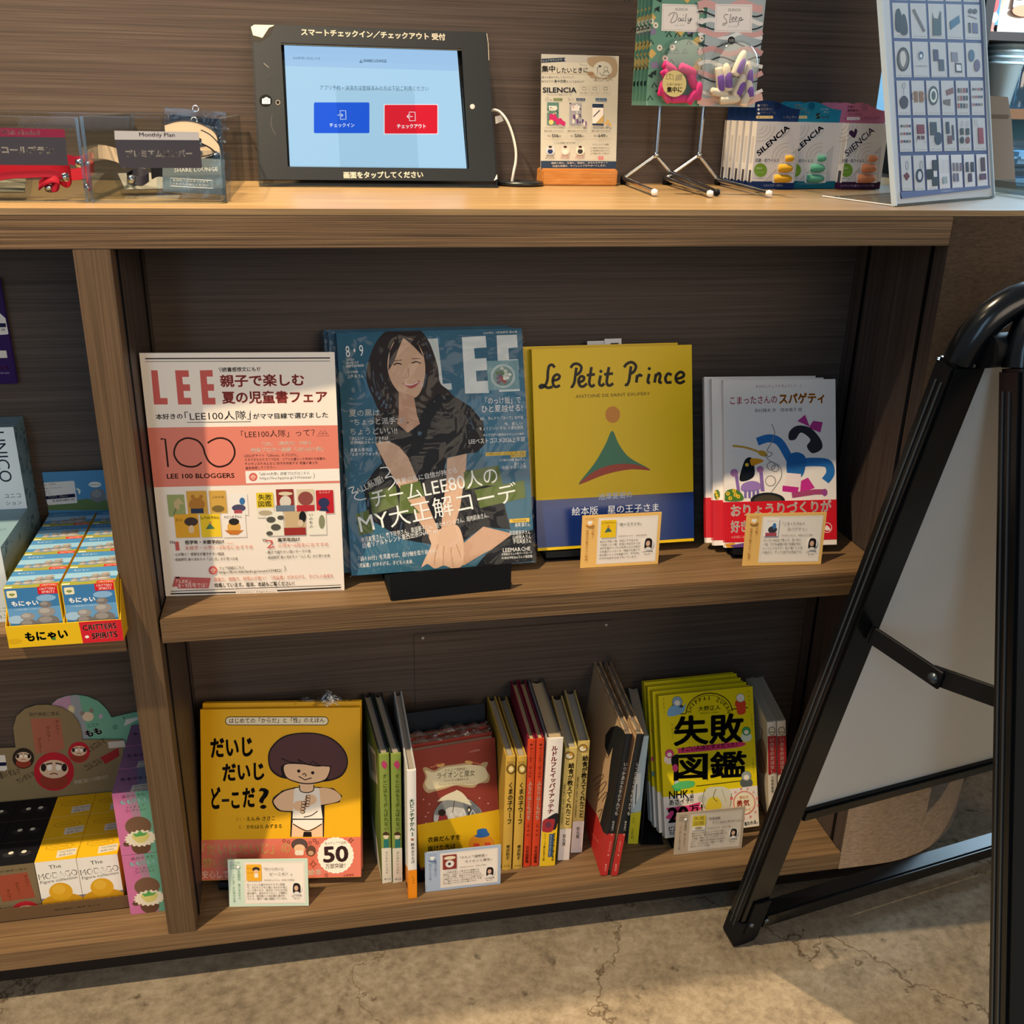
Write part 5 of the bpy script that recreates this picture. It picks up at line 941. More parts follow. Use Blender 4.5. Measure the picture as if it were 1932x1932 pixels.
# --- open acrylic trays with plan labels
def tray(x0, x1, y0, y1, z0, h, label, wall=.003):
    M = Matrix.Translation((x0, y0, z0)); th = thing('acrylic_box', M, label, 'acrylic box', 'open acrylic boxes on the counter'); w, d = x1 - x0, y1 - y0
    for (a, b, c_, e, f, g, nm) in ((0, w, 0, wall, 0, h, 'front_panel'), (0, w, d - wall, d, 0, h, 'back_panel'), (0, wall, wall, d - wall, 0, h, 'side_panel'), (w - wall, w, wall, d - wall, 0, h, 'side_panel'), (wall, w - wall, wall, d - wall, 0, wall, 'bottom_panel')):
        MB().box(a, b, c_, e, f, g, ACRYL).build(nm, th)
    e = MB(); q = .0011
    for (xa, xb, ya, yb) in ((0, w, 0, wall), (0, w, d - wall, d), (0, wall, 0, d), (w - wall, w, 0, d)): e.box(xa, xb, ya, yb, h, h + .0004, ACRYLE); e.box(xa, xb, ya, yb, -.0001, .0012, ACRYLE)
    for xa in (-.0002, w - wall): 
        for ya in (-.0002, d - wall): e.box(xa, xa + wall + .0002, ya, ya + wall + .0002, 0, h, ACRYLE)
    e.build('polished_edge', th); return th, M, w
BZ = ZC + .0006
tr_, MR, wR = tray(-.2234, -.0894, .0560, .368, BZ, .0812, 'clear acrylic box with the grey and black label, next to the tablet')
tl_, ML, wL = tray(-.4200, -.2262, .0600, .372, BZ, .0800, 'clear acrylic box with the maroon and black label at the left edge')
VB = (0, 180, 4.025)
c = MB(); A = Art(c, MR, wR, .0812, view=VB, rough=.35); A.off = .0004
A.poly([(868, 268), (1498, 278), (1510, 284), (1514, 340), (872, 336)], 'A9A8AC'); A.poly([(872, 336), (1514, 340), (1536, 545), (1526, 552), (922, 550), (908, 540)], '3B3940')
A.text('Monthly Plan', 1060, 322, 1330, 325, 40, '3B3940', .012); A.text('プレミアムメンバー', 960, 470, 1462, 468, 56, 'E6E0D6', .022); c.build('label', tr_)
c = MB(); A = Art(c, ML, wL, .08, view=VB, rough=.35); A.off = .0004
A.poly([(-420, 238), (478, 256), (492, 266), (496, 320), (-410, 306)], '74203A'); A.poly([(-410, 306), (496, 320), (518, 522), (508, 532), (-380, 524)], '3A3840')
A.text('With Alcohol', 8, 296, 302, 302, 36, 'DEC8C4', .012); A.text('アルコールプラン', -122, 438, 412, 444, 56, 'E6E0D6', .022); c.build('label', tl_)
# card pouches and straps in the boxes
def pouch(M, label, card, w=.088, h=.058, txt=None, group='clear card pouches in the acrylic boxes'):
    th = thing('card_pouch', M, label, 'card pouch', group)
    slv = MB().box(0, w, -.0012, .0012, 0, h, POUCH, .0006).build('sleeve', th)
    c = MB().box(.006, w - .006, -.0006, .0006, .006, h - .008, ink(card, .5)); A = Art(c, M, w, h, (0, -.0007, 0), rough=.5)
    if txt == 'grey': A.box(14, h * 1000 - 20, 56, h * 1000 - 12, .7, 'E8E4DC'); A.text('SHARE LOUNGE', 18, 24, 62, 20, 4, 'E8E4DC', .01, 1); A.text('返却時 入口スタッフまで', 16, h * 1000 - 16.8, 52, h * 1000 - 17.2, 2.4, 'E8E4DC', .01, 1); A.text('こちらへお戻しください', 16, h * 1000 - 13.2, 52, h * 1000 - 13.6, 2.4, 'E8E4DC', .01, 1)
    elif txt: A.text('ご利用の際はカードを', 30, 20, 74, 20, 3, '9AA6B8', 0, 1); A.text('おかけください', 30, 26, 62, 26, 3, '9AA6B8', 0, 1)
    c.build('card', slv)
    MB().tube([(w / 2 + .0035 * math.cos(R(a)), 0, h + .001 + .0035 * math.sin(R(a))) for a in range(0, 360, 30)], .0009, CHROME, 6, True).build('ring', slv); return th
fz = ZC + .0042
def gx(x, y, Y): return atY(x, y, Y)
p = gx(301, 372, .082); pouch(frame((p.x - .002, .078, fz), -1.5, 14, -3), 'clear pouch with a grey card standing at the front of the grey labelled box', '6C767C', .075, .050, 'grey')
p = gx(309, 200, .25); pouch(frame((p.x - .004, .24, fz + .030), -2, 12, -4), 'clear pouch with a dark navy card sticking up highest at the back', '0E1524', .070, .058, 'navy')
pouch(frame((p.x - .008, .205, fz + .027), -4, 22, -8), 'clear pouch with a dark navy card tilted below the highest one', '121A2E', .070, .054, 'navy')
pouch(frame((-.206, .13, fz), 20, 66, 0), 'empty looking clear pouch lying on the floor of the grey labelled box', '8A8478', .070, .05, None)
def strap(pts, wd, width, col, label, group, edge=None, name='lanyard', txt=None):
    P = [Vector(p_) for p_ in pts]; sm = []
    for i in range(len(P) - 1):
        a, b, c_, d = P[max(i - 1, 0)], P[i], P[i + 1], P[min(i + 2, len(P) - 1)]
        for k in range(7): t = k / 7; sm.append(0.5 * ((2 * b) + (c_ - a) * t + (2 * a - 5 * b + 4 * c_ - d) * t * t + (3 * b - a - 3 * c_ + d) * t ** 3))
    sm.append(P[-1]); o0 = sm[0]
    th = thing(name, Matrix.Translation(o0), label, 'lanyard', group)
    MB().ribbon([q - o0 for q in sm], wd, width, ink(col, .6), .0012).build('strap', th)
    if edge: W_ = Vector(wd).normalized() * (width * .5); MB().tube([q - o0 + W_ for q in sm], .0009, ink(edge, .6), 5).build('edging', th); MB().tube([q - o0 - W_ for q in sm], .0009, ink(edge, .6), 5).build('edging', th)
    e = sm[-1] - o0; MB().lathe([(0, -.004), (.004, -.004), (.0045, 0), (.004, .004), (0, .004)], CHROME, tuple(e), 10).build('clasp', th); return th
def pth(lst): return [tuple(gx(x, y, Y)) for x, y, Y in lst]
CG, RG = 'cream and black lanyards in the grey labelled box', 'red lanyards in the maroon labelled box'
strap(pth([(312, 250, .17), (340, 243, .165), (372, 246, .16), (404, 262, .15), (412, 282, .145), (398, 288, .14), (376, 292, .14)]), (0, .25, 1), .016, 'B8A38C', 'cream lanyard bunched under the upright navy cards', CG, '26242C')
strap(pth([(380, 258, .13), (398, 268, .128), (414, 286, .126), (415, 300, .124), (404, 303, .122), (385, 308, .12), (360, 312, .12)]), (0, .3, 1), .014, 'B8A38E', 'cream lanyard with dark edges looping at the right end of the box', CG, '1E1C24')
strap(pth([(286, 327, .105), (300, 322, .10), (330, 328, .098), (360, 322, .098), (395, 306, .10), (414, 304, .105), (408, 296, .11)]), (0, .25, 1), .012, '15161C', 'black lanyard lying over the front grey card', CG)
strap(pth([(186, 286, .16), (202, 288, .15), (222, 294, .14), (232, 304, .14), (250, 300, .15)]), (0, .4, 1), .015, 'B49C86', 'cream lanyard folded at the left side of the grey labelled box', CG)
strap(pth([(240, 335, .15), (262, 326, .14), (280, 332, .14), (268, 342, .13), (248, 338, .13)]), (0, .5, 1), .010, '22202A', 'dark lanyard coiled on the floor of the grey labelled box', CG)
strap(pth([(-40, 340, .10), (0, 322, .095), (25, 316, .092), (60, 320, .09), (100, 316, .09), (128, 320, .10), (133, 336, .11), (124, 344, .115), (108, 334, .11)]), (0, .2, 1), .011, '9E1024', 'red lanyard folded in a long loop right at the front of its box', RG)
strap(pth([(-40, 346, .085), (10, 332, .084), (60, 329, .083), (105, 328, .084), (122, 334, .09)]), (0, .3, 1), .007, '8E1026', 'red lanyard running just under the long front loop', RG)
strap(pth([(74, 350, .085), (84, 342, .083), (100, 336, .082), (112, 340, .084), (108, 352, .087), (92, 354, .088)]), (.1, .5, 1), .010, 'A01428', 'red lanyard end folded into a small roll at the front', RG)
strap(pth([(128, 300, .17), (145, 304, .16), (160, 300, .16), (172, 296, .17), (176, 306, .16), (162, 312, .15), (150, 308, .15)]), (0, .3, 1), .010, '7E1028', 'dark red lanyard bunched against the right wall of its box', RG)
strap(pth([(130, 330, .12), (150, 328, .12), (170, 322, .12), (176, 316, .13), (168, 312, .14)]), (0, .2, 1), .012, 'A81C2C', 'bright red lanyard with white lettering at the right front of its box', RG)
strap(pth([(164, 336, .10), (170, 344, .10), (172, 352, .10), (166, 354, .105)]), (0, .6, .6), .009, '92142C', 'short red lanyard end standing by the right wall of its box', RG)
pouch(frame((-.385, .075, fz), 0, 50, 0), 'clear pouch with an olive grey card lying below the red lanyards', '6A6452', .10, .055, 'grey')

# --- tablet in a black fronted acrylic stand
TW, TH_ = .3019, .2075; MT = frame((-.0665, .2785, ZC + .0012), .9, 25.21, -.1); VT = (460, 30, 3.578)
t = thing('tablet_stand', MT, 'tilted check-in tablet in a black fronted clear stand on the counter', 'tablet')
A0 = Art(MB(), MT, TW, TH_, view=VT)
a = A0.L(250, 172); b = A0.L(1515, 1032); u0, u1, w1, w0 = a[0], b[0], a[1] - .002, b[1]
u0 = (A0.L(250, 172)[0] + A0.L(298, 1030)[0]) / 2; u1 = (A0.L(1462, 212)[0] + A0.L(1528, 1032)[0]) / 2
BP = ink('1B1D20', .28, .5)
c = MB()
for (xa, xb, za, zb) in ((.002, TW - .002, .008, w0), (.002, TW - .002, w1, TH_ - .001), (.002, u0, w0, w1), (u1, TW - .002, w0, w1)): c.box(xa, xb, -.0008, .0, za, zb, BP)
A = Art(c, MT, TW, TH_, (0, -.0008, 0), view=VT, rough=.35)
A.text('スマートチェックイン／チェックアウト 受付', 388, 132, 1362, 166, 48, 'EDE4D4', .03, 3); A.text('画面をタップしてください', 675, 1098, 1212, 1094, 46, 'EDE4D4', .03, 3)
A.ell(148, 573, 44, 42, '050608'); A.rrect(124, 558, 178, 594, 5, 'E8E4DC'); A.poly([(138, 558), (144, 550), (160, 550), (166, 558)], 'E8E4DC'); A.ring(151, 576, 12, 12, 4, '15171A', 14); A.ell(230, 584, 15, 16, '8A8478'); A.ell(230, 584, 11, 12, '050608')
A.ell(1543, 612, 17, 18, '9A948A'); A.ell(1540, 609, 8, 8, 'D8D2C8')
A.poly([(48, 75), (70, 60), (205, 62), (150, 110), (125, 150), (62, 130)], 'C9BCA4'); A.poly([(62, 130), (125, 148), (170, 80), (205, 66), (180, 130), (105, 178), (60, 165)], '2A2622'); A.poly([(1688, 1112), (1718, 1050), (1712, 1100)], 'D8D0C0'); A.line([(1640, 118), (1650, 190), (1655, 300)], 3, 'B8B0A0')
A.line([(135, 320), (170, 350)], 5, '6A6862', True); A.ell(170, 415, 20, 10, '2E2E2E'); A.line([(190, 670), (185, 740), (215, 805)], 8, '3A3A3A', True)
c.build('front_panel', t)
q = MB()
for (xa, xb, za, zb) in ((0, TW, 0, w0 + .002), (0, TW, w1 - .002, TH_), (0, u0 + .002, w0 + .002, w1 - .002), (u1 - .002, TW, w0 + .002, w1 - .002)): q.box(xa, xb, .0002, .0032, za, zb, ACRYL)
q.build('acrylic_plate', t)
e = MB()
for (xa, xb, za, zb) in ((0, TW, -.0002, .004), (0, TW, TH_ - .0015, TH_ + .0003), (-.0003, .0018, 0, TH_), (TW - .0018, TW + .0003, 0, TH_)): e.box(xa, xb, .0001, .0034, za, zb, ACRYLE)
e.build('polished_edge', t)
tbod = MB().box(u0 - .012, u1 + .012, .0122, .019, w0 - .006, w1 + .006, ink('B8BABC', .3, .5, .6), .002); tbod = tbod.build('tablet_body', t)
sc = MB().box(u0 - .004, u1 + .004, .0095, .012, w0 - .003, w1 + .003, ink('08090B', .2, .5)); AS = Art(sc, MT, TW, TH_, (0, .0095, 0), view=VT); AS.emit = 1.0
AS.poly([(272, 198), (1440, 235), (1505, 1042), (312, 1035)], 'ACD4EE'); AS.poly([(272, 198), (1440, 235), (1449, 372), (279, 338)], '9FC6EA')
AS.text('2026年7月11日(土) 10:35', 332, 296, 516, 300, 22, '35506A', .0, 1); AS.text('SHARE LOUNGE', 808, 312, 964, 315, 20, '24384E', .012); AS.line([(785, 312), (790, 296), (797, 312)], 4, '24384E'); AS.line([(780, 314), (802, 314)], 4, '24384E')
AS.text('アプリ予約・決済方法登録済みの方は下記ご利用ください', 515, 502, 1248, 508, 34, '3A5E74', .0)
AS.rrect(473, 584, 848, 792, 10, '0A5AE0'); AS.rrect(945, 596, 1312, 800, 10, 'FBEFF2'); AS.rrect(950, 601, 1307, 795, 8, 'E8142E')
AS.text('チェックイン', 580, 752, 748, 752, 28, 'E8F2FA', .02); AS.text('チェックアウト', 1035, 760, 1230, 760, 30, 'FBF0F0', .03)
AS.line([(650, 665), (650, 640), (688, 640), (690, 698), (652, 698), (652, 678)], 5, 'D8E8FA'); AS.line([(632, 670), (668, 671)], 5, 'D8E8FA'); AS.line([(658, 660), (669, 671), (658, 682)], 5, 'D8E8FA')
AS.line([(1118, 672), (1116, 650), (1156, 650), (1158, 708), (1118, 708), (1118, 688)], 5, 'FBEFF2'); AS.line([(1102, 679), (1140, 680)], 5, 'FBEFF2'); AS.line([(1114, 667), (1102, 679), (1114, 691)], 6, 'FBEFF2')
sc.build('screen', tbod)
T = MT.inverted()
MB().box(.004, TW - .004, 0, .072, .0, .003, ACRYL, 0, 1, T @ Matrix.Translation((-.0665, .2785, ZC + .0004)) @ Matrix.Rotation(R(.9), 4, 'Z')).build('foot_plate', t)
MB().box(TW * .5 - .05, TW * .5 + .05, .0032, .0062, .002, .13, ACRYL).build('back_support', t)
# cable and its base disc
cab = pth([(926, 208.5, .395 - .04), (934, 207.5, .353), (945, 213, .350), (957, 229, .347), (967, 255, .345), (973, 283, .343), (973, 305, .342), (969, 325, .341), (965.5, 345, .340)])
o0 = Vector(cab[0]); th = thing('cable', Matrix.Translation(o0), 'white charging cable curving from the tablet down to the black disc', 'cable')
sm = []
P = [Vector(q) for q in cab]
for i in range(len(P) - 1):
    a, b, c_, d = P[max(i - 1, 0)], P[i], P[i + 1], P[min(i + 2, len(P) - 1)]
    for k in range(6): t_ = k / 6; sm.append(0.5 * ((2 * b) + (c_ - a) * t_ + (2 * a - 5 * b + 4 * c_ - d) * t_ * t_ + (3 * b - a - 3 * c_ + d) * t_ ** 3) - o0)
sm.append(P[-1] - o0)
cord = MB().tube(sm, .0018, ink('E4DED2', .4), 10).build('cord', th)
pt = [Vector(q) - o0 for q in pth([(934, 220, .352), (946, 217, .351), (950, 228, .351), (935, 234, .352)])]
MB().add(pt + [q + Vector((0, .0006, 0)) for q in pt], [[0, 1, 2, 3], [7, 6, 5, 4], [0, 4, 5, 1], [1, 5, 6, 2], [2, 6, 7, 3], [3, 7, 4, 0]], ink('EAE4D8', .6)).build('cable_tag', cord)
pk = atZ(979, 349.5, ZC); th = thing('cable_disc', (pk.x, .333, ZC + .0004), 'flat black cable disc on the counter between tablet and wooden flyer block', 'cable holder')
MB().lathe([(0, .0), (.030, 0), (.0325, .0015), (.0325, .004), (.031, .0055), (.018, .0055), (.016, .0045), (0, .0045)], BLACKP, (0, 0, 0), 32).build('disc', th)

# --- flyer in a wooden block
VF = (990, 80, 6.44); qf = vpx(VF)
yF = .343; f0 = atY(*qf(192, 1690), yF); f1 = atY(*qf(1110, 1690), yF); FWd = (f1 - f0).length
MF = frame((f0.x, yF, ZC + .006), .8, 5.0, .2); A0 = Art(MB(), MF, 1, 1, view=VF); FH = A0.L(165, 140)[1]; FWd = A0.L(1108, 1500)[0]
t = thing('flyer', MF, 'cream product flyer with prices standing in the small orange wooden block', 'flyer')
c = MB().box(0, FWd, 0, .0012, 0, FH, ink('F0E2CE', .5)); A = Art(c, MF, FWd, FH, view=VF, rough=.5)
NV2, BR = '2C3C54', '4A3C34'
A.poly([(165, 140), (1103, 150), (1103, 250), (165, 230)], 'DDD2C6'); A.poly([(790, 180), (1090, 190), (1095, 420), (800, 430), (850, 330), (770, 260)], 'C6A88A', True); A.ell(945, 330, 115, 100, 'F2E6D4'); A.ell(800, 380, 40, 25, 'B8906A')
A.poly([(192, 200), (495, 183), (480, 208), (497, 232), (197, 250), (210, 222)], NV2); A.text('シェアラウンジで', 218, 238, 452, 222, 26, 'EDE4D4', .01, 1)
A.text('集中', 205, 365, 370, 362, 84, BR, .03, 3); A.text('したいときに', 390, 372, 768, 370, 66, BR, .02, 3); A.line([(205, 380), (768, 382)], 6, 'E8C9A0')
for k in range(4): A.line([(670 + 25 * k, 255 + 8 * k), (680 + 20 * k, 275 + 6 * k)], 4, BR)
A.text('周りの音をやさしくカットして、', 208, 440, 605, 438, 32, BR, .0); A.text('自分だけの', 208, 488, 350, 488, 30, BR, 0); A.text('集中空間', 358, 490, 498, 490, 36, NV2, .012); A.text('をつくりませんか？', 505, 492, 722, 492, 30, BR, 0)
A.line([(880, 390), (885, 310), (905, 285)], 5, BR); A.poly([(895, 275), (935, 285), (912, 305)], NV2); A.ell(985, 330, 26, 28, 'F2E6D4'); A.ring(985, 320, 22, 26, 4, BR, 16); A.line([(950, 400), (965, 350), (1010, 350), (1030, 400)], 4, BR, True); A.line([(910, 360), (930, 400), (1030, 402)], 4, BR)
A.line([(835, 470), (870, 440), (860, 470), (900, 455), (930, 465), (960, 450), (985, 440), (1000, 470), (1040, 445), (1070, 460)], 4, '7A5A48', True)
A.text('SILENCIA', 218, 612, 630, 612, 66, '232F4A', .03, 3); A.text('サイレンシア 耳せんシリーズ', 272, 650, 570, 648, 22, BR, .0, 1)
for x0, x1, s_ in ((668, 775, '勉強・読書に'), (797, 905, '集中したい時に'), (928, 1035, 'リラックスに')): A.box(x0, 525, x1, 640, 2.5, 'B8A890'); A.text(s_, x0 + 12, 622, x1 - 12, 622, 14, BR, .01, 1); A.box((x0 + x1) / 2 - 22, 545, (x0 + x1) / 2 + 22, 580, 5, '6A6058')
for x0, x1, c1, s_ in ((345, 460, '6A7E3A', 'デイリー'), (620, 738, '4A5674', 'スリープ'), (855, 1000, '3A6088', 'レギュラー')): A.poly([(x0, 678), (x1 - 10, 678), (x1, 692), (x1 - 10, 708), (x0, 706), (x0 + 8, 692)], c1); A.text(s_, x0 + 25, 702, x1 - 20, 702, 18, 'E8E0D0', .01, 1)
A.line([(250, 705), (262, 675), (285, 672), (280, 700), (255, 708)], 3, '6A5A58', True); A.line([(290, 700), (300, 690), (312, 706), (322, 690), (330, 712)], 3, '6A5A58', True); A.line([(550, 675), (528, 680), (548, 700), (525, 710)], 3, '6A5A58', True); A.line([(555, 705), (575, 690), (600, 702)], 3, '6A5A58', True)
A.rect(272, 728, 410, 1005, '5E8478'); A.rect(292, 770, 388, 830, 'F0E8E0'); A.rect(545, 735, 685, 1005, 'A8A4AA'); A.rect(568, 765, 665, 830, 'F0E8E0')
for k in range(14): A.ell(280 + (k * 37) % 125, 740 + (k * 53) % 100 if k % 2 else 845 + (k * 29) % 40, 9, 9, ('E8D8B0', '2E4A4A', 'C8B070')[k % 3], 6); A.ell(552 + (k * 41) % 125, 742 + (k * 53) % 250, 12, 8, ('3A3A44', 'D8A8A8', 'E8E4E0')[k % 3], 8)
for x, y in ((320, 895), (360, 900), (345, 930), (385, 940), (320, 940), (400, 975), (445, 970), (470, 985), (430, 950)): A.ell(x, y, 24, 30, 'C22E68', 12)
A.ell(320, 970, 30, 30, 'E2CA7C'); [A.ell(x, y, 14, 30, cc, 10) for x, y, cc in ((600, 905, '5A3A74'), (630, 900, 'E8DCC8'), (590, 960, 'E8DCC8'), (640, 960, '6A4A84'), (705, 960, '5A4A84'), (740, 985, '7A6A94'), (720, 990, 'E0D4C4'))]
A.rrect(820, 740, 955, 1010, 8, 'F2EAE0'); A.rect(820, 745, 955, 795, '2A3A54'); A.rect(820, 985, 955, 1010, '2A3A54'); A.line([(832, 905), (910, 825)], 12, '2E3A54'); A.poly([(860, 985), (955, 880), (955, 985)], 'C8A868'); [A.ell(x, y, 14, 22, 'DDAE5A', 10) for x, y in ((985, 985), (1010, 960), (1035, 1000))]
for x0, x1 in ((235, 475), (518, 760), (812, 1040)): A.text('いつものシーンをもっと快適に、', x0, 1048, x1, 1048, 18, BR, .0, 1); A.text('睡眠や仕事にもおすすめです。', x0, 1085, x1, 1085, 18, BR, .0, 1)
for x0, x1, s_ in ((232, 487, '506'), (510, 765, '506'), (795, 1050, '649')): A.box(x0, 1095, x1, 1175, 2.5, 'A89880'); A.text('税込', x0 + 45, 1148, x0 + 82, 1148, 20, BR, .0, 1); A.text(s_, x0 + 95, 1156, x0 + 180, 1156, 42, '3A4250', .012); A.text('円', x0 + 184, 1156, x0 + 208, 1156, 24, BR, .0, 1)
A.text('＼こんな時におすすめ！／', 345, 1238, 662, 1236, 30, BR, .0)
for x, c1, c2 in ((308, 'C9D0D8', '2E3A66'), (490, 'E8D0C4', 'F0E0D4'), (672, 'E8DCC8', '3A3A3A')): A.ell(x, 1310, 55, 55, c1); A.ell(x, 1325, 32, 30, c2); A.ell(x, 1282, 20, 20, 'EBCBB0'); A.ell(x, 1270, 22, 14, '3A2A28')
for x, c1 in ((308, BR), (490, 'B85A5A'), (672, 'B85A5A')): A.text('勉強や仕事に', x - 50, 1388, x + 50, 1388, 16, c1, 0, 1); A.text('集中したい時に', x - 60, 1415, x + 60, 1415, 18, c1, 0, 1)
A.text('サイレンシアの特徴', 822, 1255, 1018, 1253, 22, BR, .01, 1)
for k, s_ in enumerate(('高遮音で不快な音をブロック', '低刺激素材で肌にやさしい', '何度も洗って使える')): A.text('☑', 795, 1295 + 34 * k, 812, 1295 + 34 * k, 18, BR, 0, 1); A.text(s_, 825, 1294 + 34 * k, 1028, 1293 + 34 * k, 20, BR, .0, 1)
A.ell(905, 1405, 14, 26, 'D07A80'); A.ell(940, 1405, 14, 26, 'D07A80'); A.fill(NV2, 0, .0, FWd, A.L(600, 1442)[1]); A.text('睡眠の時も、仕事も、勉強も、あなたをサポート', 322, 1478, 1005, 1472, 22, 'E0D8C8', .0, 1); A.text('快適な時間を、サイレンシアがサポートします。', 335, 1518, 985, 1510, 28, 'EDE4D4', .012)
c.build('sheet', t); MB().box(-.0015, FWd + .0015, -.0006, -.0003, 0, FH + .001, ACRYL).build('sleeve', t)
b0 = atZ(*qf(215, 1737), ZC); b1 = atZ(*qf(1134, 1737), ZC); bw = (b1 - b0).length
MBk = frame((b0.x, yF - .014, ZC + .0004), .8); t = thing('sign_block', MBk, 'small orange wooden block holding the cream flyer', 'sign holder')
bw = atY(*qf(1132, 1640), yF - .014).x - atY(*qf(212, 1640), yF - .014).x; t.location.x = atY(*qf(212, 1640), yF - .014).x
MB().box(0, bw, 0, .0125, 0, .0215, W_BLOCK, .0018).build('front_block', t); MB().box(0, bw, .0172, .034, 0, .0215, W_BLOCK, .0018).build('rear_block', t); MB().box(.001, bw - .001, .0126, .0171, 0, .005, W_BLOCK).build('slot_floor', t)

# --- chrome wire stands with hanging packs
VD = (1160, 0, 4.954); qd = vpx(VD)
def wire_stand(px, backs, fronts, tips, label):
    Y0 = .362; bt = atY(*qd(px, 1452), Y0); th = thing('wire_stand', (bt.x, Y0, ZC + .0004), label, 'display stand', 'chrome wire display stands'); o = Vector((bt.x, Y0, ZC + .0004))
    zj = bt.z - o.z
    MB().tube([(0, 0, zj), (.004, 0, .32)], .0030, CHROME, 12).build('post', th)
    MB().tube([(.004, 0, .318), (.004, -.02, .319), (.004, -.20, .315)], .0022, CHROME, 10).build('peg', th)
    MB().lathe([(0, -.004), (.0042, -.003), (.0045, .002), (.003, .004), (0, .004)], CHROME, (0, 0, zj), 12).build('joint', th)
    for (bx_, by), (fx, fy), tip in zip(backs, fronts, tips):
        b = atY(*qd(bx_, by), Y0) - o; f = atZ(*qd(fx, fy), o.z + .0055) - o; b.z = max(b.z, .004); f.z = .0045
        MB().tube([(0, 0, zj), tuple(b)], .0024, CHROME, 10).build('arm', th); lg = MB().tube([tuple(b), tuple(f)], .0032, CHROME, 12).build('leg', th)
        MB().lathe([(0, -.0045), (.0040, -.0045), (.0046, 0), (.0036, .006), (0, .006)], BLACKMAT, (b.x, b.y, .0046), 12).build('rubber_foot', lg)
        MB().lathe([(0, -.0044), (.0036, -.003), (.0042, 0), (.0036, .003), (0, .0044)], BLACKMAT if tip else ink('E8E4DC', .3), (f.x, f.y, f.z), 12).build('end_cap', lg)
    return th
wire_stand(385, ((80, 1668), (520, 1610)), ((370, 1790), (955, 1790)), (0, 1), 'chrome wire stand carrying the green earplug packs, left one of two')
wire_stand(785, ((475, 1668), (962, 1682)), ((890, 1802), (1440, 1802)), (0, 0), 'chrome wire stand carrying the wavy patterned earplug pack, right one of two')
def plug(mb, A, x, y, ln, wd, ang, col, depth=.006):
    """small foam plug lying against the card; pixel centre, pixel size"""
    u, v = A.L(x, y); k = (Vector(A.L(x + 10, y)) - Vector(A.L(x, y))).length / 10
    L_, r_ = ln * k, wd * k / 2; ca, sa = math.cos(R(ang)), math.sin(R(ang))
    c_ = Vector((u, -depth, v)); ax = Vector((ca, 0, sa)); prof = [(-.5, .0), (-.5, .82), (-.42, .98), (0, 1.0), (.2, .95), (.36, .78), (.46, .48), (.5, 0)]
    rot = ax.to_track_quat('Z', 'Y').to_matrix().to_4x4(); mb.lathe([(rr_ * r_, t_ * L_) for t_, rr_ in prof], ink(col, .8, .1), (0, 0, 0), 12, Matrix.Translation(c_) @ rot)
def blister(w0, w1, h, d):
    """arched clear dome, local u range and height"""
    mb = MB(); cx = (w0 + w1) / 2; r_ = (w1 - w0) / 2; hs = h - r_
    def outl(f):
        p = []
        for k in range(0, 13): a = R(180 - 15 * k); p.append((cx + r_ * f * math.cos(a), hs + r_ * f * math.sin(a)))
        for k in range(0, 5): a = R(-22.5 * k); p.append((cx + r_ * f - .012 + .012 * math.cos(a), .003 + .012 * (1 + math.sin(a)) + (1 - f) * .02))
        for k in range(0, 5): a = R(-90 - 22.5 * k); p.append((cx - r_ * f + .012 + .012 * math.cos(a), .003 + .012 * (1 + math.sin(a)) + (1 - f) * .02))
        return p
    rings = [(1.0, -.0003), (.985, -d * .55), (.94, -d * .9), (.86, -d)]; n = len(outl(1)); vs = []
    for f, y in rings: vs += [(a, y, b) for a, b in outl(f)]
    fs = [[(k + 1) * n + q, (k + 1) * n + (q + 1) % n, k * n + (q + 1) % n, k * n + q] for k in range(len(rings) - 1) for q in range(n)]
    mb.add(vs, fs, BLIST, True); mb.add(vs[-n:], [list(range(n))[::-1]], BLIST); return mb
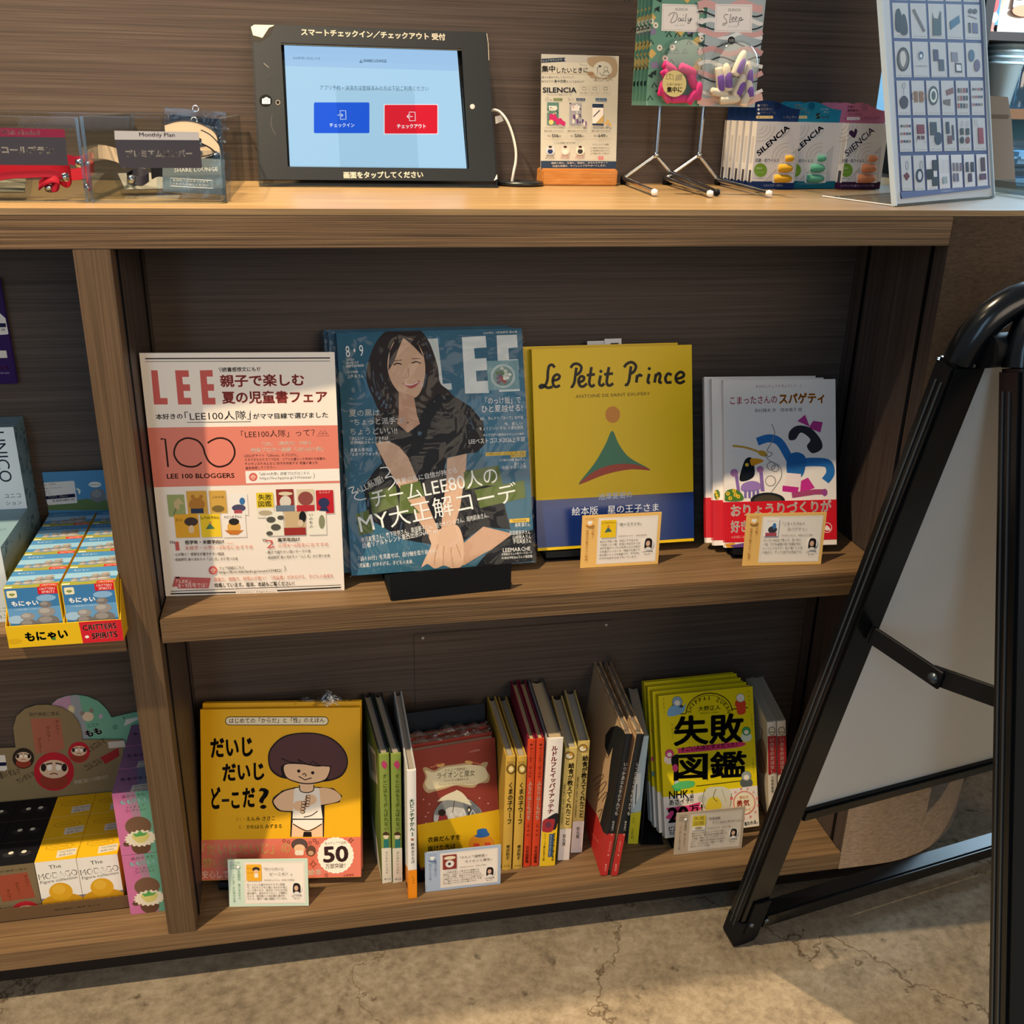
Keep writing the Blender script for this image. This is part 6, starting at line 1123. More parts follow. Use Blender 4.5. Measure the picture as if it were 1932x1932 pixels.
def pack(M, w, h, label, kind, art=True):
    th = thing('earplug_pack', M, label, 'earplug pack', 'green earplug packs' if kind == 'd' else None)
    c = MB().box(0, w, 0, .0008, 0, h, ink('6A9C84' if kind == 'd' else 'A9B6B8', .45)); A = Art(c, M, w, h, view=VD, rough=.45)
    if kind == 'd':
        rr = random.Random(11)
        for k in range(84):
            x, y = 180 + rr.random() * 640, (20 + rr.random() * 940 if k < 64 else -440 + rr.random() * 440); q = k % 5
            if q == 0: A.ell(x, y, 26, 30, 'E9E0C8', 12); A.ell(x, y, 8, 8, '33403C', 8)
            elif q == 1: A.poly([(x, y), (x + 55, y - 30), (x + 50, y + 25)], '22342F')
            elif q == 2: A.line([(x, y + 25), (x + 22, y - 20), (x + 48, y + 22)], 9, '22342F')
            elif q == 3: A.poly([(x, y), (x + 50, y - 45), (x + 90, y), (x + 45, y + 50)], 'D9B86A')
            else: A.poly([(x, y), (x + 60, y - 10), (x + 70, y + 45), (x + 5, y + 55)], '8A7F9C' if k % 2 else '7FAF9A')
        if art:
            for y in (100, 195, 285, 360, 460): A.ell(810, y, 24, 28, 'EFE4D0', 12); A.ell(812, y, 8, 8, '4A3A30', 8)
            for x in (470, 545, 625): A.line([(x, 500), (x + 30, 455), (x + 52, 500)], 8, '22342F', False, True)
            for x in (480, 560, 640): A.line([(x, 345), (x + 24, 305), (x + 50, 345)], 10, '22342F')
            A.poly([(440, 35), (790, 45), (783, 300), (432, 288)], 'F2EADF'); A.line([(452, 50), (776, 58), (769, 286), (446, 276)], 3, 'A0948A', False, True)
            A.text('SILENCIA', 560, 100, 680, 102, 26, '6A6A66', -.004); A.text('イヤープラグ', 560, 248, 650, 246, 16, '6A6A66', 0, 1)
            for p in ([(500, 150), (520, 128), (560, 118), (582, 145), (570, 190), (540, 212), (520, 205), (545, 150), (552, 125)], [(612, 170), (596, 172), (592, 195), (608, 196), (618, 172), (618, 196), (630, 190)], [(638, 165), (634, 195), (646, 192)], [(668, 130), (655, 195), (668, 194)], [(684, 168), (684, 192), (700, 188), (710, 165), (700, 210), (680, 222), (690, 200), (722, 178)]): A.line(p, 5, '2A2A2A', True)
            A.ell(640, 142, 4, 4, '2A2A2A', 8)
    else:
        for y0, cc, wd in ((60, 'D8A8A4', 70), (130, '2A3038', 16), (210, 'E8E4DE', 40), (250, '2A3038', 14), (330, 'E4E6E4', 34), (420, '2A3038', 16), (560, '2A3038', 16), (600, 'E8E4DE', 36), (740, '2A3038', 14), (300, 'D8A8A4', 50), (480, 'C89A98', 50), (690, 'D8A8A4', 46), (930, 'D8B0A4', 70), (860, 'E8E4DE', 30), (-40, '2A3038', 16), (-100, 'E8E4DE', 40), (-170, 'D8A8A4', 60), (-250, '2A3038', 14), (-330, 'E4E6E4', 36), (-400, 'C89A98', 50)):
            A.line([(780 + 60 * k, y0 + 26 * math.sin(k * 1.1 + y0)) for k in range(11)], wd, cc, True)
        A.poly([(940, 38), (1284, 42), (1280, 304), (930, 298)], 'F0E8E2'); A.line([(954, 52), (1270, 56), (1266, 290), (944, 285)], 3, 'A0948A', False, True)
        A.text('SILENCIA', 1058, 105, 1178, 106, 26, '6A6A66', -.004); A.text('イヤープラグ', 1055, 258, 1145, 255, 16, '6A6A66', 0, 1)
        for p in ([(1060, 140), (1035, 135), (1018, 160), (1040, 185), (1045, 215), (1015, 238), (1010, 222), (1040, 212)], [(1085, 130), (1072, 205), (1086, 206)], [(1095, 185), (1112, 172), (1104, 158), (1092, 180), (1100, 204), (1118, 198)], [(1125, 182), (1142, 170), (1134, 156), (1122, 178), (1130, 202), (1148, 194)], [(1165, 165), (1150, 240)], [(1160, 180), (1180, 162), (1186, 180), (1164, 196), (1205, 182)]): A.line(p, 5, '2A2A2A', True)
    c.build('card', th)
    if art:
        x0, x1, top = (392, 790, 340) if kind == 'd' else (862, 1285, 350)
        B_ = blister(max(.002, A.L(x0, 800)[0]), min(w - .002, A.L(x1, 800)[0]), A.L(600, top)[1], .019); B_ = B_.build('blister', th)
        pl = []
        if kind == 'd': pl = [(500, 640, 150, 75, -28), (660, 660, 170, 80, -20), (455, 720, 130, 72, -55), (430, 820, 140, 75, 80), (700, 760, 140, 78, -65), (745, 850, 150, 80, 85), (600, 925, 190, 72, 2), (460, 900, 130, 70, -60), (690, 900, 130, 75, 60), (570, 760, 150, 75, 10)]
        else: pl = [(960, 760, 230, 72, -78), (1020, 720, 230, 76, 100), (1130, 590, 220, 76, 70), (1225, 690, 210, 66, 95), (1135, 800, 200, 74, 70), (1220, 830, 150, 64, 100), (960, 870, 170, 66, -10), (1050, 930, 190, 74, 4), (1190, 920, 130, 66, 70)]
        for k, (x, y, ln, wd, an) in enumerate(pl):
            m_ = MB(); col = 'DA2E78' if kind == 'd' else ('E6D6BE' if k % 3 or k == 0 else 'E2D2BC'); plug(m_, A, x, y, ln, wd, an, col, .008 + .002 * (k % 3))
            if kind == 's' and k < 6: plug(m_, A, x + 6, y + 22, ln * .62, wd * .99, an, '7A4AA8', .0092 + .002 * (k % 3))
            m_.build('earplug', B_)
        if kind == 'd':
            s_ = MB(); S = Art(s_, M, w, h, (0, -.0194, 0), view=VD, rough=.4); S.ell(556, 782, 112, 124, 'E0CE8A', 36); S.line([(485, 745), (485, 700), (515, 692), (545, 705), (545, 748), (515, 735)], 5, '6A5A34', False, True); S.line([(515, 692), (515, 735)], 4, '6A5A34'); S.poly([(575, 700), (635, 690), (625, 750), (560, 755)], 'B8A878'); S.text('仕事や勉強の', 482, 802, 632, 802, 24, '5A4A28', .0, 1); S.text('集中に', 484, 866, 628, 864, 56, '2E2A22', .03, 3); S.build_ = s_.build('sticker', B_)
        else:
            s_ = MB(); S = Art(s_, M, w, h, (0, -.012, 0), view=VD, rough=.4); S.ell(1090, 378, 34, 38, '1E2024'); S.text('10', 1072, 392, 1110, 392, 26, 'D8D4CC', .02); s_.build('count_mark', B_)
    return th
YD = .215
d0 = atY(*qd(292, 985), YD); d1 = atY(*qd(800, 985), YD); dw = d1.x - d0.x
MD = frame((d0.x, YD, d0.z), 0, -.5, 0); pack(MD, dw, .215, 'front earplug pack of the green patterned row, with a gold round sticker', 'd')
pb = None
for k, nm in enumerate(('second green earplug pack, right behind the front one', 'third green earplug pack in the hanging row', 'fourth green earplug pack in the hanging row', 'rearmost green earplug pack of the hanging row')):
    M2 = frame((d0.x, YD + .0152 * (k + 1), d0.z), 0, -.5, 0)
    if pb is None: pb = pack(M2, dw, .215, nm, 'd', False)
    else: dup(pb, M2, nm)
s0 = atY(*qd(790, 992), YD - .004); s1 = atY(*qd(1308, 992), YD - .004); pack(frame((s0.x, YD - .004, s0.z), 0, -.5, 0), s1.x - s0.x, .215, 'wavy pink and grey patterned earplug pack with purple and cream plugs', 's')

# --- boxed earplugs
VE = (1360, 160, 5.682); qe = vpx(VE)
EH = atY(*qe(385, 397), .292).z - ZC
def ear_box(M, w, h, d, label, tabcol, stripe, logo, plugc, kind, art, group):
    th = thing('earplug_box', M, label, 'earplug box', group)
    c = MB().box(0, w, 0, d, 0, h, ink('ECE7E2', .45)); A = Art(c, M, w, h, view=VE, rough=.45)
    S = Art(c, M, d, h, (0, d, 0), (0, -1, 0), (0, 0, 1), None, .45); Dm, Hm = d * 1000, h * 1000
    S.rect(Dm * .3, Hm * .72, Dm * .75, Hm * .9, '4A4A55'); [S.rect(Dm * (.25 + .2 * k), Hm * .22, Dm * (.32 + .2 * k), Hm * .62, 'A8A6A8') for k in range(3)]; S.rect(0, Hm * .9, Dm, Hm, stripe)
    A.fill(stripe, 0, 0, w, h * .115)
    if art:
        xo = {'r': 0, 's': 365, 'm': 880}[kind]; X = lambda x: x + xo
        def ring(cx, cy, a0, a1):
            for r_ in (45, 85, 125, 165): A.ring(X(cx), cy, r_, r_, 5, 'C9B8A4', 20, a0, a1)
        ring(410, 440, 0, 100); ring(715, 790, 180, 275)
        A.poly([(X(465), 1035), (X(845), 665), (X(800), 1035)], 'D9D5D2'); A.line([(X(465), 1035), (X(845), 660)], 5, 'B8B0A8')
        if kind != 'm': A.text('SILENCIA', X(408), 768, X(742), 470, 62, logo, .03, 3); A.text('サイレンシア', X(655), 575, X(742), 500, 18, logo, 0, 1)
        else: A.text('SilENCiA', X(475), 775, X(770), 500, 76, logo, .012, 3); A.text('ミスサイレンシア', X(495), 790, X(580), 700, 18, logo, 0, 1); A.poly([(X(550), 570), (X(495), 525), (X(505), 492), (X(530), 490), (X(545), 505), (X(558), 472), (X(578), 480), (X(580), 510)], '4A2A4E', True)
        ya = 830 if kind == 'r' else 835
        A.text('抗菌・抗ウイルス', X(368) if kind != 'm' else 1298, ya, X(622) if kind != 'm' else 1536, ya, 40, logo if kind == 'm' else '33456A' if kind == 'r' else '3A7A94', .014)
        A.ell(X(425) if kind != 'm' else 1347, 915, 70 if kind != 'm' else 66, 74, '7DA83A'); A.text('SIAA', X(375) if kind != 'm' else 1300, 905, X(440) if kind != 'm' else 1362, 905, 24, 'D8E8B8', .02, 1); A.text('抗菌・抗ウイルス加工', X(375) if kind != 'm' else 1300, 945, X(465) if kind != 'm' else 1390, 945, 12, 'D8E8B8', 0, 1)
        A.text('SIAAの安全性基準に適合', X(355) if kind != 'm' else 1275, 1008, X(462) if kind != 'm' else 1380, 1008, 12, '6A6460', 0, 1)
        if kind == 'r': A.text('ベストカラー耳せん', 455, 1092, 665, 1092, 26, 'B8C4D8', .0, 1)
        elif kind == 's': A.text('ベーシック仕様 女性に合う耳せん', 820, 1072, 1090, 1065, 22, 'B8D8DC', .0, 1)
        else: A.text('つけていても落ちにくいピンク色', 1282, 1096, 1640, 1092, 26, 'C8B0C4', .0, 1)
        c.build('carton', th)
        for k, (x, y, ln) in enumerate(((735, 790, 90), (690, 895, 150), (665, 1005, 185))):
            cx = {'r': x, 's': x + 345, 'm': x + 895}[kind]; tr = MB(); T_ = Art(tr, M, w, h, view=VE); T_.off = 5e-4; T_.rrect(cx - ln * .62, y - 52, cx + ln * .62, y + 46, 12, 'F2EEE8'); plug(tr, A, cx, y, ln, 78 if k else 60, 0, plugc, .0014); tr.build('earplug', th)
    else: c.build('carton', th)
    # hang tab with the wavy top
    base = {'r': ((350, 380), (830, 382)), 's': ((690, 380), (1195, 384)), 'm': ((1285, 395), (1712, 395))}[kind]
    pr = [(0, 0), (0, .017), (.004, .0225), (.012, .0258), (.020, .0262), (.030, .0245), (.040, .0205), (.050, .0175), (w - .0005, .0160), (w - .0015, 0)]
    tb = MB().prism(pr, lambda a, b, y: (a, y, h + b), d * .5, d * .5 + .0008, ink(tabcol, .45)); TA = Art(tb, M, w, h + .03, (0, d * .5, 0), view=VE, rough=.45)
    if art:
        dx = {'r': 0, 's': 365, 'm': 930}[kind]; dy = {'r': 0, 's': 0, 'm': 15}[kind]; tc = 'E4E0DA' if kind != 'm' else 'F2DCD8'; dk = tc if kind != 'm' else '6A3A56'
        for k, s_ in enumerate(('安眠に', '精神集中に', 'リラックスに')): A2 = TA; A2.ell(405 + dx, 222 + dy + 42 * k, 14, 14, tc, 10); A2.text(s_, 425 + dx, 235 + dy + 41 * k, 425 + dx + 27 * len(s_), 235 + dy + 41 * k, 30, dk, .016)
        TA.rrect(378 + dx, 332 + dy, 560 + dx, 362 + dy, 10, 'E8C98A' if kind != 'm' else 'F4E8E4'); TA.text('抗菌・抗ウイルス加工', 392 + dx, 357 + dy, 546 + dx, 357 + dy, 16, '4A3A30', 0, 1)
        TA.ell(607 + dx, 226 + dy, 36, 42, '14264A' if kind == 'r' else '0F5A7A' if kind == 's' else 'A8667E')
        if kind == 'r': TA.text('レギュラー', 672, 364, 812, 362, 32, tc, .02)
        elif kind == 's': TA.text('S', 1015, 366, 1062, 364, 60, 'E0B85A', .03); TA.text('サイズ', 1072, 364, 1160, 362, 34, tc, .03); TA.text('小さな耳の', 1065, 275, 1165, 270, 22, 'B8D0D4', 0, 1); TA.text('方に', 1100, 304, 1165, 300, 22, 'B8D0D4', 0, 1)
        else: TA.text('ミスサイレンシア', 1505, 375, 1700, 372, 34, '6A3A56', .012)
    tb.build('hang_tab', th); return th
REG, SS, MS_ = 'navy tabbed earplug boxes', 'teal tabbed earplug boxes', 'pink tabbed earplug boxes'
ew = .0632; ed = .0155
x0 = atZ(*qe(325, 1122), ZC).x
ear_box(frame((x0, .2905, ZC + .0006), 0, 0, 0), ew, EH, ed, 'front earplug box with a navy tab and yellow plugs', '16305E', '1B3468', '1E2F62', 'E2AE34', 'r', True, REG)
eb = None
for k, nm in enumerate(('earplug box with a navy tab right behind the front one', 'third earplug box with a navy tab from the front', 'fourth earplug box with a navy tab from the front', 'rearmost earplug box with a navy tab, touching the back wall')):
    M2 = frame((x0 - .0028 * (k + 1), .2905 + .0178 * (k + 1), ZC + .0006), 0)
    if eb is None: eb = ear_box(M2, ew, EH, ed, nm, '16305E', '1B3468', '1E2F62', 'E2AE34', 'r', False, REG)
    else: dup(eb, M2, nm)
xs = atZ(*qe(1150, 1105), ZC).x - ew
xs = max(x0 + ew + .0008, xs)
ear_box(frame((xs, .3080, ZC + .0006), 0), ew, EH, ed, 'front earplug box with a teal tab and mint plugs', '1E7C98', '1F7486', '2A86A4', '6AB898', 's', True, SS)
eb = ear_box(frame((xs - .012, .3270, ZC + .0006), 0), ew, EH, ed, 'earplug box with a teal tab right behind the front teal one', '1E7C98', '1F7486', '2A86A4', '6AB898', 's', False, SS)
dup(eb, frame((xs - .018, .3450, ZC + .0006), 0), 'rearmost earplug box with a teal tab')
xm = atZ(*qe(1237, 1124), ZC).x
ear_box(frame((xm + .006, .2935, ZC + .0006), 6, 0, 0), ew, EH, ed, 'front earplug box with a pink tab and peach plugs', 'C07088', '3E1E40', '33234A', 'E0936C', 'm', True, MS_)
eb = ear_box(frame((xm - .004, .3160, ZC + .0006), 6), ew, EH, ed, 'earplug box with a pink tab right behind the front pink one', 'C47A90', '3E1E40', '33234A', 'E0936C', 'm', False, MS_)
dup(eb, frame((xm - .010, .3330, ZC + .0006), 6), 'third earplug box with a pink tab from the front'); dup(eb, frame((xm - .014, .3500, ZC + .0006), 6), 'rearmost earplug box with a pink tab')

# --- product sheet in a clear stand
VM = (1640, 0, 4.829); MM = frame((.6625, .0425, ZC + .0030), 30.5, 14.5, 0); mw, mh = .2400, .330
t = thing('menu_stand', MM, 'clear stand with a leaning panel at the right end of the counter', 'menu stand')
MB().box(-.003, mw + .003, -.0022, -.0006, -.002, mh + .002, ACRYL).build('front_panel', t); MB().box(-.003, mw + .003, .0016, .0036, -.002, mh + .002, ACRYL).build('rear_panel', t)
e = MB()
for xa in (-.0045, mw + .0025): e.box(xa, xa + .002, -.0024, .0038, -.002, mh, ink('CFE0EA', .15, .6))
e.box(-.003, mw + .003, -.0024, .0038, -.0028, -.0012, ACRYLE); e.build('polished_edge', t)
fp = [(.634, .169), (.6600, .0415), (.8700, .1640), (.8350, .275)]
Mi = MM.inverted(); MB().prism(fp, lambda a, b, d: Mi @ Vector((a, b, d)), ZC + .0003, ZC + .0021, ACRYL).build('foot_plate', t)
MB().tube([Mi @ Vector((fp[0][0], fp[0][1], ZC + .0012)), Mi @ Vector((fp[1][0], fp[1][1], ZC + .0012))], .0009, ink('E4EAEE', .2, .6), 6).build('foot_edge', t)
t = thing('product_sheet', MM, 'white printed sheet of small product pictures in blue ruled boxes', 'sheet', None)
c = MB().box(0, mw, 0, .0008, 0, mh, ink('DCDEE6', .5)); A = Art(c, MM, mw, mh, view=VM, rough=.5); BL = '5E6E9E'; G = '2E3440'
A.poly([(160, -440), (1008, -400), (1095, 1690), (285, 1812)], BL)
rows = [(-420, -80, 5), (-60, 0, 5), (25, 345, 5), (375, 705, 5), (735, 1050, 6), (1075, 1385, 6), (1420, 1740, 7)]
def edge(y): return 195 + (290 - 195) * (y / 1800), 1010 + (1085 - 1010) * (y / 1680)
cells = []
for ri, (ya, yb, n) in enumerate(rows):
    for k in range(n):
        f0_, f1_ = k / n, (k + 1) / n
        def pt(f, y, side=0):
            yy = y + (1 - 2 * f) * (0) + (f * (-.045 if y > 1200 else .0 if y > 700 else .06) * 330); l, r_ = edge(y); return (l + (r_ - l) * f, yy)
        g_ = .012; A.poly([pt(f0_ + g_, ya), pt(f1_ - g_, ya), pt(f1_ - g_, yb), pt(f0_ + g_, yb)], 'D8DAE2'); m = pt((f0_ + f1_) / 2, (ya + yb) / 2); cells.append((ri, k, m)); x_, y_ = m
        l = pt(f0_ + .03, yb - 12); r_ = pt(f1_ - .03, yb - 12); A.text('ロゴグッズ ¥1,980', l[0], l[1], r_[0], r_[1], 12, '3A3A44', .0, 1)
def cell(r, k): return next(m for (a, b, m) in cells if a == r + 1 and b == k)
for k in range(5): x, y = cell(-1, k); A.rrect(x - 38, y - 80, x + 38, y + 70, 14, ('3A4456', '6A5A58', '2E3A52', '54607A', '8A7A74')[k])
x, y = cell(1, 0); A.poly([(x - 45, y + 90), (x - 50, y - 60), (x - 25, y - 110), (x, y - 60), (x + 20, y + 90)], '22262E', True); A.poly([(x, y + 120), (x - 2, y - 10), (x + 22, y - 60), (x + 48, y - 10), (x + 58, y + 120)], '2A2E36', True)
x, y = cell(1, 1); A.poly([(x - 60, y - 100), (x - 40, y - 110), (x + 60, y + 90), (x + 42, y + 105)], '6A6468')
x, y = cell(1, 2); A.poly([(x - 40, y - 90), (x - 30, y - 30), (x + 15, y - 20), (x + 30, y - 90), (x + 38, y - 90), (x + 42, y + 130), (x - 36, y + 130)], '33484C')
x, y = cell(1, 3); A.poly([(x - 45, y), (x + 40, y - 60), (x + 48, y + 10), (x - 38, y + 75)], '2F6488')
x, y = cell(1, 4); A.ell(x - 20, y - 100, 20, 24, '3A3A42'); A.ell(x + 22, y - 98, 20, 24, '3A3A42'); A.line([(x - 40, y - 60), (x + 40, y - 30)], 8, '5A5A66', True); A.rect(x - 38, y + 5, x - 12, y + 100, '2E3646'); A.rect(x - 2, y + 5, x + 50, y + 105, '54587E')
x, y = cell(2, 0); A.ell(x, y, 56, 110, '2A2422'); A.ell(x, y, 44, 92, '6A6460'); A.poly([(x - 25, y - 60), (x + 10, y - 70), (x + 25, y), (x, y + 70), (x - 25, y + 20)], 'C9C4C0', True)
x, y = cell(2, 1); A.ell(x, y - 40, 26, 44, 'B8C0CC'); A.ell(x, y - 40, 22, 36, '34466A'); A.ell(x, y - 34, 12, 18, 'D8DCE4'); A.text('LOUNGE STYLE', x - 55, y + 65, x + 55, y + 65, 14, '6A6A74', 0, 1)
x, y = cell(2, 2); A.rect(x - 52, y - 100, x, y + 10, '3A3458'); A.rect(x - 4, y - 10, x + 52, y + 100, '3E4458')
x, y = cell(2, 3); A.rect(x - 50, y - 80, x + 14, y + 12, '7A7A8A'); A.rect(x - 14, y + 20, x + 50, y + 110, '2A2230'); A.rect(x - 4, y + 36, x + 42, y + 95, 'D8DCE0')
x, y = cell(2, 4); A.ell(x - 26, y - 50, 27, 56, '34587A'); A.ell(x + 24, y + 40, 27, 56, '5A4A70')
x, y = cell(3, 0); A.ring(x, y - 110, 12, 26, 4, '9A9AA0'); A.line([(x, y - 84), (x, y - 30)], 3, '9A9AA0'); A.poly([(x - 36, y + 20), (x, y - 20), (x + 38, y + 15), (x + 30, y + 85), (x - 8, y + 100), (x - 30, y + 70)], '3A3040', True)
x, y = cell(3, 1); A.rect(x - 42, y - 60, x - 4, y + 40, '8A6038'); A.rect(x + 4, y - 60, x + 46, y + 40, '8A6038'); A.ring(x - 46, y - 15, 14, 28, 6, '8A6038', 14); A.ring(x + 50, y - 15, 14, 28, 6, '8A6038', 14)
x, y = cell(3, 2); A.ell(x, y - 20, 44, 88, '3E4A4C'); A.ell(x, y - 20, 32, 64, 'D8DCD8'); A.ell(x, y - 20, 20, 42, '4A5658')
x, y = cell(3, 3); A.poly([(x - 20, y - 70), (x + 45, y - 95), (x + 48, y - 40), (x - 10, y - 20)], '7A4A48'); A.poly([(x - 46, y + 20), (x + 20, y + 10), (x + 18, y + 75), (x - 40, y + 55)], '6A5C58')
for r, k in ((3, 4), (3, 5), (4, 0)):
    x, y = cell(r, k)
    for i in range(3):
        for j in range(4): A.rect(x - 48 + 25 * j, y - 90 + 70 * i, x - 30 + 25 * j, y - 45 + 70 * i if r == 3 and k == 4 else y - 68 + 70 * i, ('3A4048', '8A7A70', '9A3A48', '2E3A5A')[(i + j) % 4])
x, y = cell(4, 1); A.rect(x - 36, y - 90, x + 36, y - 5, '7A2434'); A.rect(x - 32, y + 12, x - 4, y + 45, '5A3040'); A.rect(x + 6, y + 12, x + 34, y + 45, '5A3040'); A.line([(x - 30, y + 45), (x - 46, y + 80)], 3, '8A8A90'); A.line([(x + 30, y + 45), (x + 46, y + 80)], 3, '8A8A90')
x, y = cell(4, 2); A.rect(x - 50, y - 110, x + 16, y + 10, '38404E'); A.ell(x + 26, y + 40, 33, 58, '2E3A52')
x, y = cell(4, 3); A.rect(x - 40, y - 110, x - 4, y + 0, '2E3648'); A.rect(x + 14, y - 80, x + 38, y + 60, '3A3A52'); A.rect(x - 24, y + 15, x + 18, y + 90, '6A4048')
x, y = cell(4, 4)
for i in (0, 1): A.rect(x - 44 + 52 * i, y - 50, x - 10 + 52 * i, y + 12, '33383E'); A.ell(x - 26 + 52 * i, y + 60, 18, 32, '2A2E36' if i == 0 else '7A3A38'); A.ring(x - 28 + 52 * i, y - 90, 10, 22, 3, 'A0A0A8', 12)
x, y = cell(4, 5); A.rect(x - 16, y - 50, x + 38, y + 95, '8E2A3A'); A.ring(x - 36, y - 100, 12, 26, 3, 'A0A0A8', 12); A.line([(x - 30, y - 80), (x, y - 50)], 3, 'A0A0A8')
x, y = cell(5, 0); A.ring(x, y - 70, 12, 40, 4, '8A8A90', 14); A.poly([(x - 30, y + 20), (x, y - 10), (x + 24, y + 30), (x - 4, y + 70)], '6A2A30')
x, y = cell(5, 1); A.ring(x + 16, y - 70, 12, 40, 4, '8A8A90', 14); A.ell(x, y + 25, 32, 62, '22304E'); A.ell(x, y + 25, 18, 40, 'C8CCD4')
x, y = cell(5, 2); A.rect(x - 2, y - 115, x + 54, y - 20, '2E3440'); A.rect(x - 50, y - 30, x + 14, y + 60, '1E2028'); A.rect(x - 2, y + 40, x + 56, y + 120, '343C4C')
x, y = cell(5, 3); [A.text('さくら貝セットのご案内', x - 45, y - 105 + 18 * q, x + 45, y - 105 + 18 * q, 10, '8A8A94', 0, 1) for q in range(7)]; A.rect(x - 20, y + 40, x + 24, y + 100, '9AAAB0')
x, y = cell(5, 4)
for i in range(3): A.rect(x - 44 + 32 * i, y - 85, x - 20 + 32 * i, y - 10, '7A6A78'); 
for i in range(2): A.rect(x - 40 + 30 * i, y + 10, x - 16 + 30 * i, y + 85, '6A647E')
x, y = cell(5, 5); A.rect(x - 40, y - 90, x - 10, y + 0, '33384A'); A.rect(x + 4, y - 90, x + 38, y + 0, '2E3648'); A.rect(x - 18, y + 14, x + 20, y + 90, '4A3A58')
x, y = cell(5, 6); A.rect(x - 18, y - 130, x + 26, y - 5, '4A3440'); A.rect(x - 28, y + 18, x + 34, y + 70, '5A3A5A')
A.poly([(275, 1752), (1092, 1690), (1094, 1716), (285, 1812)], BL); A.text('表示価格は税込みです', 645, 1752, 765, 1744, 14, 'C8D0E4', 0, 1)
c.build('sheet', t)
# ================================================================ left bay, middle shelf
ZL = ZM - 0.007
def carton(name, M, w, d, h, label, cat, group, col, front=None, top=None, side=None, part='carton'):
    th = thing(name, M, label, cat, group); c = MB().box(0, w, 0, d, 0, h, ink(col, .45))
    if front: front(Art(c, M, w, h, rough=.45), w * 1000, h * 1000)
    if top: top(Art(c, M, w, d, (0, 0, h), (1, 0, 0), (0, 1, 0), None, .45), w * 1000, d * 1000)
    if side: side(Art(c, M, d, h, (w, 0, 0), (0, 1, 0), (0, 0, 1), None, .45), d * 1000, h * 1000)
    c.build(part, th); return th
ST, ST2, ST3 = '9A9490', '7C7774', 'B4AEA8'
def cairn(A, x, y, s, n=3):
    """plain stack of rounded grey stones"""
    for k in range(n):
        r_ = s * (1 - .18 * k); A.ell(x, y, r_, r_ * .62, ST2 if k % 2 else ST, 18); A.ell(x - r_ * .2, y - r_ * .15, r_ * .6, r_ * .33, ST3 if k % 2 == 0 else ST, 14); y -= r_ * .98
def m_front(A, W, H):
    A.fill('E5BE28'); A.fill('3F7CB0', .001, .001, A.w - .001, A.h - .0005); A.rect(1, H * .35, W - 1, H * .62, '6AA0CC'); A.ell(W * .15, H * .55, 9, 5, 'A8C8E0'); A.ell(W * .75, H * .2, 10, 4, '8AB4D8')
    A.poly([(1, H - 1), (1, H * .82), (W * .3, H * .72), (W * .6, H * .8), (W - 1, H * .7), (W - 1, H - 1)], '6E7F3C'); A.ell(8, H * .9, 9, 8, '8A8A86')
    cairn(A, W * .36, H * .80, 11.5, 3); cairn(A, W * .72, H * .80, 14, 4)
    A.rrect(3, 3, 13, 11.5, 1.5, 'EFE6C4'); A.poly([(4.5, 7.5), (7.5, 5.6), (8, 8.6), (8.5, 5.6), (11.5, 7.5), (8, 9.6)], '7A8A3A'); A.text('もにゃい', 6, 22, 33, 22, 6.5, 'F6F4EE', .035); A.text('～心和む島のいきもの～', 7, 27, 36, 27, 1.8, 'E4EEF4', .0, 1)
    A.rect(W * .62, 0.2, W - 1, 9, 'D4252E'); A.text('CRITTERS', W * .65, 4.2, W - 3, 4.2, 2.6, 'F6E8DC', .02, 1); A.text('SPIRITS', W * .69, 8, W - 4, 8, 2.8, 'F6E8DC', .03, 1)
def m_top(A, W, D):
    A.fill('4A88BC'); A.rect(0, D * .3, W, D * .6, '93BCD6'); A.poly([(0, D), (0, D * .78), (W * .4, D * .86), (W, D * .74), (W, D)], '9A9A42')
    for k, s in enumerate((4.5, 5.5, 6.5, 7.5)): cairn(A, W * (.22 + .18 * k), D * (.76 - .01 * k), s, 2 + (k > 1))
    A.text('もにゃい', W * .12, D * .2, W * .42, D * .2, 4, 'F4F4F0', .04, 1); A.rect(W * .66, D * .86, W - .5, D, 'D4252E'); A.text('CRITTERS', W * .69, D * .97, W * .97, D * .97, 2.8, 'F6E8DC', .03, 1); A.rect(1, D * .93, 9, D, 'EFE6C4')
bw, bd, bh = .0552, .0424, .0690; X0 = -.3478; Y0 = -.0245
mb0 = None; ords = ('front', 'second', 'middle', 'fourth', 'rearmost')
for r_ in range(5):
    for c_ in range(2):
        M = Matrix.Translation((X0 + c_ * .0580, Y0 + r_ * .0430, ZL + .0012)); lb = 'small blue stone picture box, %s row, %s column of the yellow tray' % (ords[r_], ('left', 'right')[c_])
        if mb0 is None: mb0 = carton('toy_box', M, bw, bd, bh, lb, 'toy box', 'small blue toy boxes in the yellow tray', 'E2BA2A', m_front, m_top)
        else: dup(mb0, M, lb)
MT_ = Matrix.Translation((-.3510, -.0285, ZL + .0004)); t = thing('display_tray', MT_, 'yellow cardboard tray with a blue back card holding the small blue stone boxes', 'display tray'); tw, td = .1186, .2275
yb = ink('E6B91E', .5); MB().box(0, tw, 0, td, 0, .0006, yb).build('base', t)
for xx in (0, tw - .0012, tw / 2 - .0003): MB().prism([(0, .0007), (td, .0007), (td, .066), (td * .12, .062), (.004, .030), (0, .026)], lambda a, b, d: (xx + d, a, b), 0, .0009, ink('DCAA1C', .55)).build('side_wall' if xx != tw / 2 - .0003 else 'middle_wall', t)
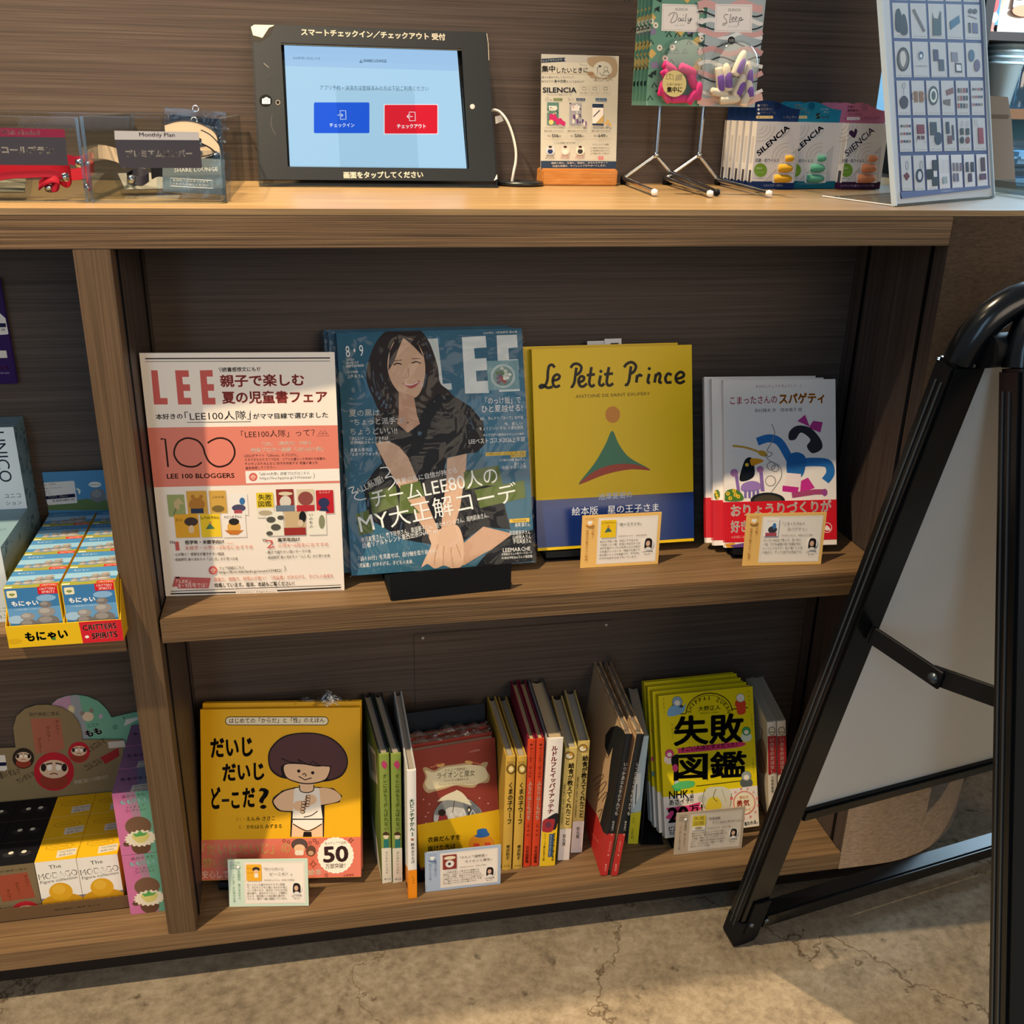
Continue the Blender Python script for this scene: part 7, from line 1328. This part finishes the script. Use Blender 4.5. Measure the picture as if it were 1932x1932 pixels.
c = MB().box(0, tw, -.0004, .0008, 0, .0262, yb); A = Art(c, MT_, tw, .0262, (0, -.0004, 0), rough=.5); A.poly([(tw * 630, 0), (tw * 1000, 0), (tw * 1000, 26.2), (tw * 640, 26.2)], 'CE2430'); A.text('もにゃい', 18, 20, 62, 19, 12, '3E7A3A', .05, 3); A.ell(47, 18, 2, 2, '3E7A3A', 10); A.text('CRITTERS', 78, 11, 113, 10.4, 7, 'F4E6DA', .03, 3); A.text('SPIRITS', 86, 22, 113, 21.4, 7.5, 'F4E6DA', .03, 3); A.ell(81, 18.6, 2.2, 1.8, 'F4E6DA', 10); A.ell(6, 18, 8, 3, 'D8A818'); c.build('front_lip', t)
c = MB().box(0, tw, td - .0016, td - .0006, .0007, .1225, ink('4F86AE', .5)); A = Art(c, MT_, tw, .1225, (0, td - .0016, 0), view=(60, 890, 9.66), rough=.5)
A.poly([(800, 520), (1000, 490), (1100, 505), (1500, 500), (1500, 700), (100, 700), (100, 600)], '5E7448'); A.ell(1205, 430, 140, 125, '77767A'); A.ell(1180, 400, 90, 75, '8C8A8C'); A.ell(1430, 470, 95, 90, '8A888A'); A.poly([(808, 310), (850, 305), (888, 350), (870, 405), (850, 400), (845, 350)], 'DCD8C8', True)
A.ell(1152, 233, 114, 50, 'E8E0D4'); A.text('BANDAI', 1070, 252, 1240, 246, 30, '5A544E', .02, 1); A.rrect(138, 180, 800, 600, 20, 'D5D0CA') if False else A.poly([(140, 205), (755, 165), (775, 180), (830, 555), (815, 570), (310, 608), (200, 510)], 'D8D2CC')
A.text('新品　文房具', 190, 262, 435, 238, 34, '3A3A44', .0, 1); A.text('〈文具〉キャラクター', 200, 325, 575, 300, 32, '3A3A44', .0, 1); A.text('店舗 003', 205, 372, 350, 362, 20, '6A6660', 0, 1); A.text('B12 452', 210, 412, 352, 402, 18, '6A6660', 0, 1); A.poly([(190, 452), (785, 398), (795, 462), (205, 512)], '121A3A'); A.text('352円（税込）', 310, 490, 665, 458, 52, 'E0DCD4', .02)
rr = random.Random(2)
for k in range(26): x = 390 + 15 * k; A.line([(x, 512 - k * 1.3), (x + 2, 552 - k * 1.3)], 3 + 6 * rr.random(), '2A2A34')
c.build('header_card', t)
# pale blue boxes and the purple hang card at the left edge
def u_side(A, W, H):
    rr = random.Random(4)
    for k in range(60): A.ell(rr.random() * W, rr.random() * H, 2 + 4 * rr.random(), 1.5 + 3 * rr.random(), rr.choice(('6C8C98', '8CAAB4', '587884')), 8)
def u_front(A, W, H):
    rr = random.Random(8)
    for k in range(70): A.ell(rr.random() * W * .72, rr.random() * H, 2 + 4 * rr.random(), 1.5 + 3 * rr.random(), rr.choice(('84A4B0', '9CBAC4', '6C8C98')), 8)
    A.rect(W * .74, 0, W, H, 'D2DCE0'); A.text('UNICO', W * .78, H * .06, W * .78, H * .70, None, '1C2A3A', -.004, 3) if False else A.text('UNICO', W - 25, H * .05, W - 25, H * .66, None, '1A2838', .0, 3)
    A.text('ユニコ', W - 23, H * .86, W - 5, H * .86, 5, '2A3A4A', .01, 1); A.text('ション', W - 23, H * .95, W - 5, H * .95, 5, '2A3A4A', .01, 1)
def u_top(A, W, D): A.text('UNICO', W * .7, D * .7, W * .95, D * .7, 8, '5A7480', 0, 1)
carton('toy_box', Matrix.Translation((-.500, .036, ZL + .0004)), .138, .160, .0925, 'pale blue grey box lying at the left edge, lowest of its stack', 'box', 'pale blue grey boxes', '7F9CA8', u_front, u_top, u_side)
carton('toy_box', Matrix.Translation((-.500, .153, ZL + .0932)), .138, .044, .1030, 'pale blue grey box standing upright on top of the lying one', 'box', 'pale blue grey boxes', '7F9CA8', u_front, u_top, u_side)
t = thing('hang_card', (-.46, .194, .776), 'dark purple packet with a white price label on the left back panel', 'packet')
MP = Matrix.Translation((-.46, .194, .776)); pw, ph = .0995, .125; c = MB().box(0, pw, 0, .004, 0, ph, ink('2E1650', .4), .001); prc = None; A = Art(c, MP, pw, ph, view=(0, 570, 10.17), rough=.4)
A.poly([(-60, 930), (120, 930), (142, 1068), (-60, 1075)], 'D8CEC6'); A.text('もののけたち', -330, 1310, 172, 1300, 80, '7A2440', .02); A.text('SAMPLES.', -100, 1380, 195, 1372, 26, 'A89AB8', 0, 1); c.build('pouch', t); pch = bpy.data.objects[-1] if False else t.children[0]
c = MB(); A = Art(c, MP, .12, .16, (0, -.0006, 0), view=(0, 570, 10.17), rough=.5); A.poly([(-200, 100), (0, 215), (105, 310), (162, 600), (150, 618), (-200, 640)], 'DCD8D2'); A.poly([(-200, 405), (108, 405), (118, 480), (-200, 490)], '141C3E')
for k in range(9): A.line([(22 + 9 * k, 505), (24 + 9 * k, 552)], 4, '2A2A34')
c.build('price_label', pch)
MB().box(.03, .07, .0045, .0050, ph - .004, ph + .012, ink('2E1650', .4)).build('hook_tab', t)

# ================================================================ left bay, bottom shelf
KR = '7A6A4E'
def daruma(A, x, y, r_, face='D8B898', body='B32430'):
    A.ell(x, y, r_, r_ * .96, body, 28); A.ell(x, y + r_ * .45, r_ * .7, r_ * .42, '8E3A2A', 20); A.ell(x, y - r_ * .12, r_ * .72, r_ * .46, face, 24)
    for s in (-1, 1): A.ell(x + s * r_ * .52, y - r_ * .2, r_ * .14, r_ * .2, '2A201C', 12); A.ell(x + s * r_ * .22, y - r_ * .2, r_ * .13, r_ * .15, 'F0E6D8', 12); A.line([(x + s * r_ * .08, y - r_ * .42), (x + s * r_ * .4, y - r_ * .36)], r_ * .07, '3A2A24')
    A.line([(x - r_ * .2, y + r_ * .14), (x, y + r_ * .08), (x + r_ * .2, y + r_ * .14)], r_ * .05, '6A2A24')
def b_front(A, W, H):
    A.fill(KR); A.text('現代美術二等兵', 5, 11, W - 9, 10, 3.6, '2A241C', .02, 1); A.poly([(2, 15), (W - 10, 14), (W - 6, H - 30), (4, H - 28)], '9A4A34')
    for k in range(3): A.vtext('ダルマー', W * (.75 - .24 * k), 18 + 10 * k, W * (.76 - .24 * k), 38 + 10 * k, 5, '3A1A14', .0, 1)
    daruma(A, W * .6, H - 8, 18)
def b_top(A, W, D):
    A.fill('17181C')
    for s in (-1, 1): A.ell(W * .5 + s * 10, D * .52, 7.5, 5.5, '2E2C2E', 18); A.ell(W * .5 + s * 8, D * .46, 3.2, 3, 'D8D4C4', 14); A.line([(W * .5 + s * 3, D * .36), (W * .5 + s * 17, D * .42)], 1.6, '050506', True)
def y_front(A, W, H):
    A.fill('F0EADF'); A.fill('7E7A84', 0, 0, A.w, .026); A.ell(W * .5, H * .82, 27, 16, 'CF961E', 28); A.ell(W * .5, H * .60, 14.5, 15, 'DDA526', 28); A.ell(W * .46, H * .55, 8, 8, 'E4B23A')
    A.text('The', W * .32, 13, W * .62, 12, 6, '4A443E', .0); A.text('MODAGO', 2, 29, W - 1, 27, 9.5, '6E6860', .0, 3); A.text('MODAGO', 3.6, 28.2, W - 2.4, 26.4, 7.6, 'F0EADF', -.03, 3); A.text('Figure collection', 3, 37, W - 2, 34, 6, '3A342E', -.004)
def y_top(A, W, D):
    A.fill('E6B41E'); pts = [(W * .5 + (17 + 1.4 * math.cos(9 * a)) * math.cos(a), D * .40 + (5.5 + .9 * math.cos(9 * a)) * math.sin(a)) for a in [k * math.pi / 36 for k in range(72)]]
    A.line(pts, .5, '8A6A1A', False, True); A.text('TOROMAME', W * .28, D * .44, W * .72, D * .43, 3, '9A7A2A', -.01, 1); A.poly([(W * .48, D * .58), (W * .95, D * .52), (W * .97, D * .82), (W * .5, D * .9)], 'D8D0BC'); A.text('TSUTAYA', W * .56, D * .70, W * .93, D * .66, 3.2, '33302C', .02, 1); A.text('本体 550', W * .56, D * .84, W * .88, D * .80, 4, '33302C', .01, 1)
bw, bd, bh = .0508, .0448, .0858; rows = ('front', 'middle', 'rear')
yb0 = bb0 = None
for c_ in range(2):
    for r_ in range(3):
        M = Matrix.Translation((-.4002 + c_ * .0514, .0605 + r_ * .0452, ZB + .0014)); lb = 'yellow topped collectible box, %s row, %s of its two columns' % (rows[r_], ('left', 'right')[c_])
        if yb0 is None: yb0 = carton('toy_box', M, bw, bd, bh, lb, 'toy box', 'yellow topped boxes in the brown tray', 'E2B22A', y_front, y_top)
        else: dup(yb0, M, lb)
for c_ in range(2):
    for r_ in range(3):
        M = Matrix.Translation((-.4518 - c_ * .0514, .0605 + r_ * .0452, ZB + .0014)); lb = 'black topped box with painted eyes, %s row, %s' % (rows[r_], ('column beside the yellow boxes', 'leftmost column')[c_])
        if bb0 is None: bb0 = carton('toy_box', M, bw, bd, bh, lb, 'toy box', 'black topped boxes in the brown tray', '1A1B1F', b_front, b_top)
        else: dup(bb0, M, lb)
tw, td = .2150, .1450; MT2 = Matrix.Translation((-.5060, .0555, ZB + .0004)); t = thing('display_tray', MT2, 'brown cardboard tray with a round topped back card, holding black and yellow boxes', 'display tray'); kb = ink(KR, .6)
MB().box(0, tw, 0, td, 0, .0007, kb).build('base', t)
pts = [(0, 0)] + [(tw, 0), (tw, .0225)]
for k in range(43): pts.append((tw - k * tw / 43, .0215 - .0008 * (k % 2)))
pts.append((0, .021)); c = MB().prism(pts, lambda a, b, d: (a, d, b), 0, .0008, ink('6A5238', .6)); A = Art(c, MT2, tw, .022, rough=.6); A.text('現代美術二等兵 ダルマ', tw * 560, 13, tw * 830, 12.4, 3, '2E2218', 0, 1); c.build('front_lip', t)
for xx in (0, tw - .0009): MB().prism([(0.001, .0008), (td, .0008), (td, .050), (.001, .022)], lambda a, b, d: (xx + d, a, b), 0, .0009, kb).build('side_wall', t)
# back card: read off the picture
q = vpx((0, 1280, 3.22)); yc = .0555 + td - .0018
out = [(-300, 700), (-300, 440), (95, 420)] + [(80 + 0, 300), (100, 230), (150, 185), (220, 162), (290, 160), (370, 175), (440, 215), (480, 270), (498, 340), (500, 372), (745, 372), (735, 640)]
loc = [(atY(*q(*p_), yc).x + .5060, atY(*q(*p_), yc).z - ZB - .0004) for p_ in out]; loc[0] = (0, .03); loc[1] = (0, loc[1][1]); loc[-1] = (loc[-1][0], .03)
c = MB().prism(loc, lambda a, b, d: (a, d, b), yc - .0555, yc - .0555 + .0012, ink('847252', .6)); A = Art(c, MT2, .25, .26, (0, yc - .0555, 0), view=(0, 1280, 3.22), rough=.6)
A.text('現代美術二等兵', 178, 232, 362, 225, 24, '2A241C', .015, 1); A.poly([(185, 245), (365, 240), (392, 420), (345, 450), (215, 455)], 'A2604A')
for x, y0 in ((345, 250), (290, 290), (238, 360)): A.vtext('ダルマー', x, y0, x + 8, y0 + 95, 26, '4A2018', .0, 1)
daruma(A, 142, 485, 66, 'D8B898', '2E2620'); daruma(A, 480, 448, 66); daruma(A, 328, 565, 122)
A.text('ヒョロルマ', 540, 450, 650, 390, 36, '2A201A', .02, 1); A.text('ゴルゴルマ', 530, 560, 650, 500, 38, '2A201A', .02, 1); A.text('重い ダルマ', 5, 610, 130, 580, 40, '2A201A', .02, 1); A.text('カンダルマ', 115, 640, 220, 590, 34, '2A201A', .02, 1); A.text('現代美術二等兵 どっちが本物のダルマ', 455, 645, 660, 608, 26, 'C8BCA4', .0, 1); A.poly([(610, 480), (720, 420), (725, 470), (640, 520)], '9A2A2E'); A.rect(655, 385, 762, 415, 'C8C0B0')
A.poly([(-40, 465), (30, 465), (45, 550), (30, 560), (-40, 560)], 'D8D2C8'); A.poly([(-40, 510), (38, 508), (40, 530), (-40, 532)], '141C3A'); c.build('header_card', t)
# pink and mint boxes stacked two high
def mo_front(A, W, H):
    A.fill('CE74A0'); A.poly([(W * .55, 0), (W, 0), (W, H), (W * .75, H)], '6FA88E'); A.poly([(W * .35, 0), (W * .6, 0), (W * .8, H), (W * .6, H)], 'B08498')
    A.text('森からきた', 11, 9, W - 6, 8, 5, '3A2A30', .01, 1); A.text('もも♡もも', 8, 19, W - 3, 17.5, 7.5, '3E5A5E', .05); A.text('もも♡もも', 8.4, 18.7, W - 3.3, 17.2, 7, '9AD0C8', .02); A.text('フィギュア', 14, 26, W - 9, 25, 4.6, '3A2A30', .0, 1); A.text('コレクション', 13, 31, W - 8, 30, 4.4, '3A2A30', .0, 1)
    A.ell(W * .56, H * .88, 12, 13, '6A4A36'); A.ell(W * .56, H * .55, 16, 15, '7A5A44'); A.ell(W * .2, H * .82, 5, 4, '6A4A36')
    pts = [(W * .58 + (19 + 1.3 * math.cos(18 * a)) * math.cos(a), H * .75 + (12.5 + 1.2 * math.cos(18 * a)) * math.sin(a)) for a in [k * math.pi / 54 for k in range(108)]]
    A.poly(pts, 'EFE2C8'); A.poly([(W * .35, H * .70), (W * .58, H * .66), (W * .82, H * .70), (W * .72, H * .80), (W * .5, H * .82)], 'DDD07A', True); A.poly([(W * .38, H * .66), (W * .5, H * .67), (W * .58, H * .62), (W * .66, H * .67), (W * .8, H * .66), (W * .7, H * .71), (W * .45, H * .72)], '5EA85A')
def mo_top(A, W, D):
    A.fill('8E6688'); A.poly([(W * .5, 0), (W, 0), (W, D), (W * .7, D)], '7A7A92'); A.text('もも♡もも', 6, D * .52, W - 4, D * .5, 7, '2E4A56', .03); A.text('フィギュアコレクション', 9, D * .68, W * .7, D * .67, 2.8, '3A2A30', 0, 1); A.poly([(W * .5, D * .74), (W, D * .7), (W, D * .96), (W * .48, D)], 'C8C0B4'); A.text('TSUTAYA', W * .55, D * .85, W * .95, D * .83, 3.4, '33302C', .02, 1); A.text('本体 550', W * .55, D * .97, W * .9, D * .95, 3.2, '33302C', .0, 1)
bw, bd, bh = .0458, .0500, .0975; m0 = None
for lv in range(2):
    for r_ in range(3):
        M = Matrix.Translation((-.2885, .0425 + r_ * .0512, ZB + .0004 + lv * (bh + .0006))); lb = 'pink and mint box by the upright, %s row, %s layer' % (rows[r_], ('lower', 'upper')[lv])
        if m0 is None: m0 = carton('toy_box', M, bw, bd, bh, lb, 'toy box', 'pink and mint boxes stacked by the upright', 'CC7CA2', mo_front, mo_top)
        else: dup(m0, M, lb)
yc = .2012; out = [(300, 640), (310, 240), (315, 155), (350, 125), (400, 108), (460, 100), (530, 110), (600, 140), (650, 190), (678, 238), (850, 200), (960, 220), (980, 640)]
loc = [(atY(*q(*p_), yc).x + .39, atY(*q(*p_), yc).z - ZB) for p_ in out]; loc[0] = (loc[0][0], .0005); loc[-1] = (loc[-1][0], .0005); loc = [(min(a, .150), b) for a, b in loc]
M = Matrix.Translation((-.39, yc, ZB)); t = thing('header_card', M, 'pink to green cardboard back card rising behind the pink and mint boxes', 'display card')
c = MB().prism(loc, lambda a, b, d: (a, d, b), 0, .0012, ink('6FA68A', .6)); A = Art(c, M, .16, .30, view=(0, 1280, 3.22), rough=.6)
A.poly([(316, 156), (350, 126), (400, 109), (440, 104), (430, 200), (500, 300), (505, 370), (320, 370)], 'B48AA0'); A.poly([(425, 104), (460, 101), (480, 103), (500, 200), (540, 370), (500, 370), (440, 220)], '94989A')
A.ell(432, 192, 22, 30, 'C8B48A'); A.ell(432, 192, 14, 20, 'D8C8A0'); A.ell(535, 232, 34, 28, 'D8C0A0'); A.ell(500, 210, 12, 14, '8A7A6A'); A.ell(555, 195, 12, 14, '8A7A6A'); A.ell(612, 230, 12, 14, 'B8A0B0'); A.ell(700, 295, 16, 16, '5A8A76')
A.text('にさん', 540, 300, 605, 285, 22, '2E4A44', .02, 1); A.text('もも', 528, 360, 625, 335, 44, 'D8A0B8', .05); A.text('森のフィギュア', 750, 250, 835, 225, 20, '33403A', .0, 1); A.poly([(752, 290), (765, 250), (840, 235), (838, 250)], 'C8C4B8'); c.build('card', t)

# ================================================================ service counter and back bar beyond the panel's end
t = thing('service_counter', (1.1, .66, 0), 'service counter behind the display counter, mostly hidden beyond the clear stand', 'counter')
MB().box(-.255, 1.4, -.16, 1.4, .93, .965, W_TOP).build('worktop', t); MB().box(-.24, 1.4, -.10, 1.4, 0, .929, W_DARK).build('base_cabinet', t)
def Pz(x, y, Y): return atY(x, y, Y)
YB = .95; z1 = Pz(1897, 60, YB).z; z2 = Pz(1905, 205, YB).z
t = thing('back_bar', (1.33, YB, .9655), 'dark two shelf rack on the service counter at the top right', 'rack')
for nm, za, zb, m_ in (('upper_shelf', z1 - .016, z1, ink('2E2826', .5)), ('lower_shelf', z2 - .02, z2, ink('5A3E28', .5))): MB().box(.02, .9, 0, .30, za - .9655, zb - .9655, m_).build(nm, t)
for x in (.0, .9): MB().box(x, x + .02, 0, .30, 0, .60, ink('1E1C1C', .5)).build('upright', t)
MB().box(.02, .9, .30, .315, 0.001, .60, ink('5E92AE', .6)).build('back_board', t)
def bag(x0, x1, y, z, h, col, label, art, tilt=4):
    M = frame((x0, y, z + .0005), 0, tilt); w_ = x1 - x0; th = thing('snack_bag', M, label, 'snack bag', 'snack bags on the upper rack shelf')
    def f(u, v, s): return (u * w_, s * .016 * math.sin(math.pi * u) ** .6 * math.sin(math.pi * min(1, v * 1.02)) ** .6, v * h)
    mb = MB(); mb.sheet(12, 14, lambda u, v: f(u, v, -1), ink(col, .35, .5)); mb.sheet(12, 14, lambda u, v: f(u, v, 1), ink(col, .35, .5))
    mb.box(0, w_, -.0006, .0006, h - .001, h + .012, ink(col, .4)); mb.box(0, w_, -.0006, .0006, 0, .006, ink(col, .4)); mb.build('bag', th)
    pr = MB(); A = Art(pr, M, w_, h, (0, -.0168, 0), rough=.4); art(A, w_ * 1000, h * 1000); pr.build('print', th); return th
a = Pz(1858, 58, YB + .02); b = Pz(1886, 58, YB + .02); c_ = Pz(1960, 58, YB + .02)
bag(a.x, b.x, YB + .04, z1, .17, 'B87A6E', 'red and cream snack bag on the upper rack shelf, beside the printed cream one', lambda A, W, H: (A.ell(W * .5, H * .7, 9, 16, 'C23A3A'), A.ell(W * .4, H * .45, 9, 12, 'E8C8B8'), A.ell(W * .6, H * .85, 8, 9, 'E8D8C8')))
bag(b.x + .004, c_.x, YB + .035, z1, .18, 'D6C4B0', 'cream snack bag with small dark bottle prints on the upper rack shelf', lambda A, W, H: (A.rect(W * .2, H * .2, W * .8, H * .75, 'E6DACA'), A.poly([(W * .27, H * .68), (W * .27, H * .4), (W * .31, H * .3), (W * .36, H * .3), (W * .40, H * .4), (W * .40, H * .68)], '2E2A28'), A.poly([(W * .58, H * .68), (W * .58, H * .4), (W * .62, H * .3), (W * .67, H * .3), (W * .71, H * .4), (W * .71, H * .68)], '2E2A28'), A.ell(W * .5, H * .78, W * .3, H * .06, 'D07A58')))
# nested clear cups
t = None; x0 = Pz(1888, 185, YB + .06).x; CUP = ink('A3B6BC', .25, .5); cu0 = None
for k in range(7):
    M = Matrix.Translation((x0, YB + .07, z2 + .0008 + .0115 * k)); lb = 'pale plastic cup nested in the stack on the lower rack shelf'
    if cu0 is None:
        cu0 = thing('plastic_cup', M, lb, 'cup', 'nested pale cups on the lower rack shelf'); MB().lathe([(0, .0), (.026, 0), (.038, .085), (.040, .085), (.040, .090), (.0372, .090), (.0252, .0015), (0, .0015)], CUP, (0, 0, 0), 24).build('cup', cu0)
    else: dup(cu0, M, lb)
x1 = Pz(1921, 185, YB + .05).x; t = thing('clear_bottle', (x1, YB + .06, z2 + .0005), 'clear pale blue bottle beside the nested cups on the lower rack shelf', 'bottle')
MB().lathe([(0, 0), (.020, 0), (.022, .004), (.022, .075), (.014, .095), (.010, .100), (.010, .120), (0, .120)], clear('pale_blue_glass', 'CFE8F6', .12, .1, 1.3, .98), (0, 0, 0), 20).build('glass', t); MB().lathe([(0, .1205), (.012, .1205), (.012, .135), (0, .135)], ink('DDE4E8', .4), (0, 0, 0), 16).build('cap', t)
# grey paper bag leaning at the clear stand, clear lidded trays at the far right
p0 = Pz(1862, 335, .60); p1 = Pz(1924, 337, .60); p2 = Pz(1905, 228, .60); p3 = Pz(1866, 182, .60); zt = .9655
M = Matrix.Translation((p0.x, .60, zt)); t = thing('paper_bag', M, 'plain grey brown paper bag standing behind the clear stand', 'paper bag')
pl = [(0, 0.0), (p1.x - p0.x, 0), (p2.x - p0.x + .004, p2.z - zt), (p2.x - p0.x - .012, p3.z - zt), (p3.x - p0.x - .03, p3.z - zt + .002), (-.03, 0)]
MB().prism(pl, lambda a, b, d: (a, d, b), 0, .035, ink('8A8076', .75)).build('bag', t); MB().box(-.03, p2.x - p0.x - .004, -.0012, .0362, p3.z - zt - .034, p3.z - zt - .028, ink('6A6258', .8)).build('fold', t)
for k, (x, y, Y, lb) in enumerate(((1936, 330, .62, 'clear lidded tray with pale blue contents, lower one by the grey paper bag'), (1936, 330, .62, 'clear lidded tray with pale blue contents stacked on the lower one'))):
    p = Pz(x, y, Y); M = Matrix.Translation((p.x - .028, Y, zt + .0005 + k * .046)); th = thing('clear_tray', M, lb, 'tray', 'clear lidded trays on the service counter')
    MB().box(0, .16, 0, .12, 0, .034, clear('tray_plastic', 'E2F2FA', .10, .12, 1.3, .98), .006).build('tray', th); MB().box(-.003, .163, -.003, .123, .0345, .045, clear('tray_lid', 'E8F4FA', .12, .1, 1.3, .98), .003).build('lid', th); MB().box(.012, .148, .012, .108, .006, .026, ink('A9CDE4', .5), .008).build('contents', th)
p = atZ(1880, 340, ZC); t = thing('acrylic_box', (.925, .165, ZC + .0004), 'low clear acrylic tray on the rounded right end of the counter, under bluish light', 'acrylic box')
for nm, v in (('bottom_panel', (0, .085, 0, .09, 0, .002)), ('front_panel', (0, .085, 0, .002, .0021, .018)), ('side_panel', (0, .002, .0021, .09, .0021, .018)), ('back_panel', (.0021, .085, .088, .09, .0021, .018))): MB().box(*v, ACRYLE if nm != 'bottom_panel' else ACRYL).build(nm, t)
# ---------------------------------------------------------------- the lettering template is not part of the scene
bpy.data.objects.remove(_to); bpy.data.curves.remove(_cu)
